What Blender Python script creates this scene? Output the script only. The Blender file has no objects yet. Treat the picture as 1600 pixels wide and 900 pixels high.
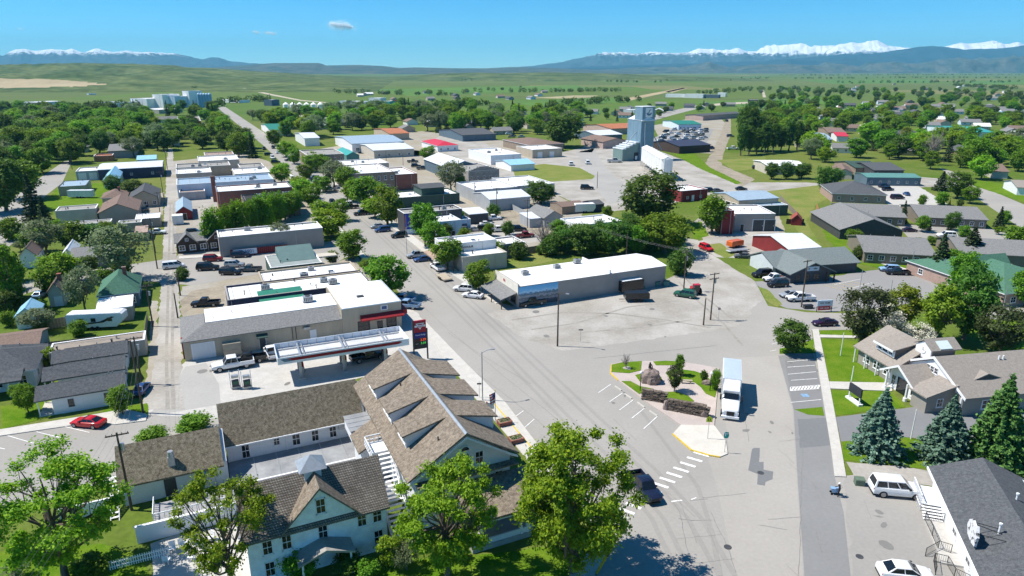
import bpy, math, random
import numpy as np
from mathutils import Vector, Matrix
random.seed(7); rng = np.random.default_rng(7)
SC = bpy.context.scene; COL = SC.collection
R = math.radians

# ------------------------------------------------------------------ camera, sky, sun, exposure
CAM_H, FPX, YH = 45.5, 1067.0, 108.0          # camera height (m), focal length and horizon row of the survey grid (1600 x 900)
PITCH = math.atan((450 - YH) / FPX)
cam = bpy.data.cameras.new('camera'); cam.lens = 36 * FPX / 1600; cam.sensor_width = 36
cam.clip_start = 0.5; cam.clip_end = 90000
camo = bpy.data.objects.new('camera', cam); COL.objects.link(camo)
camo.location = (0, 0, CAM_H); camo.rotation_euler = (math.pi / 2 - PITCH, 0, 0)
SC.camera = camo
SUN_EL, SUN_AZ = R(57), R(276)                 # light comes from the left and a little from beyond; azimuth measured clockwise from +Y
sd = Vector((math.sin(SUN_AZ) * math.cos(SUN_EL), math.cos(SUN_AZ) * math.cos(SUN_EL), math.sin(SUN_EL)))
W = bpy.data.worlds.new('World'); SC.world = W; W.use_nodes = True
wn = W.node_tree.nodes; wl = W.node_tree.links
bg = wn['Background']; bg.inputs[1].default_value = 0.114
sky = wn.new('ShaderNodeTexSky'); sky.sky_type = 'NISHITA'; sky.sun_disc = False
sky.sun_elevation = SUN_EL; sky.sun_rotation = SUN_AZ
sky.altitude = 2500; sky.air_density = 0.9; sky.dust_density = 0.1; sky.ozone_density = 9.0
hs = wn.new('ShaderNodeHueSaturation'); hs.inputs['Saturation'].default_value = 1.2; hs.inputs['Hue'].default_value = 0.492
tint = wn.new('ShaderNodeMix'); tint.data_type = 'RGBA'; tint.blend_type = 'MULTIPLY'; tint.inputs[0].default_value = 1; tint.inputs[7].default_value = (0.78, 1.07, 1.04, 1)
wl.new(sky.outputs[0], hs.inputs['Color']); wl.new(hs.outputs[0], tint.inputs[6]); wl.new(tint.outputs[2], bg.inputs[0])
sun = bpy.data.lights.new('sun', 'SUN'); sun.energy = 5.0; sun.angle = R(0.53); sun.color = (1.0, 0.94, 0.85)
so = bpy.data.objects.new('sun', sun); COL.objects.link(so); so.rotation_euler = (-sd).to_track_quat('-Z', 'Y').to_euler()
vs = SC.view_settings; vs.view_transform = 'Standard'; vs.look = 'None'; vs.exposure = 0.47; vs.gamma = 1.0; vs.use_curve_mapping = False
cy = SC.cycles; cy.use_denoising = True; cy.max_bounces = 6; cy.diffuse_bounces = 3; cy.glossy_bounces = 3; cy.transmission_bounces = 4
cy.transparent_max_bounces = 8; cy.volume_bounces = 0; cy.sample_clamp_indirect = 4
SC.render.engine = 'CYCLES'

# ------------------------------------------------------------------ survey helpers: map a sighted point at a known height to metres
_c, _s = math.cos(PITCH), math.sin(PITCH)
def G(px, py, z=0.0):
    x, y = px - 800, 450 - py
    d = (x, FPX * _c + y * _s, -FPX * _s + y * _c)
    t = (z - CAM_H) / d[2]
    return (d[0] * t, d[1] * t)
def mpp(px, py):                                # metres per pixel at a ground point
    return CAM_H / ((py - YH) * _c)
TA = 25.0                                       # the town grid is turned 25 degrees

# ------------------------------------------------------------------ mesh builder
class MB:
    def __init__(s): s.v = []; s.f = []; s.m = []
    def poly(s, pts, m=0):
        n = len(s.v); s.v += [tuple(p) for p in pts]; s.f.append(tuple(range(n, n + len(pts)))); s.m.append(m); return s
    def box(s, x0, x1, y0, y1, z0, z1, m=0, top=None):
        n = len(s.v)
        s.v += [(x0, y0, z0), (x1, y0, z0), (x1, y1, z0), (x0, y1, z0), (x0, y0, z1), (x1, y0, z1), (x1, y1, z1), (x0, y1, z1)]
        for f in ((0, 3, 2, 1), (0, 1, 5, 4), (1, 2, 6, 5), (2, 3, 7, 6), (3, 0, 4, 7)): s.f.append(tuple(n + i for i in f)); s.m.append(m)
        s.f.append((n + 4, n + 5, n + 6, n + 7)); s.m.append(m if top is None else top); return s
    def prism(s, prof, a, b, axis='x', m=0, cap=None):   # prof: (u,z) polygon, extruded along axis from a to b
        def P(u, z, t): return (t, u, z) if axis == 'x' else (u, t, z)
        k = len(prof); n = len(s.v)
        s.v += [P(u, z, a) for u, z in prof] + [P(u, z, b) for u, z in prof]
        for i in range(k):
            j = (i + 1) % k; s.f.append((n + i, n + j, n + k + j, n + k + i)); s.m.append(m)
        cm = m if cap is None else cap
        s.f.append(tuple(range(n + k - 1, n - 1, -1))); s.m.append(cm)
        s.f.append(tuple(range(n + k, n + 2 * k))); s.m.append(cm); return s
    def vprism(s, pts, z0, z1, m=0, top=None):           # plan polygon, extruded in z
        k = len(pts); n = len(s.v)
        s.v += [(x, y, z0) for x, y in pts] + [(x, y, z1) for x, y in pts]
        for i in range(k):
            j = (i + 1) % k; s.f.append((n + i, n + j, n + k + j, n + k + i)); s.m.append(m)
        s.f.append(tuple(range(n + k - 1, n - 1, -1))); s.m.append(m)
        s.f.append(tuple(range(n + k, n + 2 * k))); s.m.append(m if top is None else top); return s
    def tube(s, path, rad, seg=8, m=0, cap=True):
        n0 = len(s.v); k = len(path)
        rad = rad if hasattr(rad, '__len__') else [rad] * k
        for i, p in enumerate(path):
            p = Vector(p); a = Vector(path[max(i - 1, 0)]); b = Vector(path[min(i + 1, k - 1)])
            d = (b - a).normalized(); h = Vector((0, 0, 1)) if abs(d.z) < 0.9 else Vector((1, 0, 0))
            e1 = d.cross(h).normalized(); e2 = d.cross(e1)
            for j in range(seg):
                t = 2 * math.pi * j / seg; s.v.append(tuple(p + (e1 * math.cos(t) + e2 * math.sin(t)) * rad[i]))
        for i in range(k - 1):
            for j in range(seg):
                a = n0 + i * seg + j; b = n0 + i * seg + (j + 1) % seg
                s.f.append((a, b, b + seg, a + seg)); s.m.append(m)
        if cap:
            s.f.append(tuple(range(n0 + seg - 1, n0 - 1, -1))); s.m.append(m)
            s.f.append(tuple(range(n0 + (k - 1) * seg, n0 + k * seg))); s.m.append(m)
        return s
    def mesh(s, name, mats, smooth=None):
        me = bpy.data.meshes.new(name); me.from_pydata(s.v, [], s.f)
        for mt in (mats if isinstance(mats, (list, tuple)) else [mats]): me.materials.append(mt)
        me.polygons.foreach_set('material_index', s.m)
        if smooth is not None:
            me.polygons.foreach_set('use_smooth', [True] * len(s.f)); me.set_sharp_from_angle(angle=R(smooth))
        import bmesh
        bm = bmesh.new(); bm.from_mesh(me); bmesh.ops.recalc_face_normals(bm, faces=bm.faces); bm.to_mesh(me); bm.free()
        me.update(); return me
    def build(s, name, mats, parent=None, loc=(0, 0, 0), rz=0, smooth=None):
        return link(name, s.mesh(name, mats, smooth), parent, loc, rz)
def link(name, me, parent=None, loc=(0, 0, 0), rz=0):
    o = bpy.data.objects.new(name, me); COL.objects.link(o); o.location = loc; o.rotation_euler = (0, 0, rz)
    if parent: o.parent = parent
    return o
def tag(o, label, cat, group=None, kind=None):
    if label: o['label'] = label
    if cat: o['category'] = cat
    if group: o['group'] = group
    if kind: o['kind'] = kind
    return o
def thing(name, label, cat, loc=(0, 0, 0), rz=0, group=None):
    o = bpy.data.objects.new(name, None); COL.objects.link(o); o.empty_display_size = 0.3
    o.location = loc; o.rotation_euler = (0, 0, rz); return tag(o, label, cat, group)
def struct(o): o['kind'] = 'structure'; return o

# ------------------------------------------------------------------ materials
MATS = {}
def nt(name):
    m = bpy.data.materials.new(name); m.use_nodes = True
    return m, m.node_tree.nodes, m.node_tree.links, m.node_tree.nodes['Principled BSDF']
def mat(name, col, rough=0.8, var=0.12, scale=1.5, bump=0.0, bscale=30, metal=0.0, coord='Object', spec=0.3, fine=0.0, stretch=None, col2=None, lo=.35, hi=.65):
    """mottled surface: two noise octaves vary the colour, optional bump"""
    if name in MATS: return MATS[name]
    m, n, l, b = nt(name); MATS[name] = m
    b.inputs['Roughness'].default_value = rough; b.inputs['Metallic'].default_value = metal
    b.inputs['Specular IOR Level'].default_value = spec
    tc = n.new('ShaderNodeTexCoord'); src = tc.outputs['Object']
    if coord == 'World':
        g = n.new('ShaderNodeNewGeometry'); src = g.outputs['Position']
    if stretch:
        mp = n.new('ShaderNodeMapping'); mp.inputs['Scale'].default_value = stretch; l.new(src, mp.inputs[0]); src = mp.outputs[0]
    no = n.new('ShaderNodeTexNoise'); no.inputs['Scale'].default_value = scale; no.inputs['Detail'].default_value = 8; no.inputs['Roughness'].default_value = 0.65
    l.new(src, no.inputs['Vector'])
    cr = n.new('ShaderNodeValToRGB'); cr.color_ramp.elements[0].position = lo; cr.color_ramp.elements[1].position = hi
    c2 = col2 or tuple(min(1, c * (1 + var)) for c in col); c1 = col if col2 else tuple(c * (1 - var) for c in col)
    cr.color_ramp.elements[0].color = (*c1, 1); cr.color_ramp.elements[1].color = (*c2, 1)
    l.new(no.outputs[0], cr.inputs[0]); out = cr.outputs[0]
    if fine:
        n2 = n.new('ShaderNodeTexNoise'); n2.inputs['Scale'].default_value = bscale; n2.inputs['Detail'].default_value = 4; l.new(src, n2.inputs['Vector'])
        mr = n.new('ShaderNodeMapRange'); mr.inputs[1].default_value = .3; mr.inputs[2].default_value = .7; mr.inputs[3].default_value = 1 - fine; mr.inputs[4].default_value = 1 + fine
        l.new(n2.outputs[0], mr.inputs[0])
        mx = n.new('ShaderNodeMix'); mx.data_type = 'RGBA'; mx.blend_type = 'MULTIPLY'; mx.inputs[0].default_value = 1
        l.new(out, mx.inputs[6]); l.new(mr.outputs[0], mx.inputs[7]); out = mx.outputs[2]
    l.new(out, b.inputs['Base Color'])
    if bump:
        n3 = n.new('ShaderNodeTexNoise'); n3.inputs['Scale'].default_value = bscale; n3.inputs['Detail'].default_value = 3; l.new(src, n3.inputs['Vector'])
        bp = n.new('ShaderNodeBump'); bp.inputs['Strength'].default_value = bump; bp.inputs['Distance'].default_value = 0.05
        l.new(n3.outputs[0], bp.inputs['Height']); l.new(bp.outputs[0], b.inputs['Normal'])
    return m
def brickmat(name, c1, c2, mortar, sx=1.0, rowh=0.2, bw=0.4, msize=0.02, var=0.5, rough=0.85, bump=0.3, axes='xz'):
    """courses of shingle, brick or siding; axes says which object axes run along and up the courses"""
    if name in MATS: return MATS[name]
    m, n, l, b = nt(name); MATS[name] = m; b.inputs['Roughness'].default_value = rough; b.inputs['Specular IOR Level'].default_value = 0.2
    tc = n.new('ShaderNodeTexCoord'); sp = n.new('ShaderNodeSeparateXYZ'); l.new(tc.outputs['Object'], sp.inputs[0])
    ad = n.new('ShaderNodeMath'); ad.operation = 'ADD'; l.new(sp.outputs[0], ad.inputs[0]); l.new(sp.outputs[1], ad.inputs[1])
    cb = n.new('ShaderNodeCombineXYZ'); l.new(ad.outputs[0], cb.inputs[0]); l.new(sp.outputs[2], cb.inputs[1])
    br = n.new('ShaderNodeTexBrick'); br.inputs['Scale'].default_value = 1; br.inputs['Brick Width'].default_value = bw; br.inputs['Row Height'].default_value = rowh
    br.inputs['Mortar Size'].default_value = msize; br.inputs['Color1'].default_value = (*c1, 1); br.inputs['Color2'].default_value = (*c2, 1); br.inputs['Mortar'].default_value = (*mortar, 1)
    br.inputs['Bias'].default_value = 0.0
    l.new(cb.outputs[0], br.inputs['Vector'])
    no = n.new('ShaderNodeTexNoise'); no.inputs['Scale'].default_value = 0.6; no.inputs['Detail'].default_value = 9; no.inputs['Roughness'].default_value = .75; l.new(tc.outputs['Object'], no.inputs['Vector'])
    mr = n.new('ShaderNodeMapRange'); mr.inputs[1].default_value = .3; mr.inputs[2].default_value = .7; mr.inputs[3].default_value = 1 - var * .5; mr.inputs[4].default_value = 1 + var * .5
    l.new(no.outputs[0], mr.inputs[0])
    mx = n.new('ShaderNodeMix'); mx.data_type = 'RGBA'; mx.blend_type = 'MULTIPLY'; mx.inputs[0].default_value = 1
    l.new(br.outputs[0], mx.inputs[6]); l.new(mr.outputs[0], mx.inputs[7]); l.new(mx.outputs[2], b.inputs['Base Color'])
    bp = n.new('ShaderNodeBump'); bp.inputs['Strength'].default_value = bump; bp.inputs['Distance'].default_value = 0.03; bp.invert = True
    l.new(br.outputs['Fac'], bp.inputs['Height']); l.new(bp.outputs[0], b.inputs['Normal'])
    return m
def ribmat(name, col, period=0.3, rough=0.45, metal=0.0, var=0.1, dirx=(1, 1, 0)):
    """standing-seam or corrugated sheet"""
    if name in MATS: return MATS[name]
    m = mat(name, col, rough, var, 0.8, metal=metal, spec=0.4, stretch=(1, 1, .25)); n, l = m.node_tree.nodes, m.node_tree.links; b = n['Principled BSDF']
    tc = n.new('ShaderNodeTexCoord'); dp = n.new('ShaderNodeVectorMath'); dp.operation = 'DOT_PRODUCT'; dp.inputs[1].default_value = tuple(v / period for v in dirx); l.new(tc.outputs['Object'], dp.inputs[0])
    fr = n.new('ShaderNodeMath'); fr.operation = 'PINGPONG'; fr.inputs[1].default_value = 0.5; l.new(dp.outputs['Value'], fr.inputs[0])
    bp = n.new('ShaderNodeBump'); bp.inputs['Strength'].default_value = 0.5; bp.inputs['Distance'].default_value = 0.04
    l.new(fr.outputs[0], bp.inputs['Height']); l.new(bp.outputs[0], b.inputs['Normal']); return m

GLASS = mat('window_glass', (0.012, 0.016, 0.02), 0.08, 0.3, 2, spec=0.6)
WHITE = mat('white_paint', (0.76, 0.77, 0.78), 0.6, 0.05, 1.2)
BLACK = mat('black_metal', (0.02, 0.02, 0.022), 0.5, 0.2, 3)
DARK = mat('dark_grey', (0.06, 0.062, 0.066), 0.6, 0.2, 2)
STEEL = mat('galvanised_steel', (0.42, 0.44, 0.46), 0.4, 0.12, 2, metal=0.5)
WOODP = mat('weathered_pole_wood', (0.10, 0.075, 0.055), 0.9, 0.25, 3, stretch=(4, 4, .4))
WROOF = mat('white_membrane_roof', (0.76, 0.77, 0.77), 0.7, 0.09, 0.35, fine=.05, bscale=3)
CONC = mat('pale_concrete', (0.46, 0.445, 0.415), 0.9, 0.08, 0.6, coord='World', fine=.07, bscale=3)
WALK = mat('sidewalk_concrete', (0.50, 0.48, 0.44), 0.9, 0.07, 0.8, coord='World', fine=.06, bscale=5)
PAINT = mat('road_paint', (0.74, 0.74, 0.72), 0.7, 0.2, 3, coord='World')
YPAINT = mat('yellow_paint', (0.62, 0.44, 0.06), 0.7, 0.2, 3, coord='World')
def asphalt(name, col, streak=0.12):
    m = mat(name, col, 0.9, 0.09, 0.035, coord='World', fine=.045, bscale=2.6, spec=.12)
    return m
ASPH = asphalt('worn_asphalt', (0.325, 0.31, 0.285))
ASPHD = asphalt('dark_asphalt', (0.175, 0.18, 0.185))
ASPHB = asphalt('beige_chipseal', (0.35, 0.33, 0.30))
GRAVEL = mat('pale_gravel', (0.29, 0.27, 0.235), 0.95, 0.2, 0.11, col2=(0.42, 0.40, 0.37), coord='World', fine=.09, bscale=2.2, bump=.2, spec=.1)
DIRT = mat('dirt', (0.29, 0.25, 0.19), 0.95, 0.2, 0.2, coord='World', fine=.15, bscale=1.5)
LAWN = mat('mown_lawn', (0.07, 0.16, 0.006), 0.9, 0.25, 0.35, col2=(0.14, 0.205, 0.02),  coord='World', fine=.22, bscale=6, bump=.4, spec=.03)
ROUGHG = mat('rough_grass', (0.13, 0.19, 0.035), 0.95, 0.3, 0.12, coord='World', fine=.25, bscale=2.5, bump=.4, col2=(0.22, 0.22, 0.07), spec=.03)
# ------------------------------------------------------------------ ground sheet, far fields
def ground_material():
    m, n, l, b = nt('prairie_ground'); b.inputs['Roughness'].default_value = 0.95; b.inputs['Specular IOR Level'].default_value = 0.1
    g = n.new('ShaderNodeNewGeometry')
    def noise(scale, det=6, r=.6):
        t = n.new('ShaderNodeTexNoise'); t.inputs['Scale'].default_value = scale; t.inputs['Detail'].default_value = det; t.inputs['Roughness'].default_value = r
        l.new(g.outputs['Position'], t.inputs['Vector']); return t.outputs[0]
    def ramp(src, a, b_, c1, c2):
        r = n.new('ShaderNodeValToRGB'); r.color_ramp.elements[0].position = a; r.color_ramp.elements[1].position = b_
        r.color_ramp.elements[0].color = (*c1, 1); r.color_ramp.elements[1].color = (*c2, 1); l.new(src, r.inputs[0]); return r.outputs[0]
    def mix(fac, a, c, mode='MIX'):
        x = n.new('ShaderNodeMix'); x.data_type = 'RGBA'; x.blend_type = mode
        if isinstance(fac, float): x.inputs[0].default_value = fac
        else: l.new(fac, x.inputs[0])
        l.new(a, x.inputs[6]); l.new(c, x.inputs[7]); return x.outputs[2]
    base = ramp(noise(.012), .38, .62, (0.085, 0.145, 0.015), (0.15, 0.175, 0.04))
    base = mix(ramp(noise(.06), .45, .7, (0, 0, 0), (.6, .6, .6)), base, ramp(noise(.2), .3, .7, (0.08, 0.15, 0.012), (0.27, 0.235, 0.1)))
    # hay, pasture and fallow plots, each with its own tint
    vo = n.new('ShaderNodeTexVoronoi'); vo.inputs['Scale'].default_value = 1 / 420; vo.distance = 'CHEBYCHEV'; vo.inputs['Randomness'].default_value = .75
    l.new(g.outputs['Position'], vo.inputs['Vector'])
    se = n.new('ShaderNodeSeparateColor'); l.new(vo.outputs['Color'], se.inputs[0])
    cr = n.new('ShaderNodeValToRGB'); cr.color_ramp.interpolation = 'CONSTANT'
    e = cr.color_ramp.elements
    e[0].position = 0; e[0].color = (0.1, 0.155, 0.04, 1); e[1].position = .3; e[1].color = (0.085, 0.165, 0.03, 1)
    for p, c in ((.5, (0.125, 0.16, 0.055, 1)), (.68, (0.1, 0.135, 0.05, 1)), (.84, (0.075, 0.15, 0.03, 1)), (.95, (0.22, 0.2, 0.1, 1))): q = e.new(p); q.color = c
    l.new(se.outputs[0], cr.inputs[0])
    sp = n.new('ShaderNodeSeparateXYZ'); l.new(g.outputs['Position'], sp.inputs[0])
    mr = n.new('ShaderNodeMapRange'); mr.inputs[1].default_value = 520; mr.inputs[2].default_value = 760; l.new(sp.outputs[1], mr.inputs[0])
    far = mix(.4, cr.outputs[0], base)
    col = mix(mr.outputs[0], base, far)
    fine = ramp(noise(1.1, 5, .7), .3, .7, (.74, .74, .74), (1.18, 1.18, 1.18))
    l.new(mix(1.0, col, fine, 'MULTIPLY'), b.inputs['Base Color']); return m
GROUND = ground_material()
gb = MB(); gb.poly([(-40000, -3000, 0), (40000, -3000, 0), (40000, 40000, 0), (-40000, 40000, 0)])
struct(gb.build('ground', GROUND))

LV = 0.006
def sheet(name, pts, m, lev=1, label=None, kind='structure'):
    """a flat surface laid on the ground at its own thin level"""
    W_ = [G(x, y) for x, y in pts]
    if any(k in name for k in ('lawn', 'grass', 'lot', 'gravel', 'verge', 'dirt', 'yard', 'alley', 'patch', 'weedy')):   # ragged, worn edges
        r = random.Random(name + str(pts[0])); Q = []
        for A, C in zip(W_, W_[1:] + W_[:1]):
            L_ = math.dist(A, C); n = max(1, min(40, int(L_ / 1.3))); j = min(.28, L_ * .03) * (.5 if 'patch' in name else 1)
            for i in range(n): u = i / n; Q.append((A[0] + (C[0] - A[0]) * u + (r.uniform(-j, j) if i else 0), A[1] + (C[1] - A[1]) * u + (r.uniform(-j, j) if i else 0)))
        W_ = Q
    b = MB(); b.poly([(x, y, LV * lev) for x, y in W_]); o = b.build(name, m); o['kind'] = kind; return o
def slab(name, pts, m, h=0.13, lev=0, edge=None):
    b = MB(); w = [G(x, y) for x, y in pts]; b.vprism(w, 0, h + LV * lev); o = b.build(name, m); o['kind'] = 'structure'; return o
# asphalt: main street with the junction and the street beside the visitor building
sheet('street', [(900, 900), (945, 850), (880, 765), (830, 700), (770, 632), (700, 560), (650, 490), (610, 440), (545, 368), (490, 305), (455, 270), (415, 230), (338, 167),
                 (352, 167), (440, 225), (520, 285), (600, 345), (660, 390), (705, 425), (775, 472), (800, 478), (1020, 446), (1066, 425), (1062, 395), (1072, 372), (1088, 375), (1110, 398), (1180, 440),
                 (1200, 478), (1260, 488), (1345, 490), (1420, 480), (1430, 492), (1340, 515), (1268, 516), (1282, 600), (1299, 705), (1304, 745), (1335, 742), (1460, 762), (1600, 900), (1640, 1010), (860, 1010)], ASPH, 1)
sheet('gravel_lot', [(760, 490), (800, 478), (1020, 446), (1066, 428), (1075, 440), (1150, 452), (1175, 490), (1150, 512), (1040, 527), (930, 542), (880, 548), (820, 530)], GRAVEL, 2)
sheet('road_to_yard', [(1062, 395), (1072, 372), (1090, 375), (1112, 398), (1180, 440), (1192, 470), (1150, 500), (1120, 470), (1078, 425)], GRAVEL, 3)
sheet('chipseal_strip', [(1128, 560), (1216, 556), (1238, 640), (1246, 760), (1262, 1000), (1160, 1000), (1150, 900), (1120, 760), (1106, 715), (1140, 708), (1135, 670)], ASPHB, 2)
sheet('asphalt_strip', [(1216, 556), (1270, 550), (1282, 600), (1299, 705), (1304, 745), (1318, 800), (1340, 1000), (1264, 1000), (1247, 760), (1240, 640)], ASPHD if False else asphalt('grey_asphalt', (0.225, 0.225, 0.222)), 3)
sheet('parking_patch', [(1246, 655), (1292, 653), (1302, 695), (1250, 700)], ASPHD, 4)
sheet('parking_bays', [(1226, 562), (1271, 556), (1281, 600), (1286, 636), (1240, 640), (1234, 610)], asphalt('bay_asphalt', (0.2, 0.2, 0.2)), 4)
sheet('asphalt_patch', [(1178, 700), (1187, 700), (1186, 722), (1193, 722), (1193, 734), (1208, 737), (1207, 749), (1196, 753), (1195, 759), (1183, 757), (1184, 741), (1169, 735), (1172, 720), (1175, 702)], ASPHD, 4)
LOTB = asphalt('lot_asphalt', (0.3, 0.288, 0.268))
sheet('parking_lot', [(1320, 748), (1340, 742), (1460, 762), (1600, 900), (1650, 1000), (1345, 1000), (1322, 800)], LOTB, 4)
# side streets, alleys, lots
DUST = mat('dusty_town_ground', (0.31, 0.27, 0.2), .95, .2, .06, coord='World', fine=.1, bscale=1.2, spec=.05, col2=(0.36, 0.34, 0.3))
for p in ([(268, 252), (380, 240), (420, 252), (505, 330), (500, 372), (440, 392), (278, 402)], [(500, 290), (478, 262), (470, 238), (545, 225), (660, 236), (745, 262), (860, 300), (910, 325), (905, 372), (730, 415), (640, 372)], [(560, 212), (660, 205), (830, 225), (880, 238), (700, 245), (560, 240)], [(222, 648), (232, 560), (236, 470), (246, 470), (250, 640)], [(280, 470), (284, 448), (420, 426), (560, 402), (625, 470), (300, 548)], [(1085, 345), (1130, 318), (1215, 330), (1240, 395), (1110, 402)], [(1020, 196), (1120, 178), (1140, 200), (1110, 240), (1040, 236)], [(175, 350), (255, 335), (256, 300), (200, 322)], [(1130, 294), (1215, 296), (1230, 330), (1140, 330)]): sheet('town_lot', p, DUST, .5)
sheet('side_street', [(-140, 720), (0, 681), (150, 655), (240, 640), (345, 622), (350, 700), (180, 750), (0, 805), (-140, 850)], ASPH, 1)
sheet('station_lot', [(225, 648), (290, 565), (300, 545), (630, 470), (655, 492), (712, 572), (690, 605), (600, 580), (340, 655)], CONC, 2)
sheet('station_asphalt', [(290, 573), (322, 567), (342, 600), (345, 632), (232, 650), (272, 600)], asphalt('pale_asphalt', (0.36, 0.35, 0.33)), 3)
sheet('alley', [(222, 640), (243, 560), (248, 500), (252, 430), (257, 330), (261, 250), (263, 232), (270, 232), (272, 270), (274, 330), (276, 400), (280, 470), (286, 555), (282, 600), (290, 640)], GRAVEL, 4)
sheet('cross_street', [(-60, 470), (40, 440), (155, 420), (240, 408), (276, 402), (420, 394), (520, 376), (545, 372), (556, 396), (520, 412), (420, 426), (300, 446), (240, 440), (160, 436), (50, 456), (-60, 492)], ASPH, 3)
sheet('residential_street', [(-160, 440), (0, 325), (55, 283), (100, 252), (113, 251), (97, 286), (76, 302), (44, 330), (40, 365), (0, 396), (-90, 450)], ASPH, 1)
sheet('dirt_lot', [(275, 400), (410, 378), (415, 398), (300, 420)], ASPH, 2)
sheet('dirt_yard', [(282, 470), (300, 455), (350, 445), (352, 470), (300, 482), (284, 492)], DIRT, 2)
sheet('back_lot', [(268, 260), (275, 345), (320, 340), (340, 320), (340, 262)], GRAVEL, 1)
sheet('side_lot', [(690, 385), (660, 345), (720, 335), (800, 330), (880, 350), (905, 372), (820, 380), (770, 372)], GRAVEL, 2)
sheet('back_alley', [(740, 312), (765, 312), (850, 350), (900, 372), (860, 375), (800, 352)], DIRT, 3)
sheet('elevator_yard', [(840, 246), (905, 232), (945, 222), (1030, 236), (1100, 262), (1150, 285), (1260, 285), (1340, 290), (1340, 272), (1420, 275), (1600, 290), (1600, 296), (1450, 292), (1330, 300), (1200, 303), (1100, 305), (1050, 318), (960, 330), (905, 320), (860, 300), (745, 262), (700, 240), (660, 222), (690, 212), (760, 225)], GRAVEL, 1)
sheet('yard_road', [(900, 238), (928, 232), (946, 262), (985, 296), (1000, 312), (950, 318), (925, 285)], asphalt('yard_asphalt', (0.34, 0.33, 0.31)), 2)
sheet('town_street', [(905, 238), (925, 212), (985, 190), (1040, 175), (1120, 158), (1125, 161), (1050, 180), (990, 198), (940, 216), (925, 238)], ASPH, 2)
sheet('dirt_road', [(1098, 262), (1112, 238), (1128, 205), (1136, 180), (1142, 180), (1142, 210), (1130, 240), (1128, 258), (1180, 280), (1160, 292)], DIRT, 2)
sheet('vehicle_yard', [(1010, 222), (1060, 196), (1115, 202), (1105, 222), (1070, 226)], asphalt('yard_grey', (0.26, 0.26, 0.25)), 3)
sheet('weedy_block', [(800, 262), (850, 256), (905, 262), (930, 275), (925, 280), (860, 284), (805, 276)], ROUGHG, 3)
sheet('weedy_lot', [(730, 415), (800, 398), (880, 385), (920, 395), (790, 424), (760, 424)], ROUGHG, 3)
sheet('grass_verge', [(1050, 240), (1085, 240), (1110, 262), (1160, 286), (1150, 288), (1090, 262)], LAWN, 3)
sheet('vacant_grass', [(1120, 250), (1195, 245), (1200, 260), (1150, 268)], ROUGHG, 3)
sheet('ditch_grass', [(1190, 300), (1290, 288), (1310, 300), (1275, 320), (1260, 345), (1285, 390), (1270, 400), (1240, 350), (1215, 320)], ROUGHG, 3)
sheet('housing_lawn', [(1282, 345), (1310, 340), (1345, 375), (1350, 405), (1440, 420), (1470, 440), (1400, 425), (1330, 410), (1290, 372)], LAWN, 4)
sheet('clinic_lot', [(1370, 285), (1430, 288), (1480, 318), (1440, 330), (1410, 330), (1380, 315)], CONC, 3)
sheet('east_street', [(1468, 262), (1488, 268), (1530, 290), (1660, 345), (1660, 400), (1600, 360), (1520, 305)], ASPH, 3)
sheet('housing_drive', [(1400, 350), (1560, 358), (1660, 375), (1660, 395), (1420, 372)], ASPH, 2)
sheet('brewery_lot', [(1180, 440), (1250, 440), (1345, 425), (1380, 420), (1432, 430), (1480, 452), (1440, 470), (1380, 482), (1300, 488), (1230, 482), (1200, 470)], asphalt('brewery_asphalt', (0.27, 0.265, 0.26)), 4)
sheet('brewery_verge', [(1185, 448), (1198, 452), (1222, 476), (1214, 480), (1195, 468)], ROUGHG, 5)
sheet('front_lawn', [(1075, 350), (1095, 346), (1108, 368), (1086, 374)], LAWN, 3)
sheet('shop_yard', [(1085, 378), (1150, 362), (1215, 360), (1240, 395), (1180, 405), (1120, 402)], GRAVEL, 4)
sheet('shop_verge', [(1108, 382), (1125, 380), (1150, 398), (1135, 404), (1116, 395)], ROUGHG, 5)
sheet('drive', [(1306, 652), (1415, 638), (1452, 632), (1660, 650), (1660, 705), (1412, 683), (1314, 690)], asphalt('drive_asphalt', (0.2, 0.205, 0.21)), 4)
sheet('gravel_drive', [(1322, 722), (1400, 728), (1470, 738), (1470, 762), (1335, 745)], GRAVEL, 5)
sheet('green_roof_drive', [(1530, 480), (1660, 470), (1660, 505), (1540, 498)], ASPH, 3)
# lawns
for nm, p in (('library_lawn', [(1283, 529), (1350, 533), (1385, 555), (1392, 598), (1296, 596)]), ('library_lawn', [(1298, 609), (1392, 612), (1415, 636), (1385, 641), (1305, 649)]),
              ('verge_lawn', [(1279, 516), (1345, 518), (1345, 525), (1281, 523)]), ('spruce_lawn', [(1315, 690), (1410, 683), (1660, 706), (1660, 760), (1460, 735), (1330, 720), (1318, 720)]),
              ('planting_island', [(1241, 640), (1285, 636), (1288, 650), (1262, 648)]), ('tree_lawn', [(1218, 545), (1271, 530), (1274, 552), (1218, 553)]),
              ('far_lawn', [(1490, 505), (1660, 490), (1660, 560), (1560, 550)]), ('cabin_lawn', [(0, 635), (75, 625), (105, 645), (0, 672)]), ('cabin_lawn', [(160, 640), (230, 630), (232, 648), (165, 652)]),
              ('hotel_lawn', [(-120, 870), (40, 860), (160, 850), (225, 870), (235, 900), (200, 980), (-150, 980)]), ('hotel_lawn', [(600, 880), (700, 870), (860, 855), (930, 868), (890, 960), (560, 960)]),
              ('house_lawn', [(55, 330), (95, 290), (165, 285), (180, 310), (150, 325)]), ('east_lawn', [(1500, 278), (1660, 300), (1660, 335), (1520, 290)]),
              ('brewery_lawn', [(1345, 412), (1440, 408), (1475, 445), (1430, 428), (1380, 418)])):
    sheet(nm, p, LAWN, 5)
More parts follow.
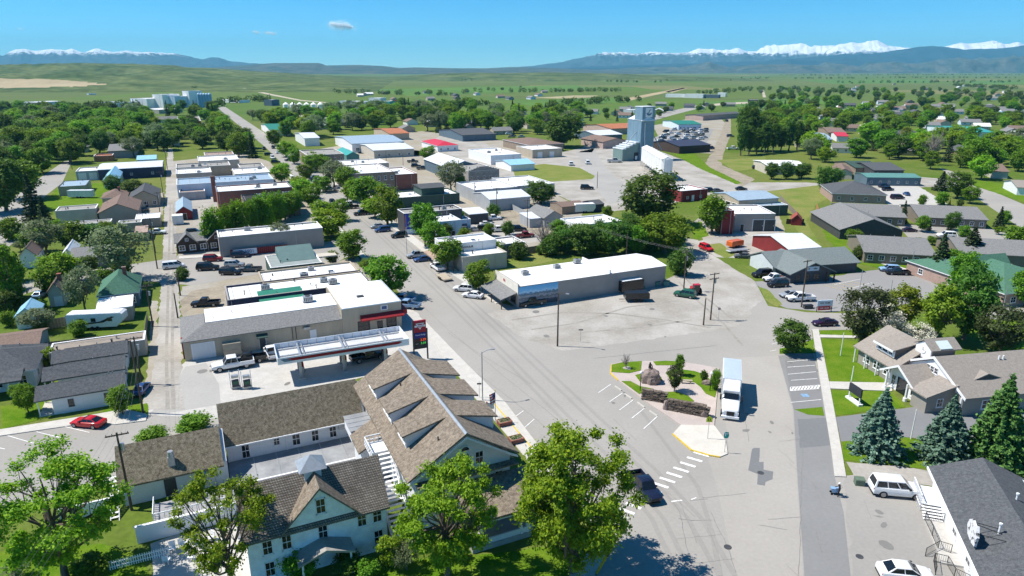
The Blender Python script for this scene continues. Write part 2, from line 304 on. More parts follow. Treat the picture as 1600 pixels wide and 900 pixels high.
# sidewalks and kerbs
for p in ([(1269, 515), (1279, 515), (1295, 596), (1315, 705), (1322, 746), (1304, 745), (1299, 705), (1282, 600)], [(1295.5, 597), (1394, 599), (1394, 612), (1297.5, 608)], [(1280, 523.5), (1345, 525.5), (1345, 529), (1281.5, 528)],
          [(-140, 700), (0, 672), (150, 648), (195, 640), (230, 648), (228, 658), (180, 664), (150, 660), (0, 682), (-140, 718)],
          [(655, 505), (662, 500), (720, 560), (790, 630), (836, 690), (900, 770), (880, 790), (800, 690), (740, 620)],
          [(705, 428), (775, 475), (790, 470), (730, 420)], [(520, 286), (600, 346), (705, 428), (716, 424), (612, 343), (530, 283)], [(455, 272), (490, 307), (545, 370), (610, 442), (600, 446), (538, 372), (482, 308), (449, 272)],
          [(890, 900), (915, 868), (950, 848), (957, 855), (925, 905), (915, 930), (880, 930)], [(1440, 428), (1432, 431), (1340, 400), (1345, 398)], [(280, 401), (432, 393), (432, 396), (280, 405)]):
    slab('sidewalk', p, WALK, 0.12)
for a, b_ in (((772, 632), (830, 700)), ((1051, 679), (1080, 704)), ((1080, 704), (1107, 712)), ((1107, 712), (1125, 715)), ((954, 584), (956, 570)), ((954, 584), (966, 595)), ((945, 850), (925, 880))):
    x0, y0 = G(*a); x1, y1 = G(*b_); L_ = math.hypot(x1 - x0, y1 - y0); k = MB(); k.box(0, L_, -.09, .09, 0, .16)
    struct(k.build('kerb', YPAINT, None, (x0, y0, 0), math.atan2(y1 - y0, x1 - x0)))
def stripe(a, b_, w=0.12, m=PAINT, lev=6):
    x0, y0 = G(*a); x1, y1 = G(*b_); dx, dy = x1 - x0, y1 - y0; L_ = math.hypot(dx, dy); nx, ny = -dy / L_ * w / 2, dx / L_ * w / 2
    k = MB(); k.poly([(x0 + nx, y0 + ny, LV * lev), (x0 - nx, y0 - ny, LV * lev), (x1 - nx, y1 - ny, LV * lev), (x1 + nx, y1 + ny, LV * lev)]); struct(k.build('painted_line', m))
for a, b_ in (((935, 614), (954.5, 600.5)), ((952.5, 628), (973, 614)), ((968, 641), (989.5, 625)), ((987, 654), (1007, 638)), ((1006, 670), (1027.5, 650.5)),
              ((1230, 565.5), (1272, 561.7)), ((1230, 574), (1273.5, 571)), ((1231, 585), (1275, 581)), ((1236, 594.5), (1277, 591.7)), ((1235, 611), (1280, 607.5)), ((1235, 605), (1279, 602)), ((1236, 629), (1283, 624.5)),
              ((12, 681), (53, 693)), ((57, 675), (98, 685)), ((97, 666), (140, 676)), ((-20, 696), (8, 702)), ((800, 655), (818, 642)), ((820, 668), (835, 655)),
              ((1303, 445), (1345, 436)), ((1325, 452), (1362, 442)), ((1235, 611), (1235, 605)), ((1206, 538), (1216, 535)), ((1203, 549), (1213, 547))): stripe(a, b_)
for i in range(9): stripe((1237 + i * 5, 610.5 - i * .38), (1240.5 + i * 5, 604.8 - i * .38), .25)
for i in range(5): stripe((1290 + i * 9, 446 - i * 1.6), (1325 + i * 7, 455 - i * 2.6), .1, YPAINT)
for i in range(14):                                       # zebra bars of the crossing
    t = i / 13; cx, cyy = 1096 + (958 - 1096) * t, 710 + (815 - 710) * t
    stripe((cx - 12, cyy - 3.4 - t * 1.2), (cx + 12, cyy + 3.4 + t * 1.2), 0.42)
stripe((1049, 784), (1066, 782), .2); stripe((1080, 781), (1088, 778), .15)
# handicap emblem on the bay
k = MB(); q = G(1258, 618); k.poly([(q[0] - .5, q[1] - .5, LV * 6), (q[0] + .5, q[1] - .5, LV * 6), (q[0] + .5, q[1] + .5, LV * 6), (q[0] - .5, q[1] + .5, LV * 6)]); struct(k.build('bay_marking', mat('blue_road_paint', (.2, .34, .5), .7, .3, 6, coord='World')))
def manhole(px, py, r=.38):
    q = G(px, py); b = MB(); b.vprism([(r * math.cos(t * math.pi / 8), r * math.sin(t * math.pi / 8)) for t in range(16)], 0, .012 + LV * 6); b.vprism([(r * .8 * math.cos(t * math.pi / 8), r * .8 * math.sin(t * math.pi / 8)) for t in range(16)], 0, .02 + LV * 6)
    struct(b.build('manhole_cover', DARK, None, (*q, 0)))
manhole(1188.5, 739); manhole(1137, 855); manhole(1343, 870, .36)
# tar-sealed cracks and tyre-darkened lanes on the asphalt
TAR = mat('tar_seal', (0.21, 0.203, 0.195), .8, .2, 2, coord='World')
def crack(pts, w=.06, lev=5):
    P = []
    for (a, b_) in zip(pts[:-1], pts[1:]):
        A, B_ = G(*a), G(*b_); n_ = max(2, int(math.dist(A, B_) / .8))
        P += [(A[0] + (B_[0] - A[0]) * i / n_ + random.uniform(-.06, .06), A[1] + (B_[1] - A[1]) * i / n_ + random.uniform(-.06, .06)) for i in range(n_)]
    P.append(G(*pts[-1])); k = MB()
    for A, B_ in zip(P[:-1], P[1:]):
        d = Vector((B_[0] - A[0], B_[1] - A[1])); L_ = d.length or 1; nx, ny = -d.y / L_ * w / 2, d.x / L_ * w / 2
        k.poly([(A[0] + nx, A[1] + ny, LV * lev), (A[0] - nx, A[1] - ny, LV * lev), (B_[0] - nx, B_[1] - ny, LV * lev), (B_[0] + nx, B_[1] + ny, LV * lev)])
    o = k.build('road_crack', TAR); o['kind'] = 'structure'
for c_ in ([(1060, 810), (1080, 813), (1112, 813)], [(1255, 690), (1252, 760), (1250, 840), (1248, 900)], [(1200, 812), (1250, 808)], [(1185, 820), (1230, 828)], [(1040, 770), (1062, 800), (1072, 850), (1085, 900)], [(715, 560), (800, 625), (880, 690), (935, 745)],
           [(700, 520), (760, 560), (830, 600)], [(905, 700), (960, 740)], [(1110, 800), (1135, 850), (1150, 895)], [(1275, 830), (1285, 865)], [(640, 460), (700, 515), (790, 590), (870, 655)], [(930, 560), (1040, 548), (1120, 540)], [(1150, 560), (1158, 620), (1170, 690)]): crack(c_, .05)
LANE = asphalt('tyre_worn_asphalt', (0.29, 0.278, 0.258))
def lane(pts, w, lev=2):
    P = [Vector(G(*p)) for p in pts]; Lf, Rt = [], []
    for i, p in enumerate(P):
        d = (P[min(i + 1, len(P) - 1)] - P[max(i - 1, 0)]).normalized(); nn = Vector((-d.y, d.x)) * w / 2; Lf.append(p + nn); Rt.append(p - nn)
    k = MB()
    for i in range(len(P) - 1): k.poly([(*Lf[i], LV * lev), (*Rt[i], LV * lev), (*Rt[i + 1], LV * lev), (*Lf[i + 1], LV * lev)])
    o = k.build('wheel_track', LANE); o['kind'] = 'structure'
cl = [(455, 258), (520, 300), (600, 368), (700, 462), (800, 560), (900, 660), (975, 735), (1040, 810), (1085, 900)]
for dx, w in ((-14, .55), (-2, .55), (22, .55), (36, .55)): lane([(x + dx * (y - YH) / 450, y) for x, y in cl], w, 3)
lane([(1000, 640), (1045, 700), (1090, 760), (1112, 830), (1125, 900)], .5, 4)

RUT = mat('rutted_gravel', (0.3, 0.282, 0.25), .95, .15, .3, coord='World', fine=.1, bscale=2, spec=.05)
for pts in ([(800, 500), (880, 488), (960, 490), (1040, 500), (1110, 512)], [(830, 515), (900, 505), (980, 480), (1060, 470)], [(1060, 440), (1090, 470), (1130, 505), (1160, 540)], [(1072, 436), (1104, 466), (1146, 500)], [(262, 640), (260, 560), (262, 480), (264, 400), (266, 320)], [(271, 640), (269, 560), (270, 480), (271, 400), (271, 320)], [(900, 520), (1000, 512), (1080, 500)]): lane(pts, .5, 4.6); SC.objects[-1].data.materials[0] = RUT
rr_ = random.Random(5)
for _ in range(26):                                   # hairline cracks and joints across the old paving
    x, y = rr_.choice(((rr_.uniform(700, 1080), rr_.uniform(470, 620)), (rr_.uniform(960, 1110), rr_.uniform(720, 890)), (rr_.uniform(1120, 1400), rr_.uniform(660, 890)), (rr_.uniform(840, 960), rr_.uniform(600, 720))))
    k = (y - YH) / 500; dx = rr_.uniform(15, 60) * k; sl = rr_.choice((.12, -.1, .9, 2.5)); crack([(x, y), (x + dx / (1 + sl * sl) ** .5, y + sl * dx / (1 + sl * sl) ** .5)], rr_.choice((.02, .03)), 6.5)
STAIN = asphalt('oil_darkened_asphalt', (0.2, 0.195, 0.185))
for _ in range(34):                                   # oil drips and patched spots where cars stand
    x, y = rr_.choice(((rr_.uniform(800, 1060), rr_.uniform(470, 530)), (rr_.uniform(940, 1020), rr_.uniform(600, 660)), (rr_.uniform(1235, 1280), rr_.uniform(565, 630)), (rr_.uniform(300, 560), rr_.uniform(570, 610)), (rr_.uniform(1340, 1440), rr_.uniform(790, 890)), (rr_.uniform(1120, 1240), rr_.uniform(620, 690)), (rr_.uniform(1220, 1360), rr_.uniform(440, 475))))
    X, Y = G(x, y); n = 11; w_ = rr_.uniform(.25, .9); st = rr_.uniform(.3, 1); an = rr_.uniform(0, 3)
    k = MB(); k.poly([(X + w_ * math.cos(t * 6.283 / n) * rr_.uniform(.6, 1.1) * math.cos(an) - st * w_ * math.sin(t * 6.283 / n) * math.sin(an), Y + w_ * math.cos(t * 6.283 / n) * math.sin(an) + st * w_ * math.sin(t * 6.283 / n) * rr_.uniform(.6, 1.1) * math.cos(an), LV * 5.6) for t in range(n)]); struct(k.build('oil_stain', STAIN))
# ------------------------------------------------------------------ far plots, roads, airstrip
FIELD = mat('fallow_field', (0.36, 0.29, 0.17), .95, .15, .004, coord='World', fine=.06, bscale=.06)
GREENF = mat('irrigated_field', (0.08, 0.165, 0.02), .95, .15, .004, coord='World', fine=.1, bscale=.05)
PALEF = mat('pale_dry_field', (0.33, 0.29, 0.16), .95, .18, .006, coord='World', fine=.1, bscale=.05)
for nm, p, m in (('fallow_field', [(450, 127), (560, 127), (580, 130), (460, 131)], FIELD), ('green_field', [(400, 125), (440, 127), (450, 134), (390, 132)], GREENF),
                 ('dry_field', [(830, 153), (900, 149), (935, 149), (925, 152), (880, 154)], PALEF), ('airstrip', [(965, 156), (1065, 137), (1072, 138), (985, 157)], FIELD), ('airstrip_apron', [(1040, 143), (1068, 137), (1074, 138), (1050, 145)], FIELD),
                 ('green_field', [(1080, 160), (1300, 150), (1330, 160), (1200, 170)], GREENF), ('green_field', [(1250, 125), (1450, 124), (1460, 130), (1300, 131)], GREENF), ('green_field', [(560, 140), (900, 133), (930, 140), (640, 150)], GREENF),
                 ('green_field', [(800, 158), (960, 152), (985, 160), (830, 166)], GREENF), ('green_field', [(1500, 126), (1600, 125), (1640, 130), (1520, 132)], GREENF), ('dry_field', [(1560, 162), (1660, 160), (1660, 168), (1580, 170)], PALEF)):
    sheet(nm, p, m, 3)
TRACK = mat('pale_dirt_track', (0.42, 0.37, 0.28), .95, .1, .1, coord='World')
for p in ([(356, 124), (385, 138), (425, 147), (470, 156), (512, 160), (512, 161), (468, 157.5), (424, 149), (384, 140), (352, 125)], [(1190, 139), (1193, 139), (1197, 152), (1192, 152)], [(1095, 164), (1140, 160), (1210, 158), (1210, 160), (1145, 163), (1095, 167)],
          [(1340, 195), (1352, 194), (1378, 210), (1392, 222), (1382, 226), (1360, 208)]):
    sheet('dirt_track', p, TRACK, 4)

# ------------------------------------------------------------------ hills and mountains, raised from ridge surveys
KX, KY = FPX / _c, FPX / (_c * _c)
def fbm(x, y, seed, octs=6, ridged=False):
    r = np.random.default_rng(seed); out = np.zeros_like(x); a = 1.0
    for o in range(octs):
        t = np.zeros_like(x)
        for _ in range(4):
            an = r.uniform(0, 2 * np.pi); ph = r.uniform(0, 6.28); f = 2 ** o * r.uniform(.8, 1.25)
            wob = .9 * np.sin((x * np.cos(an + 1.7) + y * np.sin(an + 1.7)) * f * .7 + ph * 2)
            t += np.sin((x * np.cos(an) + y * np.sin(an)) * f + ph + wob)
        t /= 4; t = (1 - np.abs(t) * 2.2) if ridged else t * 1.6
        out += a * t; a *= .52
    return out
def ridge(name, prof, dist, depth, m, seed, nx=420, ny=40, rough=.18, base=0.0, scale=1.0, front=.55, power=1.25, jag=0):
    """terrain whose crest, seen from town, follows the surveyed skyline; depth runs towards and away from the viewer"""
    px = np.linspace(prof[0][0], prof[-1][0], nx); cy_ = np.interp(px, [p[0] for p in prof], [p[1] for p in prof])
    if jag:
        q = np.random.default_rng(seed); j_ = np.zeros(nx)
        for w_, a_ in ((40, 1.0), (18, .8), (8, .55), (3, .3)): kk = max(4, int((prof[-1][0] - prof[0][0]) / w_)); j_ += a_ * np.interp(np.linspace(0, 1, nx), np.linspace(0, 1, kk), q.uniform(-1, 1, kk))
        cy_ = cy_ + j_ * jag * np.clip((YH - cy_) / 20, 0, 1)
    t = np.linspace(-1, 1, ny); PX, T = np.meshgrid(px, t)
    CY = np.broadcast_to(cy_, PX.shape)
    Yd = dist + np.where(T < 0, T * depth * front * 2, T * depth * (1 - front) * 2)
    X = (PX - 800) / KX * dist * (Yd / dist) ** .8
    crest = np.maximum((YH - CY) / KY * dist + CAM_H, 0)
    sh = np.clip(1 - np.abs(T), 0, 1) ** power
    nz = fbm(X / dist * 9 * scale, Yd / dist * 9 * scale, seed, 6, True)
    edge = np.clip(1 - np.abs(T), 0, 1)
    amp = rough * crest * np.clip(np.abs(T) * 5, 0.12, 1) * np.clip(edge * 4, 0, 1)
    Z = crest * sh + amp * (nz - .7) * .8
    Z = np.minimum(Z, np.maximum((crest - CAM_H) * Yd / dist + CAM_H, 0) + 0 * Z) if False else Z
    Z = np.where(edge <= 0, -5, np.maximum(Z, -4)) + base
    me = bpy.data.meshes.new(name); vv = np.stack([X, Yd, Z], -1).reshape(-1, 3)
    i = np.arange((ny - 1) * (nx - 1)); a = i // (nx - 1) * nx + i % (nx - 1)
    me.from_pydata(vv.tolist(), [], np.stack([a, a + 1, a + nx + 1, a + nx], -1).tolist()); me.materials.append(m)
    me.polygons.foreach_set('use_smooth', [True] * len(me.polygons)); me.update()
    return struct(link(name, me))
def snowmat(name, rock, line, soft, forest_hazed):
    m, n, l, b = nt(name); b.inputs['Roughness'].default_value = .95; b.inputs['Specular IOR Level'].default_value = .05
    g = n.new('ShaderNodeNewGeometry'); sp = n.new('ShaderNodeSeparateXYZ'); l.new(g.outputs['Position'], sp.inputs[0])
    no = n.new('ShaderNodeTexNoise'); no.inputs['Scale'].default_value = .009; no.inputs['Detail'].default_value = 10; no.inputs['Roughness'].default_value = .8; l.new(g.outputs['Position'], no.inputs['Vector'])
    mr = n.new('ShaderNodeMapRange'); mr.inputs[1].default_value = .25; mr.inputs[2].default_value = .75; mr.inputs[3].default_value = -soft; mr.inputs[4].default_value = soft; l.new(no.outputs[0], mr.inputs[0])
    ad = n.new('ShaderNodeMath'); ad.operation = 'ADD'; l.new(sp.outputs[2], ad.inputs[0]); l.new(mr.outputs[0], ad.inputs[1])
    st = n.new('ShaderNodeMapRange'); st.inputs[1].default_value = line - 22; st.inputs[2].default_value = line + 22; l.new(ad.outputs[0], st.inputs[0])
    cr = n.new('ShaderNodeValToRGB'); cr.color_ramp.elements[0].position = .4; cr.color_ramp.elements[1].position = .6; cr.color_ramp.elements[0].color = (*forest_hazed, 1); cr.color_ramp.elements[1].color = (*rock, 1); l.new(no.outputs[0], cr.inputs[0])
    mx = n.new('ShaderNodeMix'); mx.data_type = 'RGBA'; l.new(st.outputs[0], mx.inputs[0]); l.new(cr.outputs[0], mx.inputs[6]); mx.inputs[7].default_value = (.86, .88, .9, 1); l.new(mx.outputs[2], b.inputs['Base Color'])
    return m
SNOWR = snowmat('snowy_range', (.09, .12, .14), 362, 150, (.02, .045, .05))  # last colour: conifers darkened and blued, painting in some of the haze
SNOWL = snowmat('snowy_far_range', (.09, .12, .14), 352, 110, (.02, .045, .05))  # conifer tone carries painted haze blue here too
FOREST_HAZED = mat('forested_range', (.014, .04, .055), .95, .3, .004, coord='World', col2=(.04, .07, .085), spec=.02)  # conifer colour blued to stand in for thicker haze on the slopes
FOOT = mat('foothill_scrub', (.035, .065, .055), .95, .3, .006, coord='World', col2=(.12, .125, .1), fine=.25, bscale=.03, spec=.02)
HILL = mat('grassy_hill', (.05, .085, .03), .95, .3, .008, coord='World', col2=(.14, .17, .065), fine=.3, bscale=.04, spec=.03)
ridge('snowy_mountain_range', [(720, 112), (800, 106), (845, 101), (880, 97), (915, 88), (945, 84), (970, 81), (985, 84), (1000, 84), (1015, 81), (1030, 83), (1060, 82), (1085, 80), (1110, 76), (1125, 80), (1150, 75), (1165, 81), (1180, 78), (1200, 74), (1225, 71), (1245, 70), (1262, 74), (1280, 70), (1300, 69), (1320, 66), (1336, 64), (1350, 62), (1365, 63), (1383, 72), (1400, 75), (1430, 78), (1470, 71), (1495, 67), (1505, 71), (1525, 67), (1540, 64), (1560, 68), (1580, 65), (1600, 67), (1680, 62), (1800, 66)], 16000, 3000, SNOWR, 3, 1100, 80, .42, jag=2.0, scale=2.4)
ridge('snowy_mountain_range', [(-250, 84), (-100, 87), (0, 85), (15, 88), (30, 83), (60, 85), (95, 82), (112, 84), (125, 80), (140, 84), (160, 80), (180, 83), (200, 81), (210, 84), (240, 83), (275, 83), (300, 88), (320, 90), (345, 88), (365, 94), (400, 97), (440, 103), (520, 108)], 15500, 2500, SNOWL, 5, 700, 60, .5, jag=1.8, scale=1.8)
ridge('forested_range', [(840, 110), (920, 104), (1000, 101), (1060, 99), (1150, 96), (1220, 92), (1300, 88), (1360, 84), (1395, 77), (1425, 72), (1450, 69.5), (1475, 72), (1500, 76), (1545, 74), (1600, 70), (1700, 66), (1800, 72)], 13000, 2400, FOREST_HAZED, 8, 600, 60, .5, jag=.8, scale=1.6)
ridge('foothills', [(860, 113), (975, 108), (1020, 105), (1060, 106), (1105, 101), (1135, 107), (1180, 102), (1240, 100), (1280, 104), (1290, 99), (1310, 101), (1340, 106), (1352, 98), (1400, 100), (1430, 98), (1450, 94), (1490, 91), (1520, 96), (1560, 88), (1600, 86), (1700, 84), (1800, 90)], 9500, 1600, FOOT, 12, 600, 60, .7, scale=2.2, jag=1.0)
ridge('mesa', [(200, 114.3), (300, 108), (350, 104), (400, 100), (430, 98), (500, 98), (510, 102), (560, 101), (600, 103), (625, 106), (650, 105), (690, 106), (720, 106.5), (760, 106.5), (800, 104.5), (860, 106), (930, 109), (1020, 114.3)], 8500, 1500, FOOT, 15, 300, 30, .1, power=.8)
hill = ridge('grassy_hill', [(-400, 106), (-150, 103), (0, 102), (50, 101), (120, 98.5), (200, 99.5), (275, 102), (290, 105), (330, 106), (380, 110), (430, 113), (520, 118), (620, 124.3)], 3300, 1500, HILL, 21, 420, 120, .24, front=.62, power=.9, scale=2.2)
ridge('low_rise', [(560, 124.3), (640, 118), (690, 114.5), (740, 113), (790, 114), (850, 112.5), (900, 113.5), (950, 114.5), (1000, 116), (1080, 119), (1200, 124.3)], 3300, 500, HILL, 24, 200, 20, .15, power=.9)
# stubble field lying on the hill foot: the faces of the slope inside the field's outline carry the mown straw
hill.data.materials.append(FIELD)
def inpoly(x, y, poly):
    c = False; j = len(poly) - 1
    for i in range(len(poly)):
        if (poly[i][1] > y) != (poly[j][1] > y) and x < (poly[j][0] - poly[i][0]) * (y - poly[i][1]) / (poly[j][1] - poly[i][1]) + poly[i][0]: c = not c
        j = i
    return c
for p in hill.data.polygons:
    v = p.center; zc = v.y * _c - (v.z - CAM_H) * _s; qx, qy = 800 + FPX * v.x / zc, 450 - FPX * (v.y * _s + (v.z - CAM_H) * _c) / zc
    if inpoly(qx, qy, [(-400, 122), (0, 121.5), (70, 123.5), (140, 128.5), (168, 132), (120, 135), (40, 137), (-400, 142)]): p.material_index = 1

# ------------------------------------------------------------------ trees
def leafmat(name, c1, c2, trans=.42):
    m, n, l, b = nt(name); g = n.new('ShaderNodeNewGeometry'); oi = n.new('ShaderNodeObjectInfo')
    mx = n.new('ShaderNodeMix'); mx.data_type = 'RGBA'; mx.inputs[6].default_value = (*c1, 1); mx.inputs[7].default_value = (*c2, 1); l.new(g.outputs['Random Per Island'], mx.inputs[0])
    hs_ = n.new('ShaderNodeHueSaturation'); mr = n.new('ShaderNodeMapRange'); mr.inputs[3].default_value = .8; mr.inputs[4].default_value = 1.2; l.new(oi.outputs['Random'], mr.inputs[0]); l.new(mr.outputs[0], hs_.inputs['Value'])
    m2 = n.new('ShaderNodeMath'); m2.operation = 'MULTIPLY_ADD'; m2.inputs[1].default_value = .045; m2.inputs[2].default_value = .478; l.new(oi.outputs['Random'], m2.inputs[0]); l.new(m2.outputs[0], hs_.inputs['Hue'])
    l.new(mx.outputs[2], hs_.inputs['Color']); l.new(hs_.outputs[0], b.inputs['Base Color']); b.inputs['Roughness'].default_value = .6; b.inputs['Specular IOR Level'].default_value = .25
    tr = n.new('ShaderNodeBsdfTranslucent'); l.new(hs_.outputs[0], tr.inputs[0]); ms = n.new('ShaderNodeMixShader'); ms.inputs[0].default_value = trans
    l.new(b.outputs[0], ms.inputs[1]); l.new(tr.outputs[0], ms.inputs[2]); l.new(ms.outputs[0], n['Material Output'].inputs['Surface']); return m
LEAF = leafmat('green_leaves', (.07, .17, .008), (.22, .39, .022))
LEAFB = leafmat('bright_leaves', (.1, .235, .008), (.33, .5, .022))
LEAFY = leafmat('yellow_green_leaves', (.14, .24, .012), (.3, .4, .03))
LEAFD = leafmat('dark_leaves', (.05, .115, .012), (.13, .235, .03))
LEAFG = leafmat('silver_green_leaves', (.14, .2, .08), (.26, .33, .17))
SPRUCE = leafmat('blue_spruce_needles', (.06, .14, .09), (.2, .32, .24), .1)
SPRUCEG = leafmat('green_spruce_needles', (.045, .1, .02), (.14, .24, .05), .1)
CONIF = leafmat('dark_needles', (.02, .05, .015), (.055, .1, .03), .1)
BURG = leafmat('bronze_leaves', (.05, .075, .025), (.115, .16, .05))
BARK = mat('grey_bark', (.13, .105, .085), .95, .25, 4, stretch=(3, 3, .6))
TWIG = mat('bare_twigs', (.26, .22, .2), .95, .2, 4)
BLOSSOM = leafmat('white_blossom', (.45, .42, .36), (.62, .6, .5), .2)
def leaf_quads(C, size, r, up=.35, out=None):
    n = len(C); d = r.normal(size=(n, 3)); d[:, 2] = np.abs(d[:, 2]) + up
    if out is not None: d += out * .6
    d /= np.linalg.norm(d, axis=1, keepdims=True)
    a = np.cross(d, r.normal(size=(n, 3))); a /= np.linalg.norm(a, axis=1, keepdims=True) + 1e-9; b = np.cross(d, a)
    s = size * r.uniform(.6, 1.3, (n, 1)); a *= s; b *= s * r.uniform(.5, .85, (n, 1))
    bend = d * s * .25
    return np.stack([C - a, C - b * .9 + bend, C + a, C + b * .9 + bend], 1).reshape(-1, 3)
def quadmesh(name, V, m):
    nq = len(V) // 4; me = bpy.data.meshes.new(name); me.vertices.add(len(V)); me.vertices.foreach_set('co', V.astype(np.float32).ravel())
    me.loops.add(nq * 4); me.loops.foreach_set('vertex_index', np.arange(nq * 4, dtype=np.int32)); me.polygons.add(nq); me.polygons.foreach_set('loop_start', np.arange(0, nq * 4, 4, dtype=np.int32))
    me.polygons.foreach_set('loop_total', np.full(nq, 4, np.int32)); me.materials.append(m); me.update(calc_edges=True); me.validate(); return me
def tree_data(seed, m, rx=4.0, H=10.0, trunk=2.2, nc=70, per=70, leaf=.26, cr=.85, hollow=.5, tr=.28, lobes=3, gap=0.0, bark=None, limbs=7, twigs=True):
    """trunk with limbs to every main clump, crown of leaf-sized faces gathered in uneven clumps; nominal height H"""
    r = np.random.default_rng(seed); cz = (trunk + H) / 2; rz = (H - trunk) / 2
    ld = r.normal(size=(lobes, 3)); ld /= np.linalg.norm(ld, axis=1, keepdims=True)
    D = r.normal(size=(nc * 3, 3)); D /= np.linalg.norm(D, axis=1, keepdims=True)
    lob = .74 + .3 * np.max(np.clip(D @ ld.T, 0, 1) ** 2, axis=1) + r.uniform(-.1, .1, len(D))
    if gap: keep = r.random(len(D)) > gap; D, lob = D[keep], lob[keep]
    D, lob = D[:nc], lob[:nc]; rad = (r.random(len(D)) ** .45 * (1 - hollow) + hollow) * lob
    C = D * rad[:, None] * np.array([rx, rx, rz]); low = C[:, 2] < 0; C[low, :2] *= (1 - .35 * (-C[low, 2:3] / rz)); C[:, 2] += cz
    crs = cr * r.uniform(.65, 1.35, len(C)); n = per
    P = np.repeat(C, n, 0) + r.normal(size=(len(C) * n, 3)) * np.repeat(crs, n)[:, None] * np.array([.62, .62, .42])
    O = P - np.array([0, 0, cz - rz * .3]); O /= np.linalg.norm(O, axis=1, keepdims=True) + 1e-6
    V = leaf_quads(P, leaf, r, .3, O); V[:, 2] = np.maximum(V[:, 2], .05)
    crown = quadmesh('crown', V, m)
    b = MB(); lean = r.normal(size=2) * .25; top = H * .8
    sp = [(lean[0] * (z / top) ** 2 + .12 * math.sin(z), lean[1] * (z / top) ** 2 + .1 * math.cos(z * 1.3), z) for z in np.linspace(-.1, top, 7)]
    b.tube(sp, [tr * (1.25 if i == 0 else 1 - .85 * i / 6) for i in range(7)], 7)
    idx = r.choice(len(C), min(limbs, len(C)), replace=False)
    for j, i in enumerate(idx):
        z0 = trunk * .8 + (top - trunk) * .55 * (j / max(1, limbs)); p0 = np.array([lean[0] * (z0 / top) ** 2, lean[1] * (z0 / top) ** 2, z0]); p2 = C[i]; p1 = (p0 + p2) / 2 + np.array([0, 0, -.25]) + r.normal(size=3) * .25
        b.tube([tuple(p0), tuple(p1), tuple(p2)], [tr * .5, tr * .3, tr * .1], 5)
        if twigs:
            near = np.argsort(np.linalg.norm(C - p2, axis=1))[1:4]
            for q in near: b.tube([tuple(p1), tuple((p1 + C[q]) / 2 + r.normal(size=3) * .2), tuple(C[q])], [tr * .2, tr * .12, tr * .05], 4)
    return crown, b.mesh('trunk', bark or BARK, 60)
def spruce_data(seed, m, rb=3.4, H=10.0, tiers=17, per=13, leaf=.2, q=44):
    r = np.random.default_rng(seed); P, Q = [], []
    for t in range(tiers):
        z = .55 + (H - .9) * (t / tiers) ** .95; L_ = rb * (1 - t / tiers) ** .85 * r.uniform(.9, 1.1); nb = max(5, int(per * (1 - .5 * t / tiers)))
        for k in range(nb):
            a = 2 * math.pi * (k + r.random() * .7) / nb; Lb = L_ * r.uniform(.78, 1.12)
            s = r.random(q) ** .6; w = (1 - s * .75) * .42 * Lb * .55 + .1
            x = s * Lb; y = r.normal(size=q) * w * .45; zz = z - s * Lb * .28 + s * s * Lb * .16 + r.normal(size=q) * .07
            P.append(np.stack([x * math.cos(a) - y * math.sin(a), x * math.sin(a) + y * math.cos(a), zz], 1))
    P.append(np.stack([r.normal(size=60) * .12, r.normal(size=60) * .12, H - r.random(60) * 1.1], 1)); P = np.concatenate(P)
    O = P * np.array([1, 1, 0]); O /= np.linalg.norm(O, axis=1, keepdims=True) + 1e-6
    V = leaf_quads(P, leaf, r, .5, O * .6); V[:, 2] = np.maximum(V[:, 2], .05)
    b = MB(); b.tube([(0, 0, -.1), (0, 0, H * .5), (0, 0, H * .97)], [.26, .16, .03], 7)
    return quadmesh('crown', V, m), b.mesh('trunk', BARK, 60)
def bare_data(seed, H=10.0):
    r = np.random.default_rng(seed); b = MB(); c = []
    b.tube([(0, 0, -.1), (.1, 0, 2), (.2, .1, 4.5)], [.3, .24, .16], 7)
    tw = MB()
    for i in range(34):
        z0 = r.uniform(1.4, 4.4); a = r.uniform(0, 6.28); L_ = r.uniform(2, 4.6); e = r.uniform(.5, 1.3); p0 = Vector((.1, 0, z0)); d = Vector((math.cos(a) * math.cos(e), math.sin(a) * math.cos(e), math.sin(e)))
        p1 = p0 + d * L_ * .5; p2 = p0 + d * L_ + Vector((0, 0, .5)); tw.tube([tuple(p0), tuple(p1), tuple(p2)], [.09, .06, .02], 4)
        for _ in range(7):
            s = r.uniform(.3, 1); q0 = p0 + d * L_ * s; q1 = q0 + Vector(r.normal(size=3)) * .7 + Vector((0, 0, .5)); tw.tube([tuple(q0), tuple(q1)], [.035, .012], 3)
    return tw.mesh('crown', TWIG), b.mesh('trunk', TWIG)
TP = {}
def proto(key, f, *a, **k): TP[key] = (f, a, k)
for i in range(4): proto('d%d' % i, tree_data, 10 + i, LEAF, rx=4.2, trunk=1.2, nc=82, per=62, leaf=.3, lobes=3 + i)
for i in range(2): proto('b%d' % i, tree_data, 20 + i, LEAFB, rx=4.0, trunk=1.2, nc=80, per=62, leaf=.3, lobes=4)
proto('y0', tree_data, 30, LEAFY, rx=4.0, nc=70, per=55, leaf=.3, gap=.2)
for i in range(2): proto('k%d' % i, tree_data, 40 + i, LEAFD, rx=4.2, trunk=1.1, nc=88, per=62, leaf=.28, lobes=5)
for i in range(2): proto('g%d' % i, tree_data, 50 + i, LEAFG, rx=4.3, nc=64, per=55, leaf=.26, lobes=5, gap=.15)
proto('p0', tree_data, 60, LEAFD, rx=1.9, nc=80, per=55, leaf=.26, trunk=.6, cr=.7, lobes=2); proto('p1', tree_data, 61, LEAF, rx=2.3, nc=80, per=55, leaf=.28, trunk=.8, cr=.8)
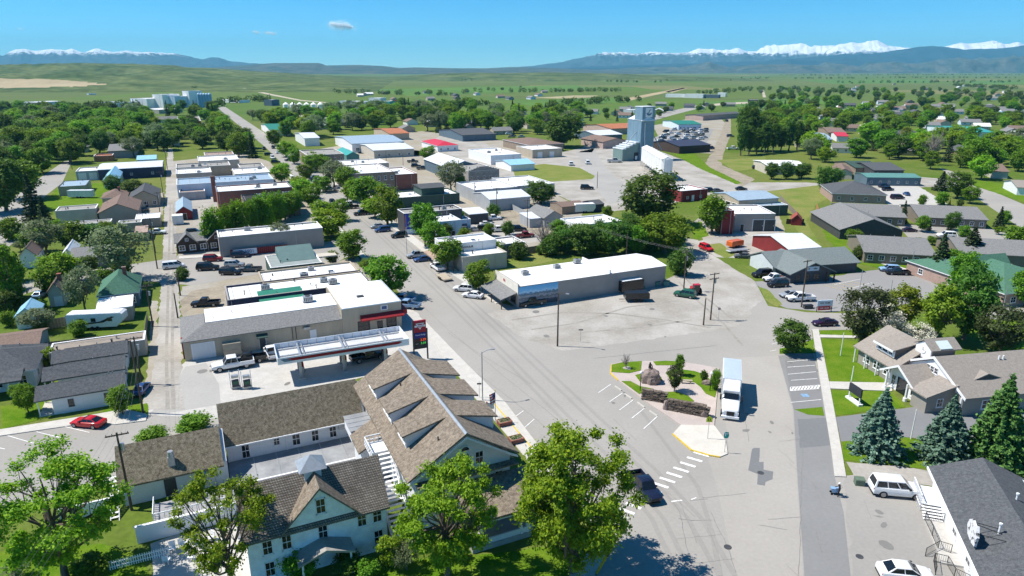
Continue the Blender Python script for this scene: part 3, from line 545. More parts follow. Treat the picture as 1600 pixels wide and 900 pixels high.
proto('u0', tree_data, 70, BURG, rx=4.3, nc=90, per=70, leaf=.24, lobes=5, trunk=1.6); proto('w0', tree_data, 75, BLOSSOM, rx=4.2, nc=60, per=45, leaf=.24, lobes=5)
proto('s0', tree_data, 80, LEAF, rx=5.4, H=10, trunk=.1, nc=60, per=60, leaf=.5, cr=1.5, tr=.15); proto('s1', tree_data, 81, LEAFD, rx=5.4, H=10, trunk=.1, nc=60, per=60, leaf=.5, cr=1.5, tr=.15)
proto('c0', spruce_data, 90, CONIF, rb=2.8, tiers=15, per=10, q=30, leaf=.26); proto('c1', spruce_data, 91, CONIF, rb=2.2, tiers=15, per=9, q=30, leaf=.26)
proto('e0', spruce_data, 92, SPRUCE, rb=3.5, tiers=19, per=15, q=60, leaf=.2); proto('e1', spruce_data, 93, SPRUCEG, rb=3.6, tiers=19, per=15, q=60, leaf=.2)
proto('x0', bare_data, 95)
NM = {'d': 'deciduous_tree', 'b': 'ash_tree', 'y': 'young_tree', 'k': 'elm_tree', 'g': 'willow_tree', 'p': 'poplar_tree', 'u': 'crabapple_tree', 's': 'shrub', 'c': 'conifer_tree', 'e': 'spruce_tree', 'x': 'bare_tree', 'w': 'blossom_tree', 'h': 'ash_tree'}
def tree_at(X, Y, key, h, label, w=None, group=None, rz=None, name=None):
    """plant one tree: h metres tall, w metres across"""
    if isinstance(TP[key][0], type(tree_data)): f, a, k = TP[key]; TP[key] = f(*a, **k)
    cr_, tk = TP[key]; s = key[0] == 's'
    t = thing(name or NM[key[0]], label, 'shrub' if s else 'tree', (X, Y, 0), random.uniform(0, 6.28) if rz is None else rz, group)
    base_w = {'d': 8.6, 'b': 8.2, 'y': 8, 'k': 8.6, 'g': 8.8, 'p': 4.6, 'u': 8.8, 's': 12, 'c': 5.4, 'e': 6.8, 'x': 6, 'w': 8.6, 'h': 9}[key[0]]
    sz = h / 10.0; sx = (w / base_w) if w else sz * random.uniform(.9, 1.1)
    t.scale = (sx, sx, sz)
    link('crown', cr_, t); link('trunk', tk, t); return t
def tree(px, py, hpx, key, label, wpx=None, group=None):
    """px,py: where the trunk meets the ground as sighted; hpx,wpx: sighted height and width"""
    k = mpp(px, py); X, Y = G(px, py); el = math.atan2(CAM_H, math.hypot(X, Y))
    return tree_at(X, Y, key, hpx * k / max(.55, math.cos(el)) * 1.0, label, wpx * k if wpx else None, group)

# ------------------------------------------------------------------ vehicles (x forward)
TYRE = mat('tyre_rubber', (.015, .015, .016), .9, .1, 5); RIM = mat('wheel_rim', (.35, .36, .37), .35, .1, 5, metal=.6); AGLASS = mat('car_glass', (.01, .012, .015), .05, .1, 2, spec=.7)
HEADL = mat('headlamp', (.7, .72, .74), .2, .05, 5); TAILL = mat('tail_lamp', (.3, .01, .01), .3, .1, 5); TRIM = mat('black_trim', (.02, .02, .021), .6, .1, 5)
def paintmat(key, col, rough=.25, metal=.0): return mat('paint_' + key, col, rough, .04, 2, spec=.6, metal=metal)
CP = {'white': paintmat('white', (.78, .79, .8)), 'black': paintmat('black', (.012, .012, .014)), 'grey': paintmat('grey', (.1, .105, .11)), 'silver': paintmat('silver', (.45, .47, .49), .3, .4), 'red': paintmat('red', (.5, .012, .02)), 'dred': paintmat('dark_red', (.2, .015, .02)),
      'blue': paintmat('blue', (.03, .07, .2)), 'lblue': paintmat('light_blue', (.25, .4, .6)), 'navy': paintmat('navy', (.012, .016, .04)), 'plum': paintmat('plum', (.03, .008, .03)), 'tan': paintmat('tan', (.3, .26, .2)), 'green': paintmat('green', (.02, .1, .06)), 'orange': paintmat('orange', (.6, .12, .02))}
def loft(b, st, m=0):
    n0 = len(b.v); k = 10
    for x, z0, z1, hw in st:
        h = z1 - z0; half = [(hw * .9, z0), (hw, z0 + h * .22), (hw, z0 + h * .62), (hw * .955, z1 - h * .08), (hw * .84, z1)]
        b.v += [(x, y, z) for y, z in half] + [(x, -y, z) for y, z in reversed(half)]
    for i in range(len(st) - 1):
        for j in range(k): a = n0 + i * k + j; c = n0 + i * k + (j + 1) % k; b.f.append((a, c, c + k, a + k)); b.m.append(m)
    b.f.append(tuple(range(n0, n0 + k))); b.m.append(m); e = n0 + (len(st) - 1) * k; b.f.append(tuple(range(e + k - 1, e - 1, -1))); b.m.append(m)
def inset(q, m, off):
    q = [Vector(p) for p in q]; c = sum(q, Vector()) / len(q); n = (q[1] - q[0]).cross(q[2] - q[0]).normalized()
    return [tuple(c + (p - c) * m + n * off) for p in q]
SPEC = {  # length, body stations, cabin base x0,x1,z,hw, roof x0,x1,z,hw, wheel x, wheel r
    'sedan': ([(-2.3, .45, .82, .72), (-2.18, .3, .96, .84), (-1.4, .24, .99, .9), (0, .24, .96, .9), (1.0, .24, .93, .9), (1.9, .28, .8, .86), (2.22, .36, .68, .76), (2.3, .42, .62, .66)], (-1.8, 1.05, .95, .8, -1.05, .2, 1.43, .6), (-1.38, 1.4), .33),
    'suv': ([(-2.4, .5, 1.0, .82), (-2.32, .36, 1.1, .9), (-1.2, .3, 1.12, .95), (0, .3, 1.1, .95), (1.05, .3, 1.08, .95), (1.95, .32, 1.0, .92), (2.3, .38, .9, .84), (2.4, .5, .8, .74)], (-2.33, 1.2, 1.08, .86, -2.1, .45, 1.78, .7), (-1.45, 1.5), .38),
    'van': ([(-2.5, .45, 1.0, .86), (-2.42, .3, 1.1, .93), (-1.2, .26, 1.1, .97), (0, .26, 1.08, .97), (1.3, .26, 1.04, .96), (2.1, .3, .9, .9), (2.45, .38, .75, .78), (2.5, .45, .65, .7)], (-2.45, 1.75, 1.05, .9, -2.3, .8, 1.78, .74), (-1.5, 1.6), .35),
    'pickup': ([(-.75, .42, 1.1, .95), (0, .4, 1.12, .97), (1.2, .4, 1.12, .97), (2.0, .42, 1.08, .96), (2.7, .45, 1.0, .9), (2.85, .55, .9, .82)], (-.75, 1.35, 1.1, .88, -.55, .75, 1.86, .74), (-1.75, 1.85), .4),
    'sportscar': ([(-2.3, .45, .85, .74), (-2.15, .3, .95, .86), (-1.3, .24, .96, .92), (0, .22, .9, .92), (.8, .22, .86, .92), (1.8, .26, .76, .88), (2.2, .34, .62, .76), (2.3, .4, .55, .66)], (-1.95, .95, .88, .8, -.95, 0.0, 1.3, .58), (-1.4, 1.45), .33)}
VC = {}
def vehicle_parts(kind):
    if kind in VC: return VC[kind]
    st, (x0, x1, zb, hb_, r0, r1, zr, hr), wx, wr = SPEC[kind]; out = []
    b = MB(); loft(b, st)
    A = [(x0, hb_, zb), (x1, hb_, zb), (x1, -hb_, zb), (x0, -hb_, zb)]; T = [(r0, hr, zr), (r1, hr, zr), (r1, -hr, zr), (r0, -hr, zr)]
    n = len(b.v); b.v += A + T
    Tm = [(r0 + .06, hr * .9, zr + .05), (r1 - .06, hr * .9, zr + .05), (r1 - .06, -hr * .9, zr + .05), (r0 + .06, -hr * .9, zr + .05)]; b.v += Tm
    for i in range(4):
        j = (i + 1) % 4; b.f.append((n + i, n + j, n + 4 + j, n + 4 + i)); b.m.append(0); b.f.append((n + 4 + i, n + 4 + j, n + 8 + j, n + 8 + i)); b.m.append(0)
    b.f.append((n + 8, n + 9, n + 10, n + 11)); b.m.append(0)
    if kind == 'pickup':
        for s in (-1, 1): b.box(-2.85, -.75, s * .97 - .05 * s - .06, s * .97 - .05 * s + .06, .55, 1.14)
        b.box(-2.88, -2.78, -.95, .95, .55, 1.12); b.box(-2.85, -.75, -.9, .9, .5, .62, 1); b.box(-2.95, -2.86, -.9, .9, .45, .62, 2)
    b.box(st[0][0] - .02, st[-1][0] + .02, -.62, .62, .28, .4, 1)
    out.append(('body', b.mesh('body', [CP['grey'], TRIM, RIM], 40), True))
    def glass(nm, q):
        g = MB(); g.poly(inset(q, 1, .012)); out.append((nm, g.mesh(nm, AGLASS), False))
    glass('windscreen', inset([A[2], A[1], T[1], T[2]], .88, .0)); glass('rear_window', inset([A[0], A[3], T[3], T[0]], .86, 0))
    xm = (x0 + x1) / 2 + .05; rm = (r0 + r1) / 2
    cuts = [0.03, .5, .97] if kind != 'suv' and kind != 'van' else [.03, .35, .67, .97]
    for s in (1, -1):
        for a_, c_ in zip(cuts[:-1], cuts[1:]):
            L4 = lambda u, z: ((x0 + (x1 - x0) * u) * (1 - z) + (r0 + (r1 - r0) * u) * z, s * (hb_ * (1 - z) + hr * z), zb * (1 - z) + zr * z)
            q = [L4(a_ + .015, .1), L4(c_ - .015, .1), L4(c_ - .015, .88), L4(a_ + .015, .88)]
            glass('side_window', q if s < 0 else q[::-1])
    for x in wx:
        for s in (1, -1):
            w = MB(); y = s * (st[2][3] - .12)
            for dy0, dy1, rr, mi in ((-.11, .12, wr, 0), (.115, .135, wr * .62, 1)):
                k = 14; n = len(w.v)
                w.v += [(x + rr * math.cos(t * 2 * math.pi / k), y + s * dy0, wr + rr * math.sin(t * 2 * math.pi / k)) for t in range(k)] + [(x + rr * math.cos(t * 2 * math.pi / k), y + s * dy1, wr + rr * math.sin(t * 2 * math.pi / k)) for t in range(k)]
                for t in range(k): w.f.append((n + t, n + (t + 1) % k, n + k + (t + 1) % k, n + k + t)); w.m.append(mi)
                w.f.append(tuple(range(n, n + k))); w.m.append(mi); w.f.append(tuple(range(n + 2 * k - 1, n + k - 1, -1))); w.m.append(mi)
            out.append(('wheel', w.mesh('wheel', [TYRE, RIM]), False))
    f = st[-2]; zt = f[1] + (f[2] - f[1]) * .55
    tail = (-2.86, .95, 1.0) if kind == 'pickup' else (st[1][0] - .0, st[1][3], st[1][2] - .12)
    for s in (1, -1):
        h_ = MB(); h_.box(f[0] - .05, f[0] + .06, s * (f[3] - .2) - .14, s * (f[3] - .2) + .14, zt - .02, zt + .15); out.append(('headlight', h_.mesh('headlight', HEADL), False))
        h_ = MB(); h_.box(tail[0] - .06, tail[0] + .05, s * (tail[1] - .12) - .09, s * (tail[1] - .12) + .09, tail[2] - .16, tail[2] + .04); out.append(('tail_light', h_.mesh('tail_light', TAILL), False))
    if kind != 'sportscar':
        g = MB(); x = st[-1][0]; g.box(x - .04, x + .03, -.45, .45, st[-1][1] + .05, st[-1][2] - .02); out.append(('grille', g.mesh('grille', TRIM), False))
    for s in (1, -1):
        g = MB(); g.box(x1 - .45, x1 - .25, s * hb_ + (0 if s > 0 else -.2), s * hb_ + (.2 if s > 0 else 0), zb + .02, zb + .17); out.append(('wing_mirror', g.mesh('wing_mirror', TRIM), False))
    VC[kind] = out; return out
VN = {'sedan': ('sedan', 'car'), 'suv': ('suv', 'car'), 'van': ('minivan', 'van'), 'pickup': ('pickup_truck', 'pickup'), 'sportscar': ('coupe', 'car')}
def car(px, py, kind, color, head, label, scale=1.0, group=None, small=False):
    X, Y = G(px, py); nm, cat = VN[kind]
    t = thing(nm, label, cat, (X, Y, .02), R(head), group); t.scale = (scale,) * 3
    for pn, me, painted in vehicle_parts(kind):
        if small and pn in ('headlight', 'tail_light', 'grille', 'wing_mirror'): continue
        o = link(pn, me, t)
        if painted: o.material_slots[0].link = 'OBJECT'; o.material_slots[0].material = CP[color]
    return t
# ------------------------------------------------------------------ building kit
def shingle(name, c, c2, sc=3.2, fine=.28): return mat(name, c, .9, .2, sc, coord='Object', fine=fine, bscale=13, spec=.1, col2=c2, bump=.4)
GREYSH = shingle('grey_shingle', (.16, .16, .16), (.25, .25, .245))
DKSH = shingle('charcoal_shingle', (.07, .075, .083), (.12, .127, .135))
TANSH = shingle('taupe_shingle', (.25, .22, .195), (.32, .29, .255), fine=.15)
BRSH = shingle('brown_shingle', (.16, .115, .095), (.25, .18, .15))
CEDAR = shingle('cedar_shake', (.14, .115, .09), (.285, .24, .19), 2.4, .42)
CEDARD = shingle('old_cedar_shake', (.1, .085, .06), (.25, .22, .165), 3.0, .5)
GRNSH = shingle('green_shingle', (.06, .15, .1), (.1, .21, .15), fine=.2)
SIDEW = brickmat('white_siding', (.72, .74, .76), (.76, .78, .8), (.5, .52, .54), rowh=.16, bw=6, msize=.012, var=.08, bump=.3)
SIDEG = brickmat('grey_siding', (.3, .31, .32), (.33, .34, .35), (.2, .2, .2), rowh=.16, bw=6, msize=.012, var=.1)
SIDED = brickmat('slate_siding', (.085, .09, .1), (.1, .105, .115), (.04, .04, .05), rowh=.18, bw=6, msize=.015, var=.15)
TANW = mat('tan_wall', (.42, .36, .27), .85, .08, .6); BEIGE = mat('beige_wall', (.5, .46, .39), .85, .08, .6); GREYW = mat('warm_grey_wall', (.34, .31, .285), .85, .06, .5)
BRICK = brickmat('red_brick', (.25, .075, .05), (.32, .11, .08), (.2, .15, .13), rowh=.08, bw=.22, msize=.012, var=.35)
BRICKB = brickmat('brown_brick', (.27, .21, .16), (.33, .26, .2), (.18, .15, .12), rowh=.1, bw=.25, msize=.012, var=.35)
STONE = brickmat('grey_sandstone', (.27, .25, .23), (.36, .34, .31), (.16, .15, .14), rowh=.3, bw=.6, msize=.03, var=.4)
TANMET = ribmat('tan_metal_siding', (.43, .37, .28), .25); WHMET = ribmat('white_metal_roof', (.66, .69, .72), .45); BLUEMET = ribmat('blue_grey_metal_roof', (.33, .42, .5), .45)
GREYMET = ribmat('grey_metal_siding', (.36, .38, .4), .3); GRNMET = ribmat('green_metal_roof', (.03, .2, .13), .45); REDMET = ribmat('red_metal_roof', (.55, .03, .05), .45); LBLUE = ribmat('light_blue_metal_roof', (.3, .55, .72), .45)
RUST = ribmat('rusty_metal_roof', (.38, .27, .2), .3, var=.3); DKGRN = mat('dark_green_wall', (.045, .085, .07), .8, .1, .6); DKBLUE = mat('dark_blue_wall', (.035, .045, .085), .8, .1, .6); REDW = mat('barn_red_wall', (.2, .025, .025), .8, .12, .6)
LBW = mat('pale_blue_wall', (.55, .66, .76), .8, .06, .6); DKBR = mat('dark_brown_wall', (.06, .042, .035), .85, .15, .8); GRAVR = mat('gravelled_roof', (.3, .29, .27), .95, .15, .4, fine=.1, bscale=3); BLKR = mat('black_tar_roof', (.03, .03, .032), .9, .2, .5)
PINKW = mat('pinkish_wall', (.45, .34, .3), .85, .1, .5); ORANGER = brickmat('orange_roof', (.42, .15, .08), (.5, .2, .1), (.25, .1, .05), rowh=.2, bw=.4); ROLLUP = ribmat('white_rollup_door', (.7, .71, .72), .3, dirx=(0, 0, 1)); TEAL = mat('teal_wall', (.1, .24, .22), .8, .1, .5)
BLUEW = mat('slate_blue_wall', (.1, .15, .19), .8, .1, .6)
def win_mesh(fm):
    key = 'win_' + fm.name
    if key in MATS: return MATS[key]
    b = MB(); f = .1
    b.box(-.5, .5, -.06, 0, 0, f * .8); b.box(-.5, .5, -.06, 0, 1 - f * .8, 1); b.box(-.5, -.5 + f, -.06, 0, 0, 1); b.box(.5 - f, .5, -.06, 0, 0, 1); b.box(-.5, .5, -.045, 0, .48, .52); b.box(-.02, .02, -.04, 0, 0, 1)
    b.box(-.56, .56, -.1, 0, -.06, 0); b.poly([(-.5, -.02, 0), (.5, -.02, 0), (.5, -.02, 1), (-.5, -.02, 1)], 1)
    MATS[key] = b.mesh('window', [fm, GLASS]); return MATS[key]
def place_win(t, face, u, z, w, h, hx, hy, fm=WHITE, name='window', me=None, off=.0):
    o = link(name, me or win_mesh(fm), t)
    o.location = {'S': (u, -hy - off, z), 'N': (-u, hy + off, z), 'E': (hx + off, u, z), 'W': (-hx - off, -u, z)}[face]
    o.rotation_euler = (0, 0, {'S': 0, 'E': math.pi / 2, 'N': math.pi, 'W': -math.pi / 2}[face]); o.scale = (w, 1, h); return o
def door_mesh(dm):
    key = 'door_' + dm.name
    if key in MATS: return MATS[key]
    b = MB(); b.box(-.5, .5, -.05, 0, 0, 1); b.box(-.56, -.5, -.08, 0, 0, 1.04, 1); b.box(.5, .56, -.08, 0, 0, 1.04, 1); b.box(-.5, .5, -.08, 0, 1, 1.04, 1); b.box(.36, .42, -.09, -.05, .45, .5, 1)
    MATS[key] = b.mesh('door', [dm, WHITE]); return MATS[key]
def rectof(pts, h, ang):
    a = R(ang); c, s = math.cos(a), math.sin(a); us, vs_ = [], []
    for p in pts:
        X, Y = G(p[0], p[1], p[2] if len(p) > 2 else h); us.append(X * c + Y * s); vs_.append(-X * s + Y * c)
    u0, u1, v0, v1 = min(us), max(us), min(vs_), max(vs_); um, vm = (u0 + u1) / 2, (v0 + v1) / 2
    return um * c - vm * s, um * s + vm * c, (u1 - u0) / 2, (v1 - v0) / 2
def unit(t, x, y, z, s=1.0):
    b = MB(); b.box(-.9 * s, .9 * s, -.7 * s, .7 * s, 0, .15 * s, 1); b.box(-.85 * s, .85 * s, -.65 * s, .65 * s, .15 * s, 1.1 * s)
    for k in range(5): b.box(-.75 * s + k * .32 * s, -.6 * s + k * .32 * s, -.68 * s, -.65 * s, .3 * s, .95 * s, 1)
    b.tube([(0, 0, 1.1 * s), (0, 0, 1.2 * s)], .45 * s, 12, 1); b.build('rooftop_unit', [STEEL, DARK], t, (x, y, z))
def building(label, pts, h, roof='flat', wall=TANW, rm=WROOF, ang=TA, ridge='x', rh=2.0, over=.4, wins=(), doors=(), units=0, name='shop_building', cat='building', group=None, cop=None, fm=WHITE, chim=False, size=None, at=None, par=.35, vents=2, depth=None):
    if at: cx, cy_ = G(*at); hx, hy = size[0] / 2, size[1] / 2
    else: cx, cy_, hx, hy = rectof(pts, h, ang)
    if depth:                                    # keep the sighted near side, set the depth
        a = R(ang); d = depth / 2 - hy; hy = depth / 2; cx, cy_ = cx - math.sin(a) * d, cy_ + math.cos(a) * d
    t = thing(name, label, cat, (cx, cy_, 0), R(ang), group); t['ext'] = (hx, hy, h)
    w = MB(); r = random.Random(int(abs(cx * 7 + cy_ * 13)))
    if roof == 'flat':
        w.box(-hx, hx, -hy, hy, 0, h - par - .12)
        for x0, x1, y0, y1 in ((-hx, hx, -hy, -hy + .22), (-hx, hx, hy - .22, hy), (-hx, -hx + .22, -hy + .22, hy - .22), (hx - .22, hx, -hy + .22, hy - .22)): w.box(x0, x1, y0, y1, h - par - .12, h)
        w.build('wall', wall, t)
        f = MB(); f.box(-hx + .22, hx - .22, -hy + .22, hy - .22, h - par - .118, h - par); f.build('roof', rm, t)
        c = MB()
        for x0, x1, y0, y1 in ((-hx - .04, hx + .04, -hy - .04, -hy + .26), (-hx - .04, hx + .04, hy - .26, hy + .04), (-hx - .04, -hx + .26, -hy + .26, hy - .26), (hx - .26, hx + .04, -hy + .26, hy - .26)): c.box(x0, x1, y0, y1, h + .002, h + .07)
        c.build('coping', cop or WHITE, t)
        for i in range(units): unit(t, r.uniform(-hx * .7, hx * .7), r.uniform(-hy * .6, hy * .6), h - par, .7 + .3 * r.random())
        wx, wy = hx, hy; z0 = h - par
        for i in range(2 + int(hx / 4)):
            x, y = r.uniform(-hx * .85, hx * .85), r.uniform(-hy * .7, hy * .7); f = MB(); q = r.uniform(.3, .8); f.tube([(0, 0, 0), (0, 0, q)], r.uniform(.06, .16), 6); f.tube([(0, 0, q), (0, 0, q + .1)], .2, 6); f.build('roof_vent', STEEL if i % 2 else DARK, t, (x, y, z0))
        if units and hx > 4: f = MB(); f.box(-.6, .6, -.6, .6, 0, .25); f.box(-.5, .5, -.5, .5, .25, .3, 1); f.build('roof_hatch', [WHITE, GLASS], t, (r.uniform(-hx * .6, hx * .6), r.uniform(-hy * .4, hy * .4), z0))
        for i in range(int(hx / 3.5)): x = -hx + .6 + i * 3.5 + r.uniform(0, 1); f = MB(); f.box(x, x + .1, -hy + .25, hy - .25, z0 + .002, z0 + .03); f.build('roof_seam', GRAVR, t)
        for x in (-hx * .96, hx * .45): f = MB(); f.box(x, x + .1, -hy - .1, -hy - .002, .1, h - .3); f.build('downpipe', STEEL, t)
    elif roof in ('gable', 'shed', 'hip'):
        th_ = .18; wx, wy = max(hx - over, .4), max(hy - over, .4)
        if roof == 'gable':
            a_, b_ = (hy, hx) if ridge == 'x' else (hx, hy); wa, wb = (wy, wx) if ridge == 'x' else (wx, wy)
            sl = rh / a_; zw = h + (a_ - wa) * sl - th_ - .02
            w.prism([(-wa, 0), (wa, 0), (wa, zw), (0, h + rh - th_ - .02), (-wa, zw)], -wb, wb, ridge); w.build('wall', wall, t)
            f = MB(); f.prism([(-a_, h), (0, h + rh), (a_, h), (a_, h - th_), (0, h + rh - th_), (-a_, h - th_)], -b_, b_, ridge); rf = f.build('roof', rm, t)
            f = MB(); f.prism([(-.14, h + rh - .07), (0, h + rh + .03), (.14, h + rh - .07)], -b_, b_, ridge); f.build('ridge_cap', rm, t)
        elif roof == 'hip':
            w.box(-wx, wx, -wy, wy, 0, h - .05); w.build('wall', wall, t)
            k = min(hx, hy) * .98; rx_, ry_ = hx - k, hy - k
            f = MB(); A = [(-hx, -hy, h), (hx, -hy, h), (hx, hy, h), (-hx, hy, h)]; T = [(-rx_, -ry_, h + rh), (rx_, -ry_, h + rh), (rx_, ry_, h + rh), (-rx_, ry_, h + rh)]
            for i in range(4): j = (i + 1) % 4; f.poly([A[i], A[j], T[j], T[i]])
            f.poly(T); f.box(-hx, hx, -hy, hy, h - th_, h - .004, 1); f.build('roof', [rm, WHITE], t)
        else:
            w.prism([(-wy, 0), (wy, 0), (wy, h + rh - th_), (-wy, h - th_ + .1)], -wx, wx, 'x'); w.build('wall', wall, t)
            f = MB(); f.prism([(-hy, h), (hy, h + rh), (hy, h + rh - th_), (-hy, h - th_)], -hx, hx, 'x'); f.build('roof', rm, t)
        if chim:
            f = MB(); f.box(-.35, .35, -.35, .35, h, h + rh + .7); f.box(-.42, .42, -.42, .42, h + rh + .7, h + rh + .8); f.build('chimney', BRICK, t, (hx * .3, hy * .1, 0))
        for i in range(vents):
            f = MB(); x, y = r.uniform(-hx * .7, hx * .7), hy * .4
            f.tube([(x, y, h + .2), (x, y, h + rh * .6 + .45)], .07, 6); f.build('vent_pipe', STEEL, t)
    t['wx'] = wx; t['wy'] = wy
    for spec in wins:
        fc, n, z, ww, wh = spec[:5]; span = (wx if fc in 'SN' else wy) * 2
        for i in range(n):
            place_win(t, fc, span * ((i + .5) / n - .5), z, ww, wh, wx, wy, fm)
    for spec in doors:
        fc, u, ww, wh = spec[:4]; dm = spec[4] if len(spec) > 4 else DKBR; span = wx if fc in 'SN' else wy
        place_win(t, fc, u * span, .02, ww, wh, wx, wy, name='garage_door' if ww > 2 else 'door', me=door_mesh(dm))
    return t
def text(t, s, size, loc, rot, m, ext=.02, name='lettering', align='CENTER'):
    c = bpy.data.curves.new(name, 'FONT'); c.body = s; c.size = size; c.extrude = ext; c.align_x = align; c.align_y = 'CENTER'; c.materials.append(m)
    o = bpy.data.objects.new(name, c); COL.objects.link(o); bpy.context.view_layer.update()
    me = bpy.data.meshes.new_from_object(o.evaluated_get(bpy.context.evaluated_depsgraph_get())); bpy.data.objects.remove(o)
    if not me.materials: me.materials.append(m)
    o = link(name, me, t, loc); o.rotation_euler = rot; return o
def marks(t, n, size, loc, rot, m):
    """worn lettering too small to read: a row of uneven strokes"""
    r = random.Random(n); b = MB()
    for i in range(n):
        x = (i - n / 2) * size * .62; h = size * r.uniform(.55, .75)
        if r.random() < .12: continue
        b.box(x, x + size * .14, -h / 2, h / 2, 0, .02); b.box(x + size * .34, x + size * .46, -h / 2, h / 2 * r.uniform(.2, 1), 0, .02); b.box(x + size * .14, x + size * .34, h / 2 - size * .13 - (h * .4 if r.random() < .5 else 0), h / 2 - (h * .4 if r.random() < .5 else 0) + .001, 0, .02)
    o = b.build('lettering', m, t, loc); o.rotation_euler = rot; return o
# ------------------------------------------------------------------ the old hotel, a white timber complex under cedar shakes
def local(o, ang): return lambda px, py, z: None
HT = thing('hotel_building', 'rambling white timber hotel with brown cedar-shake roofs and dormers in the foreground', 'building', (-3.48, 56.46, 0), R(25))
HW = SIDEW
b = MB(); b.prism([(-4.4, .3), (6.0, .3), (6.0, 6.7), (1, 10.2), (-4.4, 6.7)], 5.2, 28.4, 'y'); b.build('main_wall', HW, HT)
b = MB(); b.prism([(-5.4, 6.5), (1, 10.5), (6.9, 6.82), (6.9, 6.62), (1, 10.28), (-5.4, 6.3)], 4.7, 28.9, 'y'); rf = b.build('main_roof', CEDAR, HT)
b = MB(); b.prism([(.8, 10.42), (1, 10.6), (1.2, 10.42)], 4.65, 28.95, 'y'); b.build('ridge_flashing', STEEL, rf)
for y in (7, 11.5, 16, 21, 26):
    b = MB(); x = -1.5 + .3 * math.sin(y); b.tube([(x, y, 8.5), (x, y, 9.5)], .08, 6); b.build('vent_pipe', DARK, rf)
b = MB(); b.prism([(-5.2, 6.2), (-4.4, 6.7), (1, 10.12), (6.0, 6.95), (6.7, 6.6), (6.7, 6.35), (6.0, 6.7), (1, 9.85), (-4.4, 6.4), (-5.2, 6.0)], 4.6, 4.72, 'y'); b.build('rake_board', WHITE, HT)
def dormer(side, y0, y1):
    s = side; xf = 1 + s * 5.0; d = MB(); zf = 7.35
    tri = [(xf, zf - .3), (xf, 8.95), (1 + s * .75, 9.98), (1 + s * .75, 9.5)]; d.prism(tri, y0, y1, 'y')
    t = d.build('dormer', HW, HT)
    r_ = MB(); r_.prism([(xf + s * .45, 8.98), (1 + s * .5, 10.18), (1 + s * .5, 10.0), (xf + s * .45, 8.8)], y0 - .25, y1 + .25, 'y'); r_.build('dormer_roof', CEDAR, t)
    n = 3
    for i in range(n):
        o = link('window', win_mesh(WHITE), t); o.location = (xf, y0 + (y1 - y0) * (i + .5) / n, 7.75); o.rotation_euler = (0, 0, math.pi / 2 if s > 0 else -math.pi / 2); o.scale = ((y1 - y0) / n * .8, 1, 1.0)
for y0, y1 in ((21.9, 25.6), (15.2, 18.7), (9.6, 12.6)): dormer(-1, y0, y1)
for y0, y1 in ((21.3, 25.6), (15.2, 19.4), (9.6, 13.1)): dormer(1, y0, y1)
# front gable: belt, arched window, sashes
def hwin(x, y, z, w, h, parent=HT, rz=0, nm='window'):
    o = link(nm, win_mesh(WHITE), parent); o.location = (x, y, z); o.rotation_euler = (0, 0, rz); o.scale = (w, 1, h); return o
for x in (-.6, .95, 2.5): hwin(x, 5.2, 6.3, 1.0, 1.6)
b = MB(); b.prism([(.95 + .62 * math.cos(t), 8.25 + .62 * math.sin(t)) for t in np.linspace(0, math.pi, 12)], 5.1, 5.2, 'y'); aw = b.build('arched_window', WHITE, HT)
b = MB(); b.prism([(.95 + .42 * math.cos(t), 8.33 + .4 * math.sin(t)) for t in np.linspace(0, math.pi, 12)], 5.06, 5.12, 'y'); b.build('pane', GLASS, aw)
b = MB(); b.box(-4.5, 6.6, 4.2, 5.2, 5.75, 5.9); b.build('belt_roof', CEDARD, HT)
hwin(4.7, 5.2, 3.3, 1.0, 1.7)
for y in (8, 13, 18, 23): hwin(6.0, y, 3.6, 1.0, 1.7, rz=math.pi / 2); hwin(6.0, y, .9, 1.1, 1.7, rz=math.pi / 2)
# front veranda with paired columns
b = MB(); b.prism([(-.3, 3.55), (5.1, 4.75), (5.1, 4.5), (-.3, 3.3)], -.6, 8.4, 'x'); b.build('veranda_roof', CEDAR, HT)
b = MB(); b.box(-.4, 8.2, -.05, .25, 2.95, 3.3); b.box(7.9, 8.2, .25, 5.0, 2.95, 3.3); b.build('veranda_beam', WHITE, HT)
b = MB(); b.box(-.5, 8.3, -.2, 5.1, 0, .55); b.build('veranda_floor', mat('porch_boards', (.35, .34, .33), .8, .1, 1), HT)
b = MB(); b.box(-.4, 8.2, -.02, .12, .55, 1.15); b.build('veranda_wall', HW, HT)
for x in (0, .55, 4.9, 5.6, 7.3, 8.0):
    b = MB(); b.tube([(x, .1, .56), (x, .1, .7), (x, .1, .75), (x, .1, 2.75), (x, .1, 2.8), (x, .1, 2.95)], [.24, .24, .17, .14, .22, .22], 12); b.build('column', WHITE, HT, smooth=40)
# street-side awning roof
b = MB(); b.prism([(6.0, 4.3), (8.4, 3.2), (8.4, 3.05), (6.0, 4.1)], 9.5, 16, 'y'); b.build('awning_roof', CEDARD, HT)
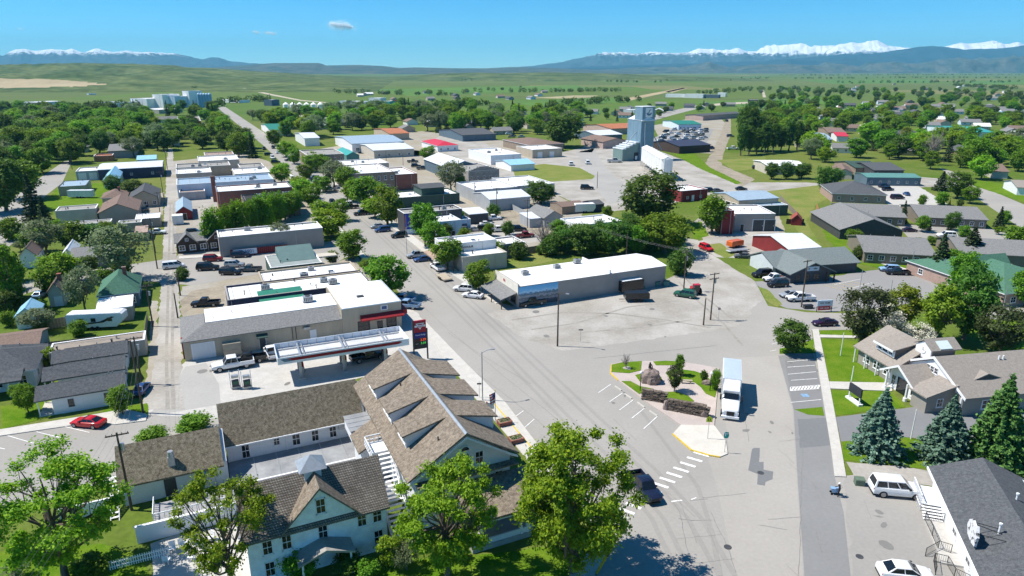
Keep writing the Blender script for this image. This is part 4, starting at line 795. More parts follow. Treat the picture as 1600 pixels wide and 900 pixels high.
# long rear wing
b = MB(); b.prism([(26.6, .0), (33, 0), (33, 3.2), (29.7, 6.6), (26.6, 3.2)], -21.3, -4.6, 'x'); b.build('rear_wing_wall', HW, HT)
b = MB(); b.prism([(25.9, 3.05), (29.7, 7.0), (33.5, 3.05), (33.5, 2.85), (29.7, 6.75), (25.9, 2.85)], -21.7, -4.9, 'x'); b.build('rear_wing_roof', CEDARD, HT)
for x, w, h, z in ((-19.2, 1.0, 2.1, .6), (-15.6, .8, 1.3, 1.5), (-13.3, 1.05, 1.9, .9), (-11.0, .95, 1.9, .9), (-8.8, .95, 1.9, .9), (-6.6, .95, 1.9, .9)): hwin(x, 26.6, z, w, h)
unit_t = MB(); unit_t.box(-8.1, -7.3, 26.2, 26.6, 2.0, 2.6); unit_t.build('air_conditioner', STEEL, HT)
b = MB(); b.box(-21.6, -5, 25.78, 25.9, 2.86, 3.02); b.build('gutter', WHITE, HT)
for x in (-21.2, -14.5, -5.2): b = MB(); b.box(x, x + .1, 26.45, 26.58, .6, 2.9); b.build('downpipe', WHITE, HT)
# far rear wing with stair
b = MB(); b.prism([(23.0, 0), (29.4, 0), (29.4, 2.9), (26.1, 5.5), (23.0, 2.9)], -32.0, -21.4, 'x'); b.build('store_wing_wall', HW, HT)
b = MB(); b.prism([(22.4, 2.75), (26.1, 5.85), (29.8, 2.75), (29.8, 2.55), (26.1, 5.6), (22.4, 2.55)], -32.4, -21.75, 'x'); b.build('store_wing_roof', CEDARD, HT)
b = MB(); b.box(-28.0, -26.8, 22.94, 23.0, .1, 2.2); b.build('door', DARK, HT)
b = MB(); b.box(-27.3, -26.6, 23.3, 24.0, 3, 4.6); b.tube([(-26.95, 23.65, 4.6), (-26.95, 23.65, 5.2)], [.4, .3], 10); b.build('exhaust_fan', STEEL, HT)
b = MB(); b.prism([(22.2, 2.2), (25.2, 4.9), (25.2, 4.7), (22.2, 2.0)], -24.8, -23.2, 'x'); b.build('metal_hatch', STEEL, HT)
for s_ in (-33.3, -32.5):
    b = MB(); b.prism([(20.5, 0), (20.9, 0), (25.5, 2.7), (25.5, 3.0)], s_, s_ + .08, 'x'); b.build('stair_stringer', WHITE, HT)
for i in range(10):
    b = MB(); b.box(-33.2, -32.5, 20.8 + i * .46, 21.1 + i * .46, .2 + i * .27, .25 + i * .27); b.build('step', WHITE, HT)
# flat membrane roofs of the court, with seams
MEMB = mat('grey_membrane', (.2, .21, .225), .8, .25, .35, col2=(.34, .35, .36))
b = MB(); b.box(-21.2, -4.8, 11.2, 26.5, 0, .5); b.build('court_wall', HW, HT)
b = MB(); b.box(-21.3, -4.7, 11.2, 26.55, .502, .62); fr = b.build('court_roof', MEMB, HT)
for i in range(6):
    b = MB(); x = -18.5 + i * 2.6; b.box(x, x + .12, 21, 26.4, .622, .65); b.build('roof_seam', STEEL, fr)
b = MB(); b.box(-21.3, -4.7, 20.6, 20.85, .622, .9); b.build('roof_kerb', WHITE, fr)
RB = mat('brown_gravel_roof', (.3, .25, .2), .95, .15, .6)
b = MB(); b.box(-19, -8, 18.2, 20.5, .622, .68); b.build('gravelled_strip', RB, fr)
# glazed terrace roof and lean-to between the wings
b = MB(); b.box(-7.6, -4.3, 20.6, 24.6, 3.1, 4.5); b.build('terrace_wall', HW, HT)
b = MB(); b.box(-7.7, -4.2, 20.5, 24.7, 4.502, 4.62); tr_ = b.build('terrace_roof', MEMB, HT)
for i in range(3):
    b = MB(); b.box(-7.7, -4.2, 21.4 + i * 1.1, 21.5 + i * 1.1, 4.622, 4.66); b.build('roof_seam', STEEL, tr_)
b = MB(); b.prism([(-7.4, .5), (-4.3, .5), (-4.3, 6.1), (-7.4, 4.3)], 16.1, 20.3, 'y'); b.build('lean_to_wall', HW, HT)
b = MB(); b.prism([(-7.8, 4.25), (-4.1, 6.4), (-4.1, 6.2), (-7.8, 4.05)], 15.9, 20.4, 'y'); b.build('lean_to_roof', CEDAR, HT)
# front house: gable with cross gable, cupola and hooded entrance
b = MB(); b.prism([(4.2, 0), (10.6, 0), (10.6, 5.2), (7.4, 8.4), (4.2, 5.2)], -20.6, -7.8, 'x'); b.build('front_house_wall', mat('white_painted_brick', (.82, .84, .86), .75, .1, 1.5, bump=.5, bscale=9), HT)
b = MB(); b.prism([(3.75, 5.0), (7.4, 8.8), (11.0, 5.0), (11.0, 4.8), (7.4, 8.55), (3.75, 4.8)], -21.0, -7.5, 'x'); b.build('front_house_roof', brickmat('weathered_shake', (.19, .165, .14), (.3, .27, .235), (.09, .075, .06), rowh=.17, bw=.22, msize=.03, var=.6, bump=.6), HT)
b = MB(); b.prism([(-17.4, 5), (-10.4, 5), (-13.9, 8.5)], 4.05, 7.6, 'y'); b.build('cross_gable_wall', MATS['white_painted_brick'], HT)
b = MB(); b.prism([(-17.8, 4.85), (-13.9, 8.98), (-10.0, 4.85), (-10.0, 4.65), (-13.9, 8.74), (-17.8, 4.65)], 3.7, 7.9, 'y'); b.build('cross_gable_roof', CEDAR, HT)
for x, z, w, h in ((-13.9, 6.0, .95, 1.7), (-13.9, 3.1, .95, 1.7), (-17.2, 3.0, .95, 1.7), (-10.2, 3.3, .95, 1.7), (-8.7, 3.3, .95, 1.7), (-8.7, .8, .95, 1.7), (-18.9, 3.0, .95, 1.6), (-17.2, .6, .95, 1.7), (-18.9, .6, .95, 1.7)): hwin(x, 4.05 if abs(x + 13.9) < .1 and z > 5 else 4.2, z, w, h)
for y in (5.8, 8.8): hwin(-7.8, y, 3.3, .95, 1.6, rz=math.pi / 2); hwin(-7.8, y, .8, .95, 1.6, rz=math.pi / 2)
b = MB(); b.box(-14.8, -13.2, 6.7, 8.3, 7.6, 9.3); b.build('cupola', WHITE, HT)
b = MB(); A = [(-15.3, 6.2, 9.3), (-12.7, 6.2, 9.3), (-12.7, 8.8, 9.3), (-15.3, 8.8, 9.3)]
for i in range(4): b.poly([A[i], A[(i + 1) % 4], (-14, 7.5, 10.4)])
b.poly(A); b.build('cupola_roof', STEEL, HT)
b = MB(); b.prism([(-16.6, 2.5), (-14.0, 3.4), (-11.4, 2.5), (-11.4, 2.3), (-14.0, 3.15), (-16.6, 2.3)], 2.0, 4.2, 'y'); b.build('entrance_hood', GRAVR, HT)
for x in (-16.2, -11.8):
    b = MB(); b.tube([(x, 2.3, 0), (x, 2.3, 2.45)], .1, 8); b.build('hood_post', WHITE, HT)
# white outside stair up to the attic floor
for xs in (-7.2, -5.0):
    b = MB(); b.prism([(4.6, 0), (5.2, 0), (13.0, 5.4), (13.0, 5.9)], xs, xs + .12, 'x'); b.build('stair_stringer', WHITE, HT)
    b = MB(); b.prism([(4.6, 1.0), (4.7, 1.0), (13.0, 6.55), (13.0, 6.7)], xs, xs + .08, 'x')
    for i in range(8): b.box(xs, xs + .08, 4.8 + i * 1.1, 4.88 + i * 1.1, .4 + i * .74, 1.3 + i * .74)
    b.build('stair_rail', WHITE, HT)
for i in range(18):
    b = MB(); y = 5.1 + i * .44; b.box(-7.1, -5.0, y, y + .34, .28 + i * .3, .33 + i * .3); b.build('step', WHITE, HT)
b = MB(); b.box(-7.2, -4.6, 13.0, 15.4, 5.5, 5.65); b.build('landing', WHITE, HT)
for x0, x1, y0, y1 in ((-7.2, -7.1, 13, 15.4), (-7.2, -4.6, 15.3, 15.4)):
    b = MB(); b.box(x0, x1, y0, y1, 6.45, 6.55); b.box(x0, x1, y0, y1, 6.0, 6.06); L_ = max(x1 - x0, y1 - y0); n = 5
    for i in range(n + 1):
        u = i / n; xx, yy = (x0, y0 + (y1 - y0 - .08) * u) if y1 - y0 > .2 else (x0 + (x1 - x0 - .08) * u, y0); b.box(xx, xx + .08, yy, yy + .08, 5.65, 6.5)
    b.build('landing_rail', WHITE, HT)
hloc = Matrix.Translation((-3.48, 56.46, 0)) @ Matrix.Rotation(R(25), 4, 'Z')
def H2W(x, y): v = hloc @ Vector((x, y, 0)); return v.x, v.y
# court behind the front house: white garden wall, deck, gate, picket fence
t = thing('garden_wall', 'low white rendered wall round the hotel back yard', 'wall', (*H2W(0, 0), 0), R(25)); b = MB(); b.box(-30.5, -20.8, 15.4, 15.65, 0, 1.9); b.box(-38, -33.2, 22.5, 22.75, 0, 1.7); b.build('wall', WHITE, t); b = MB(); b.box(-30.6, -20.7, 15.35, 15.7, 1.902, 1.98); b.build('coping', WHITE, t)
t = thing('yard_deck', 'white railed deck with steps in the hotel back yard', 'deck', (*H2W(-29, 17), 0), R(25))
b = MB(); b.box(0, 7, 0, 3.4, .9, 1.05); b.build('deck_floor', mat('grey_deck', (.3, .3, .31), .8, .1, 1), t)
for x0, x1, y0, y1 in ((0, 7, 0, .08), (0, .08, 0, 3.4)):
    for i in range(16 if x1 > 1 else 8):
        b = MB(); u = (i + .5) / (16 if x1 > 1 else 8); xx, yy = (7 * u, 0) if x1 > 1 else (0, 3.4 * u); b.box(xx, xx + .07, yy, yy + .07, 1.05, 1.9); b.build('baluster', WHITE, t)
    b = MB(); b.box(x0, x1, y0, y1, 1.9, 2.0); b.build('handrail', WHITE, t)
t = thing('picket_fence', 'grey-white picket fence beside the lawn in the bottom left corner', 'fence', (*G(172, 892), 0), R(25))
for i in range(26):
    b = MB(); b.box(i * .2, i * .2 + .09, 0, .03, .05, 1.0); b.poly([(i * .2, 0, 1.0), (i * .2 + .09, 0, 1.0), (i * .2 + .045, 0, 1.1)]); b.build('picket', WHITE, t)
b = MB(); b.box(0, 5.2, .03, .07, .3, .38); b.box(0, 5.2, .03, .07, .75, .83); b.build('fence_rail', WHITE, t)
sheet('patio', [(240, 895), (235, 850), (275, 835), (390, 815), (420, 860), (400, 960), (220, 960)], CONC, 6)
for i, (px, py) in enumerate(((270, 862), (287, 855), (302, 848), (262, 880), (318, 858), (300, 875), (330, 845), (345, 870))):
    t = thing('garden_chair', 'white garden chair on the hotel patio behind the foreground tree', 'chair', (*G(px, py), .05), R(25 + 50 * i), 'white chairs on the hotel patio')
    b = MB(); b.box(-.3, .3, -.3, .3, .4, .47); b.build('seat', WHITE, t); b = MB(); b.box(-.3, .3, .25, .32, .47, 1.0); b.build('backrest', WHITE, t)
    for x in (-.27, .22):
        for y in (-.27, .24): b = MB(); b.box(x, x + .05, y, y + .05, 0, .4); b.build('leg', WHITE, t)
# brick planters and flag on the pavement
for px, py, lb in ((806, 691, 'red brick flower planter nearest the corner of the hotel pavement'), (788, 664, 'red brick flower planter beside the flagpole')):
    t = thing('planter', lb, 'planter', (*G(px, py), .12), R(25)); b = MB(); b.box(-.9, .9, -.6, .6, 0, .5); b.box(-.95, .95, -.65, -.5, .5, .58); b.box(-.95, .95, .5, .65, .5, .58); b.box(-.95, -.8, -.5, .5, .5, .58); b.box(.8, .95, -.5, .5, .5, .58); b.build('brick_box', BRICK, t); b = MB(); b.box(-.8, .8, -.5, .5, .5, .53); b.build('soil', DIRT, t)
    r_ = np.random.default_rng(px); o = link('flowers', quadmesh('flowers', leaf_quads(r_.uniform((-.75, -.45, .52), (.75, .45, .8), (220, 3)), .07, r_), LEAFD), t)
    b = MB()
t = thing('flagpole', 'thin steel flagpole with a hanging striped flag by the hotel', 'flagpole', (*G(774, 660), .12)); b = MB(); b.tube([(0, 0, 0), (0, 0, 4.6)], [.05, .035], 8); b.build('pole', STEEL, t); b = MB(); b.tube([(0, 0, 4.6), (0, 0, 4.72)], .07, 8); b.build('finial', YPAINT, t)
FL = [mat('flag_red', (.5, .02, .03), .8, .1, 3), WHITE, mat('flag_blue', (.02, .03, .2), .8, .1, 3)]
b = MB()
for i in range(7):
    for j in range(8):
        x = lambda i_: -.02 - .11 * i_ * (1 - .02 * j) ; y = lambda i_: .06 * math.sin(i_ * 2.2 + j * .3); z = 4.4 - .2 * j
        b.poly([(x(i), y(i), z - .12 * i * .5), (x(i + 1), y(i + 1), z - .12 * (i + 1) * .5), (x(i + 1), y(i + 1), z - .2 - .06 * (i + 1)), (x(i), y(i), z - .2 - .06 * i)], 2 if (j < 4 and i < 3) else (j % 2))
b.build('flag', FL, t)
t = thing('pavement_sign', 'white sign board with red edge beside the flagpole', 'sign', (*G(767, 652), .12), R(-10)); b = MB(); b.box(-.45, .45, -.04, .04, 1.2, 2.1); b.build('board', WHITE, t); b = MB(); b.box(-.62, -.47, -.05, .05, 1.3, 2.2); b.build('edge_panel', CP['red'], t); b = MB(); b.box(-.04, .04, -.03, .03, 0, 1.2); b.build('post', STEEL, t)

# ------------------------------------------------------------------ fuel station
store = thing('station_store', 'long tan metal-sided convenience store with grey hip roof and white flat roof', 'shop', (*G(290, 565), 0), R(25))
def SL(px, py, z):
    X, Y = G(px, py, z); ox, oy = G(290, 565); a = R(25); X -= ox; Y -= oy; return X * math.cos(a) + Y * math.sin(a), -X * math.sin(a) + Y * math.cos(a)
sx1 = SL(535, 498, 3.6)[0]; sx2 = SL(619, 463, 5.2)[0]; D1 = 12.5
b = MB(); b.box(0, sx1, 0, D1, 0, 3.5); b.build('wall', TANMET, store)
b = MB(); rz_ = 4.9; b.poly([(-.3, -.4, 3.5), (sx1, -.4, 3.5), (sx1, 3.6, rz_), (3.6, 3.6, rz_)]); b.poly([(-.3, -.4, 3.5), (3.6, 3.6, rz_), (3.6, D1 - 3.6, rz_), (-.3, D1 + .4, 3.5)]); b.poly([(-.3, D1 + .4, 3.5), (3.6, D1 - 3.6, rz_), (sx1, D1 - 3.6, rz_), (sx1, D1 + .4, 3.5)]); b.box(-.3, sx1, -.4, D1 + .4, 3.36, 3.495); b.build('hip_roof', GREYSH, store)
b = MB(); b.box(3.7, sx1 - .02, 3.7, D1 - 1.5, 3.6, rz_ + .06); b.build('flat_roof', WROOF, store)
b = MB(); b.box(sx1, sx2, -.1, D1 + 2, 0, 5.2); b.build('front_block', TANMET, store); b = MB(); b.box(sx1 + .2, sx2 - .2, .1, D1 + 1.8, 5.202, 5.26); b.build('front_roof', WROOF, store)
b = MB(); b.box(sx1 - .03, sx2 + .03, -.13, -.05, 5.12, 5.25); b.box(sx2 - .05, sx2 + .08, -.05, D1 + 2, 5.12, 5.3); b.build('fascia', mat('pale_blue_fascia', (.45, .55, .62), .6, .05, 1), store)
b = MB(); b.prism([(-1.2, 2.9), (-.1, 3.6), (-.1, 2.7), (-1.2, 2.7)], sx1 + 3.2, sx2 + .3, 'x'); b.box(sx2, sx2 + 1.1, -.1, D1, 2.7, 3.5); b.build('awning', mat('maroon_fascia', (.28, .015, .02), .6, .1, 1), store)
for u, w in ((.35, 2.2), (.62, 1.0), (.82, 1.9)): o = link('shop_window', win_mesh(DARK), store); o.location = (sx1 + (sx2 - sx1) * u, -.1, .5 if w > 1.5 else .05); o.scale = (w, 1, 2.0)
for y in (2, 5, 8, 11): o = link('shop_window', win_mesh(DARK), store); o.location = (sx2, y, .5); o.rotation_euler = (0, 0, math.pi / 2); o.scale = (2.2, 1, 2.0)
o = link('garage_door', door_mesh(ROLLUP), store); o.location = (2.9, -.0, .05); o.scale = (3.2, 1, 2.7)
b = MB(); b.box(5.8, 8.6, -1.0, -.02, .1, 2.3); b.box(5.75, 8.65, -1.05, 0, 1.1, 1.16); b.build('storage_cabinet', TANW, store)
b = MB(); b.prism([(-1.0, 2.5), (0, 2.9), (0, 2.4), (-1.0, 2.4)], 11.2, 13, 'x'); b.build('door_hood', DKGRN, store); o = link('door', door_mesh(DARK), store); o.location = (12.1, 0, .05); o.scale = (1, 1, 2.1)
o = link('door', door_mesh(WHITE), store); o.location = (20.5, 0, .05); o.scale = (1, 1, 2.1)
b = MB(); b.box(18.9, 20, -.6, -.02, 2.6, 3.0); b.build('wall_unit', STEEL, store); b = MB(); b.box(17.0, 17.1, -.1, -.02, 1.0, 3.4); b.box(17.6, 17.7, -.1, -.02, 1, 3.4); b.build('wall_ladder', DARK, store)
b = MB(); b.box(-.25, .0, 1.2, 1.9, 0, 3.6); b.build('rust_stack', REDW, store)
unit(store, sx1 - 4.5, 7.5, rz_ + .06, 1.0)
for i in range(6): b = MB(); b.tube([(5 + i * 3.1, 5.5 + (i % 3) * 1.6, rz_), (5 + i * 3.1, 5.5 + (i % 3) * 1.6, rz_ + .5)], .07, 6); b.build('vent_pipe', STEEL, store)
b = MB(); b.box(sx1 + 4, sx1 + 5.2, 5, 5.8, 5.26, 5.5); b.build('roof_vent', DARK, store)
b = MB(); b.box((sx1 + sx2) / 2 + 1.6, (sx1 + sx2) / 2 + 2.9, -.16, -.1, 4.0, 4.9); b.build('wall_emblem', WHITE, store); b = MB(); b.box((sx1 + sx2) / 2 + 1.8, (sx1 + sx2) / 2 + 2.7, -.19, -.161, 4.15, 4.75); b.build('emblem_panel', CP['blue'], store)
# canopy
ca = G(434, 560, 4.5); cb_ = G(638, 529, 4.5); CL_ = math.dist(ca, cb_); cang = math.atan2(cb_[1] - ca[1], cb_[0] - ca[0])
cn = thing('fuel_canopy', 'white fuel canopy with a maroon band over the pump islands', 'canopy', (*ca, -.43), cang); CW = 6.0
FAS = mat('white_fascia_panel', (.75, .78, .82), .4, .04, 1)
b = MB(); b.box(0, CL_, 0, CW, 4.0, 4.12); b.build('deck', mat('canopy_deck_sheet', (.55, .56, .57), .6, .12, .6), cn)
b = MB(); b.box(-.08, CL_ + .08, -.08, 0, 3.85, 4.95); b.box(-.08, CL_ + .08, CW, CW + .08, 3.85, 4.95); b.box(-.08, 0, 0, CW, 3.85, 4.95); b.box(CL_, CL_ + .08, 0, CW, 3.85, 4.95); b.build('fascia', FAS, cn)
b = MB(); b.prism([(2.2, 4.25), (CL_ - 1.6, 4.3), (CL_ - 1.0, 4.55), (CL_ - 1.4, 4.75), (1.2, 4.7)], -.1, -.081, 'y'); b.build('fascia_stripe', MATS['maroon_fascia'], cn)
b = MB(); b.prism([(.9, 4.2), (2.2, 4.2), (1.2, 4.7), (.3, 4.7)], -.1, -.081, 'y'); b.build('fascia_tip', mat('slate_stripe', (.12, .2, .28), .5, .1, 1), cn)
for i in range(14): b = MB(); x = CL_ * (i + .5) / 14; b.box(x, x + .06, CW - .12, CW, 4.12, 4.9); b.build('fascia_rib', STEEL, cn)
for i in range(3):
    x = CL_ * (.16 + .33 * i); b = MB(); b.box(x, x + .25, .2, CW - .2, 4.45, 4.75); b.box(x + .7, x + .85, .2, CW - .2, 4.3, 4.5); b.build('roof_beam', STEEL, cn)
b = MB(); b.box(.3, CL_ - .3, 2.2, 2.4, 4.121, 4.32); b.box(.3, CL_ - .3, 4.9, 5.1, 4.121, 4.32); b.build('purlin', STEEL, cn)
for i in range(3):
    x = CL_ * (.16 + .33 * i); b = MB(); b.box(x - .2, x + .2, 1.3, 1.7, 0, 4.0); b.build('column', STEEL, cn); b = MB(); b.box(x - .2, x + .2, CW - 1.9, CW - 1.5, 0, 4.0); b.build('column', STEEL, cn)
    b = MB(); b.box(x - .5, x + .6, .7, CW - 1.0, .44, .59); b.build('island_kerb', CONC, cn)
MAR = MATS['maroon_fascia']
for i in range(3):
    for j in range(2):
        lx, ly = CL_ * (.16 + .33 * i) + .25, 2.4 + j * 1.3; X = ca[0] + lx * math.cos(cang) - ly * math.sin(cang); Y = ca[1] + lx * math.sin(cang) + ly * math.cos(cang)
        p = thing('fuel_pump', 'grey fuel pump with maroon top under the canopy', 'fuel pump', (X, Y, .16), cang, 'fuel pumps under the canopy'); b = MB(); b.box(-.3, .3, -.45, .45, 0, 1.5); b.build('cabinet', STEEL, p); b = MB(); b.box(-.32, .32, -.47, .47, 1.5, 2.1); b.build('header', MAR, p); b = MB(); b.box(-.34, -.3, -.3, .3, .9, 1.3); b.build('display', BLACK, p)
        b = MB(); b.tube([(.3, -.3, 1.4), (.5, -.3, .7), (.36, -.2, .4), (.34, -.1, 1.0)], .03, 6); b.build('hose', BLACK, p)
for k, (px, py) in enumerate(((369, 607), (387, 607))):
    X, Y = G(px, py); p = thing('diesel_pump', ('left' if k == 0 else 'right') + ' of two black-and-white pumps on the open island left of the canopy', 'fuel pump', (X, Y, .1), R(25)); b = MB(); b.box(-.6, .6, -.3, .3, 0, .3); b.build('base', CONC, p)
    b = MB(); b.box(-.5, .5, -.28, .28, .3, 1.3); b.build('cabinet', DARK, p); b = MB(); b.box(-.5, .5, -.3, .3, 1.7, 2.1); b.build('header', STEEL, p); b = MB(); b.box(-.34, .34, -.31, -.28, .7, 1.2); b.build('display', mat('green_display', (.03, .12, .07), .4, .2, 3), p)
    for x in (-.68, .62): b = MB(); b.box(x - .05, x + .05, -.05, .05, 0, 2.9); b.build('hose_mast', WHITE, p)
# price sign with emblem and figures
sg = thing('price_sign', 'tall maroon and blue fuel price sign on two grey posts', 'sign', (*G(658, 562), 0), R(24))
for x in (-1.25, 1.05): b = MB(); b.box(x, x + .22, -.1, .12, 0, 7.0 if x < 0 else 5.4); b.build('post', DARK, sg)
b = MB(); b.box(-1.0, 1.02, -.14, .16, 4.9, 6.9); b.build('emblem_panel', mat('emblem_red', (.35, .01, .03), .4, .05, 1), sg)
b = MB(); b.box(-1.03, 1.05, -.14, .16, 2.0, 4.88); b.build('price_panel', BLACK, sg); b = MB(); b.box(-1.0, 1.02, -.17, -.141, 3.9, 4.8); b.build('name_panel', mat('name_blue', (.02, .02, .18), .4, .05, 1), sg)
b = MB(); b.prism([(-.75, 6.45), (.75, 6.45), (.6, 6.3), (.0, 5.35), (-.6, 6.3)], -.17, -.142, 'y'); b.build('emblem_triangle', WHITE, sg); b = MB(); b.prism([(-.45, 6.32), (.45, 6.32), (0, 5.6)], -.19, -.171, 'y'); b.build('emblem_core', MATS['emblem_red'], sg)
b = MB(); b.box(-.9, .9, -.22, -.171, 5.82, 6.14); b.build('emblem_band', WHITE, sg); text(sg, 'conoco', .36, (0, -.235, 5.97), (math.pi / 2, 0, 0), MATS['emblem_red'])
text(sg, 'Town Pump', .34, (0, -.18, 4.45), (math.pi / 2, 0, 0), WHITE)
def emis(name, col, s):
    m, n, l, b_ = nt(name); b_.inputs['Emission Color'].default_value = (*col, 1); b_.inputs['Emission Strength'].default_value = s; b_.inputs['Base Color'].default_value = (*col, 1); return m
text(sg, '3.29', .55, (.45, -.16, 3.55), (math.pi / 2, 0, 0), emis('red_digits', (.9, .08, .02), .6)); text(sg, '3.59', .5, (.45, -.16, 2.95), (math.pi / 2, 0, 0), emis('green_digits', (.1, .7, .1), .4)); text(sg, 'Unleaded', .18, (-.55, -.16, 3.5), (math.pi / 2, 0, 0), CP['red']); text(sg, 'Diesel', .18, (-.6, -.16, 2.95), (math.pi / 2, 0, 0), STEEL)

# ------------------------------------------------------------------ visitor building (taupe shingles, white gables)
LB = thing('library_building', 'low taupe-shingled public building with white gables behind the blue spruces', 'building', (60.45, 89.93, 0), R(10))
LW = mat('taupe_siding', (.3, .28, .25), .8, .06, .6)
b = MB(); b.prism([(-5.9, 0), (5.9, 0), (5.9, 3.1), (0, 6.1), (-5.9, 3.1)], .25, 20, 'x'); b.build('wall', LW, LB)
b = MB(); b.prism([(-6.5, 2.95), (0, 6.4), (6.5, 2.95), (6.5, 2.75), (0, 6.17), (-6.5, 2.75)], -.1, 20.5, 'x'); b.build('main_roof', TANSH, LB)
b = MB(); b.prism([(-6.55, 2.93), (0, 6.45), (6.55, 2.93), (6.55, 2.6), (0, 6.05), (-6.55, 2.6)], -.22, -.1, 'x'); b.build('barge_board', WHITE, LB)
b = MB(); b.prism([(-5.8, 2.9), (5.8, 2.9), (0, 5.9)], .12, .25, 'x'); b.build('white_gable', WHITE, LB)
for i in range(3): o = link('window', win_mesh(WHITE), LB); o.location = (.12, .9 - i * .75, 3.9); o.rotation_euler = (0, 0, -math.pi / 2); o.scale = (.62, 1, .95)
b = MB(); b.tube([(-.1, -5.9, 0), (-.1, -5.9, 2.8)], .16, 8); b.build('corner_column', WHITE, LB)
b = MB(); b.prism([(3.2, 4.3), (5.4, 5.7 - .6), (7.6, 4.3)], -4.0, -1.0, 'y'); b.build('gablet', TANSH, LB); b = MB(); b.prism([(3.6, 4.32), (5.4, 4.95), (7.2, 4.32)], -4.03, -4.001, 'y'); b.build('gablet_louvre', DARK, LB)
# west wing, ridge running away
b = MB(); b.prism([(-2.0, 0), (8.0, 0), (8.0, 2.9), (3.0, 5.8), (-2.0, 2.9)], 4.6, 13.0, 'y'); b.build('west_wing_wall', LW, LB)
b = MB(); b.prism([(-2.7, 2.75), (3.0, 6.0), (8.7, 2.75), (8.7, 2.55), (3.0, 5.78), (-2.7, 2.55)], 4.1, 13.5, 'y'); b.build('west_wing_roof', TANSH, LB)
b = MB(); b.prism([(-1.4, 3.4), (-1.4, 5.0), (2.6, 5.9), (2.6, 5.0)], 6.0, 9.8, 'y'); dm = b.build('dormer', mat('dark_taupe', (.12, .11, .1), .8, .1, .8), LB)
b = MB(); b.prism([(-1.95, 4.98), (2.9, 6.0), (2.9, 5.85), (-1.95, 4.8)], 5.75, 10.05, 'y'); b.build('dormer_roof', TANSH, dm); b = MB(); b.box(-2.05, -1.95, 5.7, 10.1, 4.72, 5.02); b.build('dormer_fascia', WHITE, dm); b = MB(); b.box(-1.46, -1.4, 5.9, 9.9, 3.7, 4.9); b.build('dormer_face', WHITE, dm)
for y, w in ((6.7, .8), (7.9, 1.2), (9.1, .8)): o = link('window', win_mesh(WHITE), dm); o.location = (-1.46, y, 3.95); o.rotation_euler = (0, 0, -math.pi / 2); o.scale = (w, 1, .85)
for y in (6.2, 8.5, 10.8): o = link('window', win_mesh(WHITE), LB); o.location = (-2.0, y, .8); o.rotation_euler = (0, 0, -math.pi / 2); o.scale = (1.5, 1, 1.3)
for y in (5.2, 7.9, 10.5, 13.1): b = MB(); b.tube([(-2.5, y, 0), (-2.5, y, 2.6)], .1, 8); b.build('porch_post', WHITE, LB)
# entrance gable
b = MB(); b.prism([(-1.5, 0), (4.3, 0), (4.3, 2.8), (1.4, 4.4), (-1.5, 2.8)], -3.0, 1.0, 'x'); b.build('entrance_wall', WHITE, LB)
b = MB(); b.prism([(-2.0, 2.7), (1.4, 4.75), (4.8, 2.7), (4.8, 2.5), (1.4, 4.5), (-2.0, 2.5)], -4.4, 2.5, 'x'); b.build('entrance_roof', TANSH, LB)
b = MB(); b.prism([(-2.05, 2.68), (1.4, 4.8), (4.85, 2.68), (4.85, 2.4), (1.4, 4.45), (-2.05, 2.4)], -4.5, -4.4, 'x'); b.build('barge_board', WHITE, LB)
for y in (-.6, 3.6): b = MB(); b.tube([(-4.1, y, 0), (-4.1, y, .5), (-4.1, y, .52), (-4.1, y, 2.6)], [.3, .3, .16, .14], 10); b.build('porch_post', WHITE, LB)
b = MB(); b.box(-3.08, -3.0, .3, 2.6, .05, 2.3); b.build('glass_door', GLASS, LB)
for y in (-.6, 3.4): o = link('window', win_mesh(WHITE), LB); o.location = (-3.0, y, .6); o.rotation_euler = (0, 0, -math.pi / 2); o.scale = (.9, 1, 1.7)
# low south-west room
b = MB(); b.prism([(-4.1, 0), (.3, 0), (.3, 3.9), (-4.1, 2.6)], -4.4, -1.6, 'y'); b.build('corner_room_wall', LW, LB); b = MB(); b.prism([(-4.6, 2.65), (.2, 4.1), (.2, 3.92), (-4.6, 2.45)], -4.8, -1.2, 'y'); b.build('corner_room_roof', TANSH, LB)
o = link('window', win_mesh(WHITE), LB); o.location = (-2.0, -4.4, .8); o.scale = (1.0, 1, 1.3)
for x in (4, 7.5, 11, 14.5): o = link('window', win_mesh(WHITE), LB); o.location = (x, -5.9, .8); o.scale = (1.6, 1, 1.4)
# clock turret and lantern
b = MB(); b.box(1.6, 5.6, 2.4, 5.2, 3, 6.4); b.build('lantern', LW, LB); b = MB(); b.prism([(1.9, 6.3), (3.8, 7.5), (5.7, 6.3), (5.7, 6.15), (3.8, 7.3), (1.9, 6.15)], 1.2, 6.2, 'x'); b.build('lantern_roof', TANSH, LB)
b = MB(); b.prism([(2.3, 4.6), (5.3, 4.6), (5.3, 6.2), (3.8, 7.2), (2.3, 6.2)], 1.4, 1.6, 'x'); b.build('turret_gable', WHITE, LB); b = MB(); b.prism([(3.8 + .55 * math.cos(t), 5.8 + .55 * math.sin(t)) for t in np.linspace(0, 2 * math.pi, 20, endpoint=False)], 1.32, 1.4, 'x'); b.build('clock_face', mat('clock_white', (.8, .8, .78), .5, .02, 1), LB)
b = MB(); b.box(1.3, 1.318, 3.77, 3.83, 5.8, 6.2); b.box(1.3, 1.318, 3.5, 3.83, 5.77, 5.83); b.build('clock_hand', BLACK, LB)
b = MB(); b.prism([(1.95, 6.4), (3.2, 7.2), (3.2, 7.3), (1.95, 6.5)], 2.6, 4.6, 'x'); b.build('skylight', mat('pale_skylight', (.6, .68, .66), .2, .05, 1), LB)
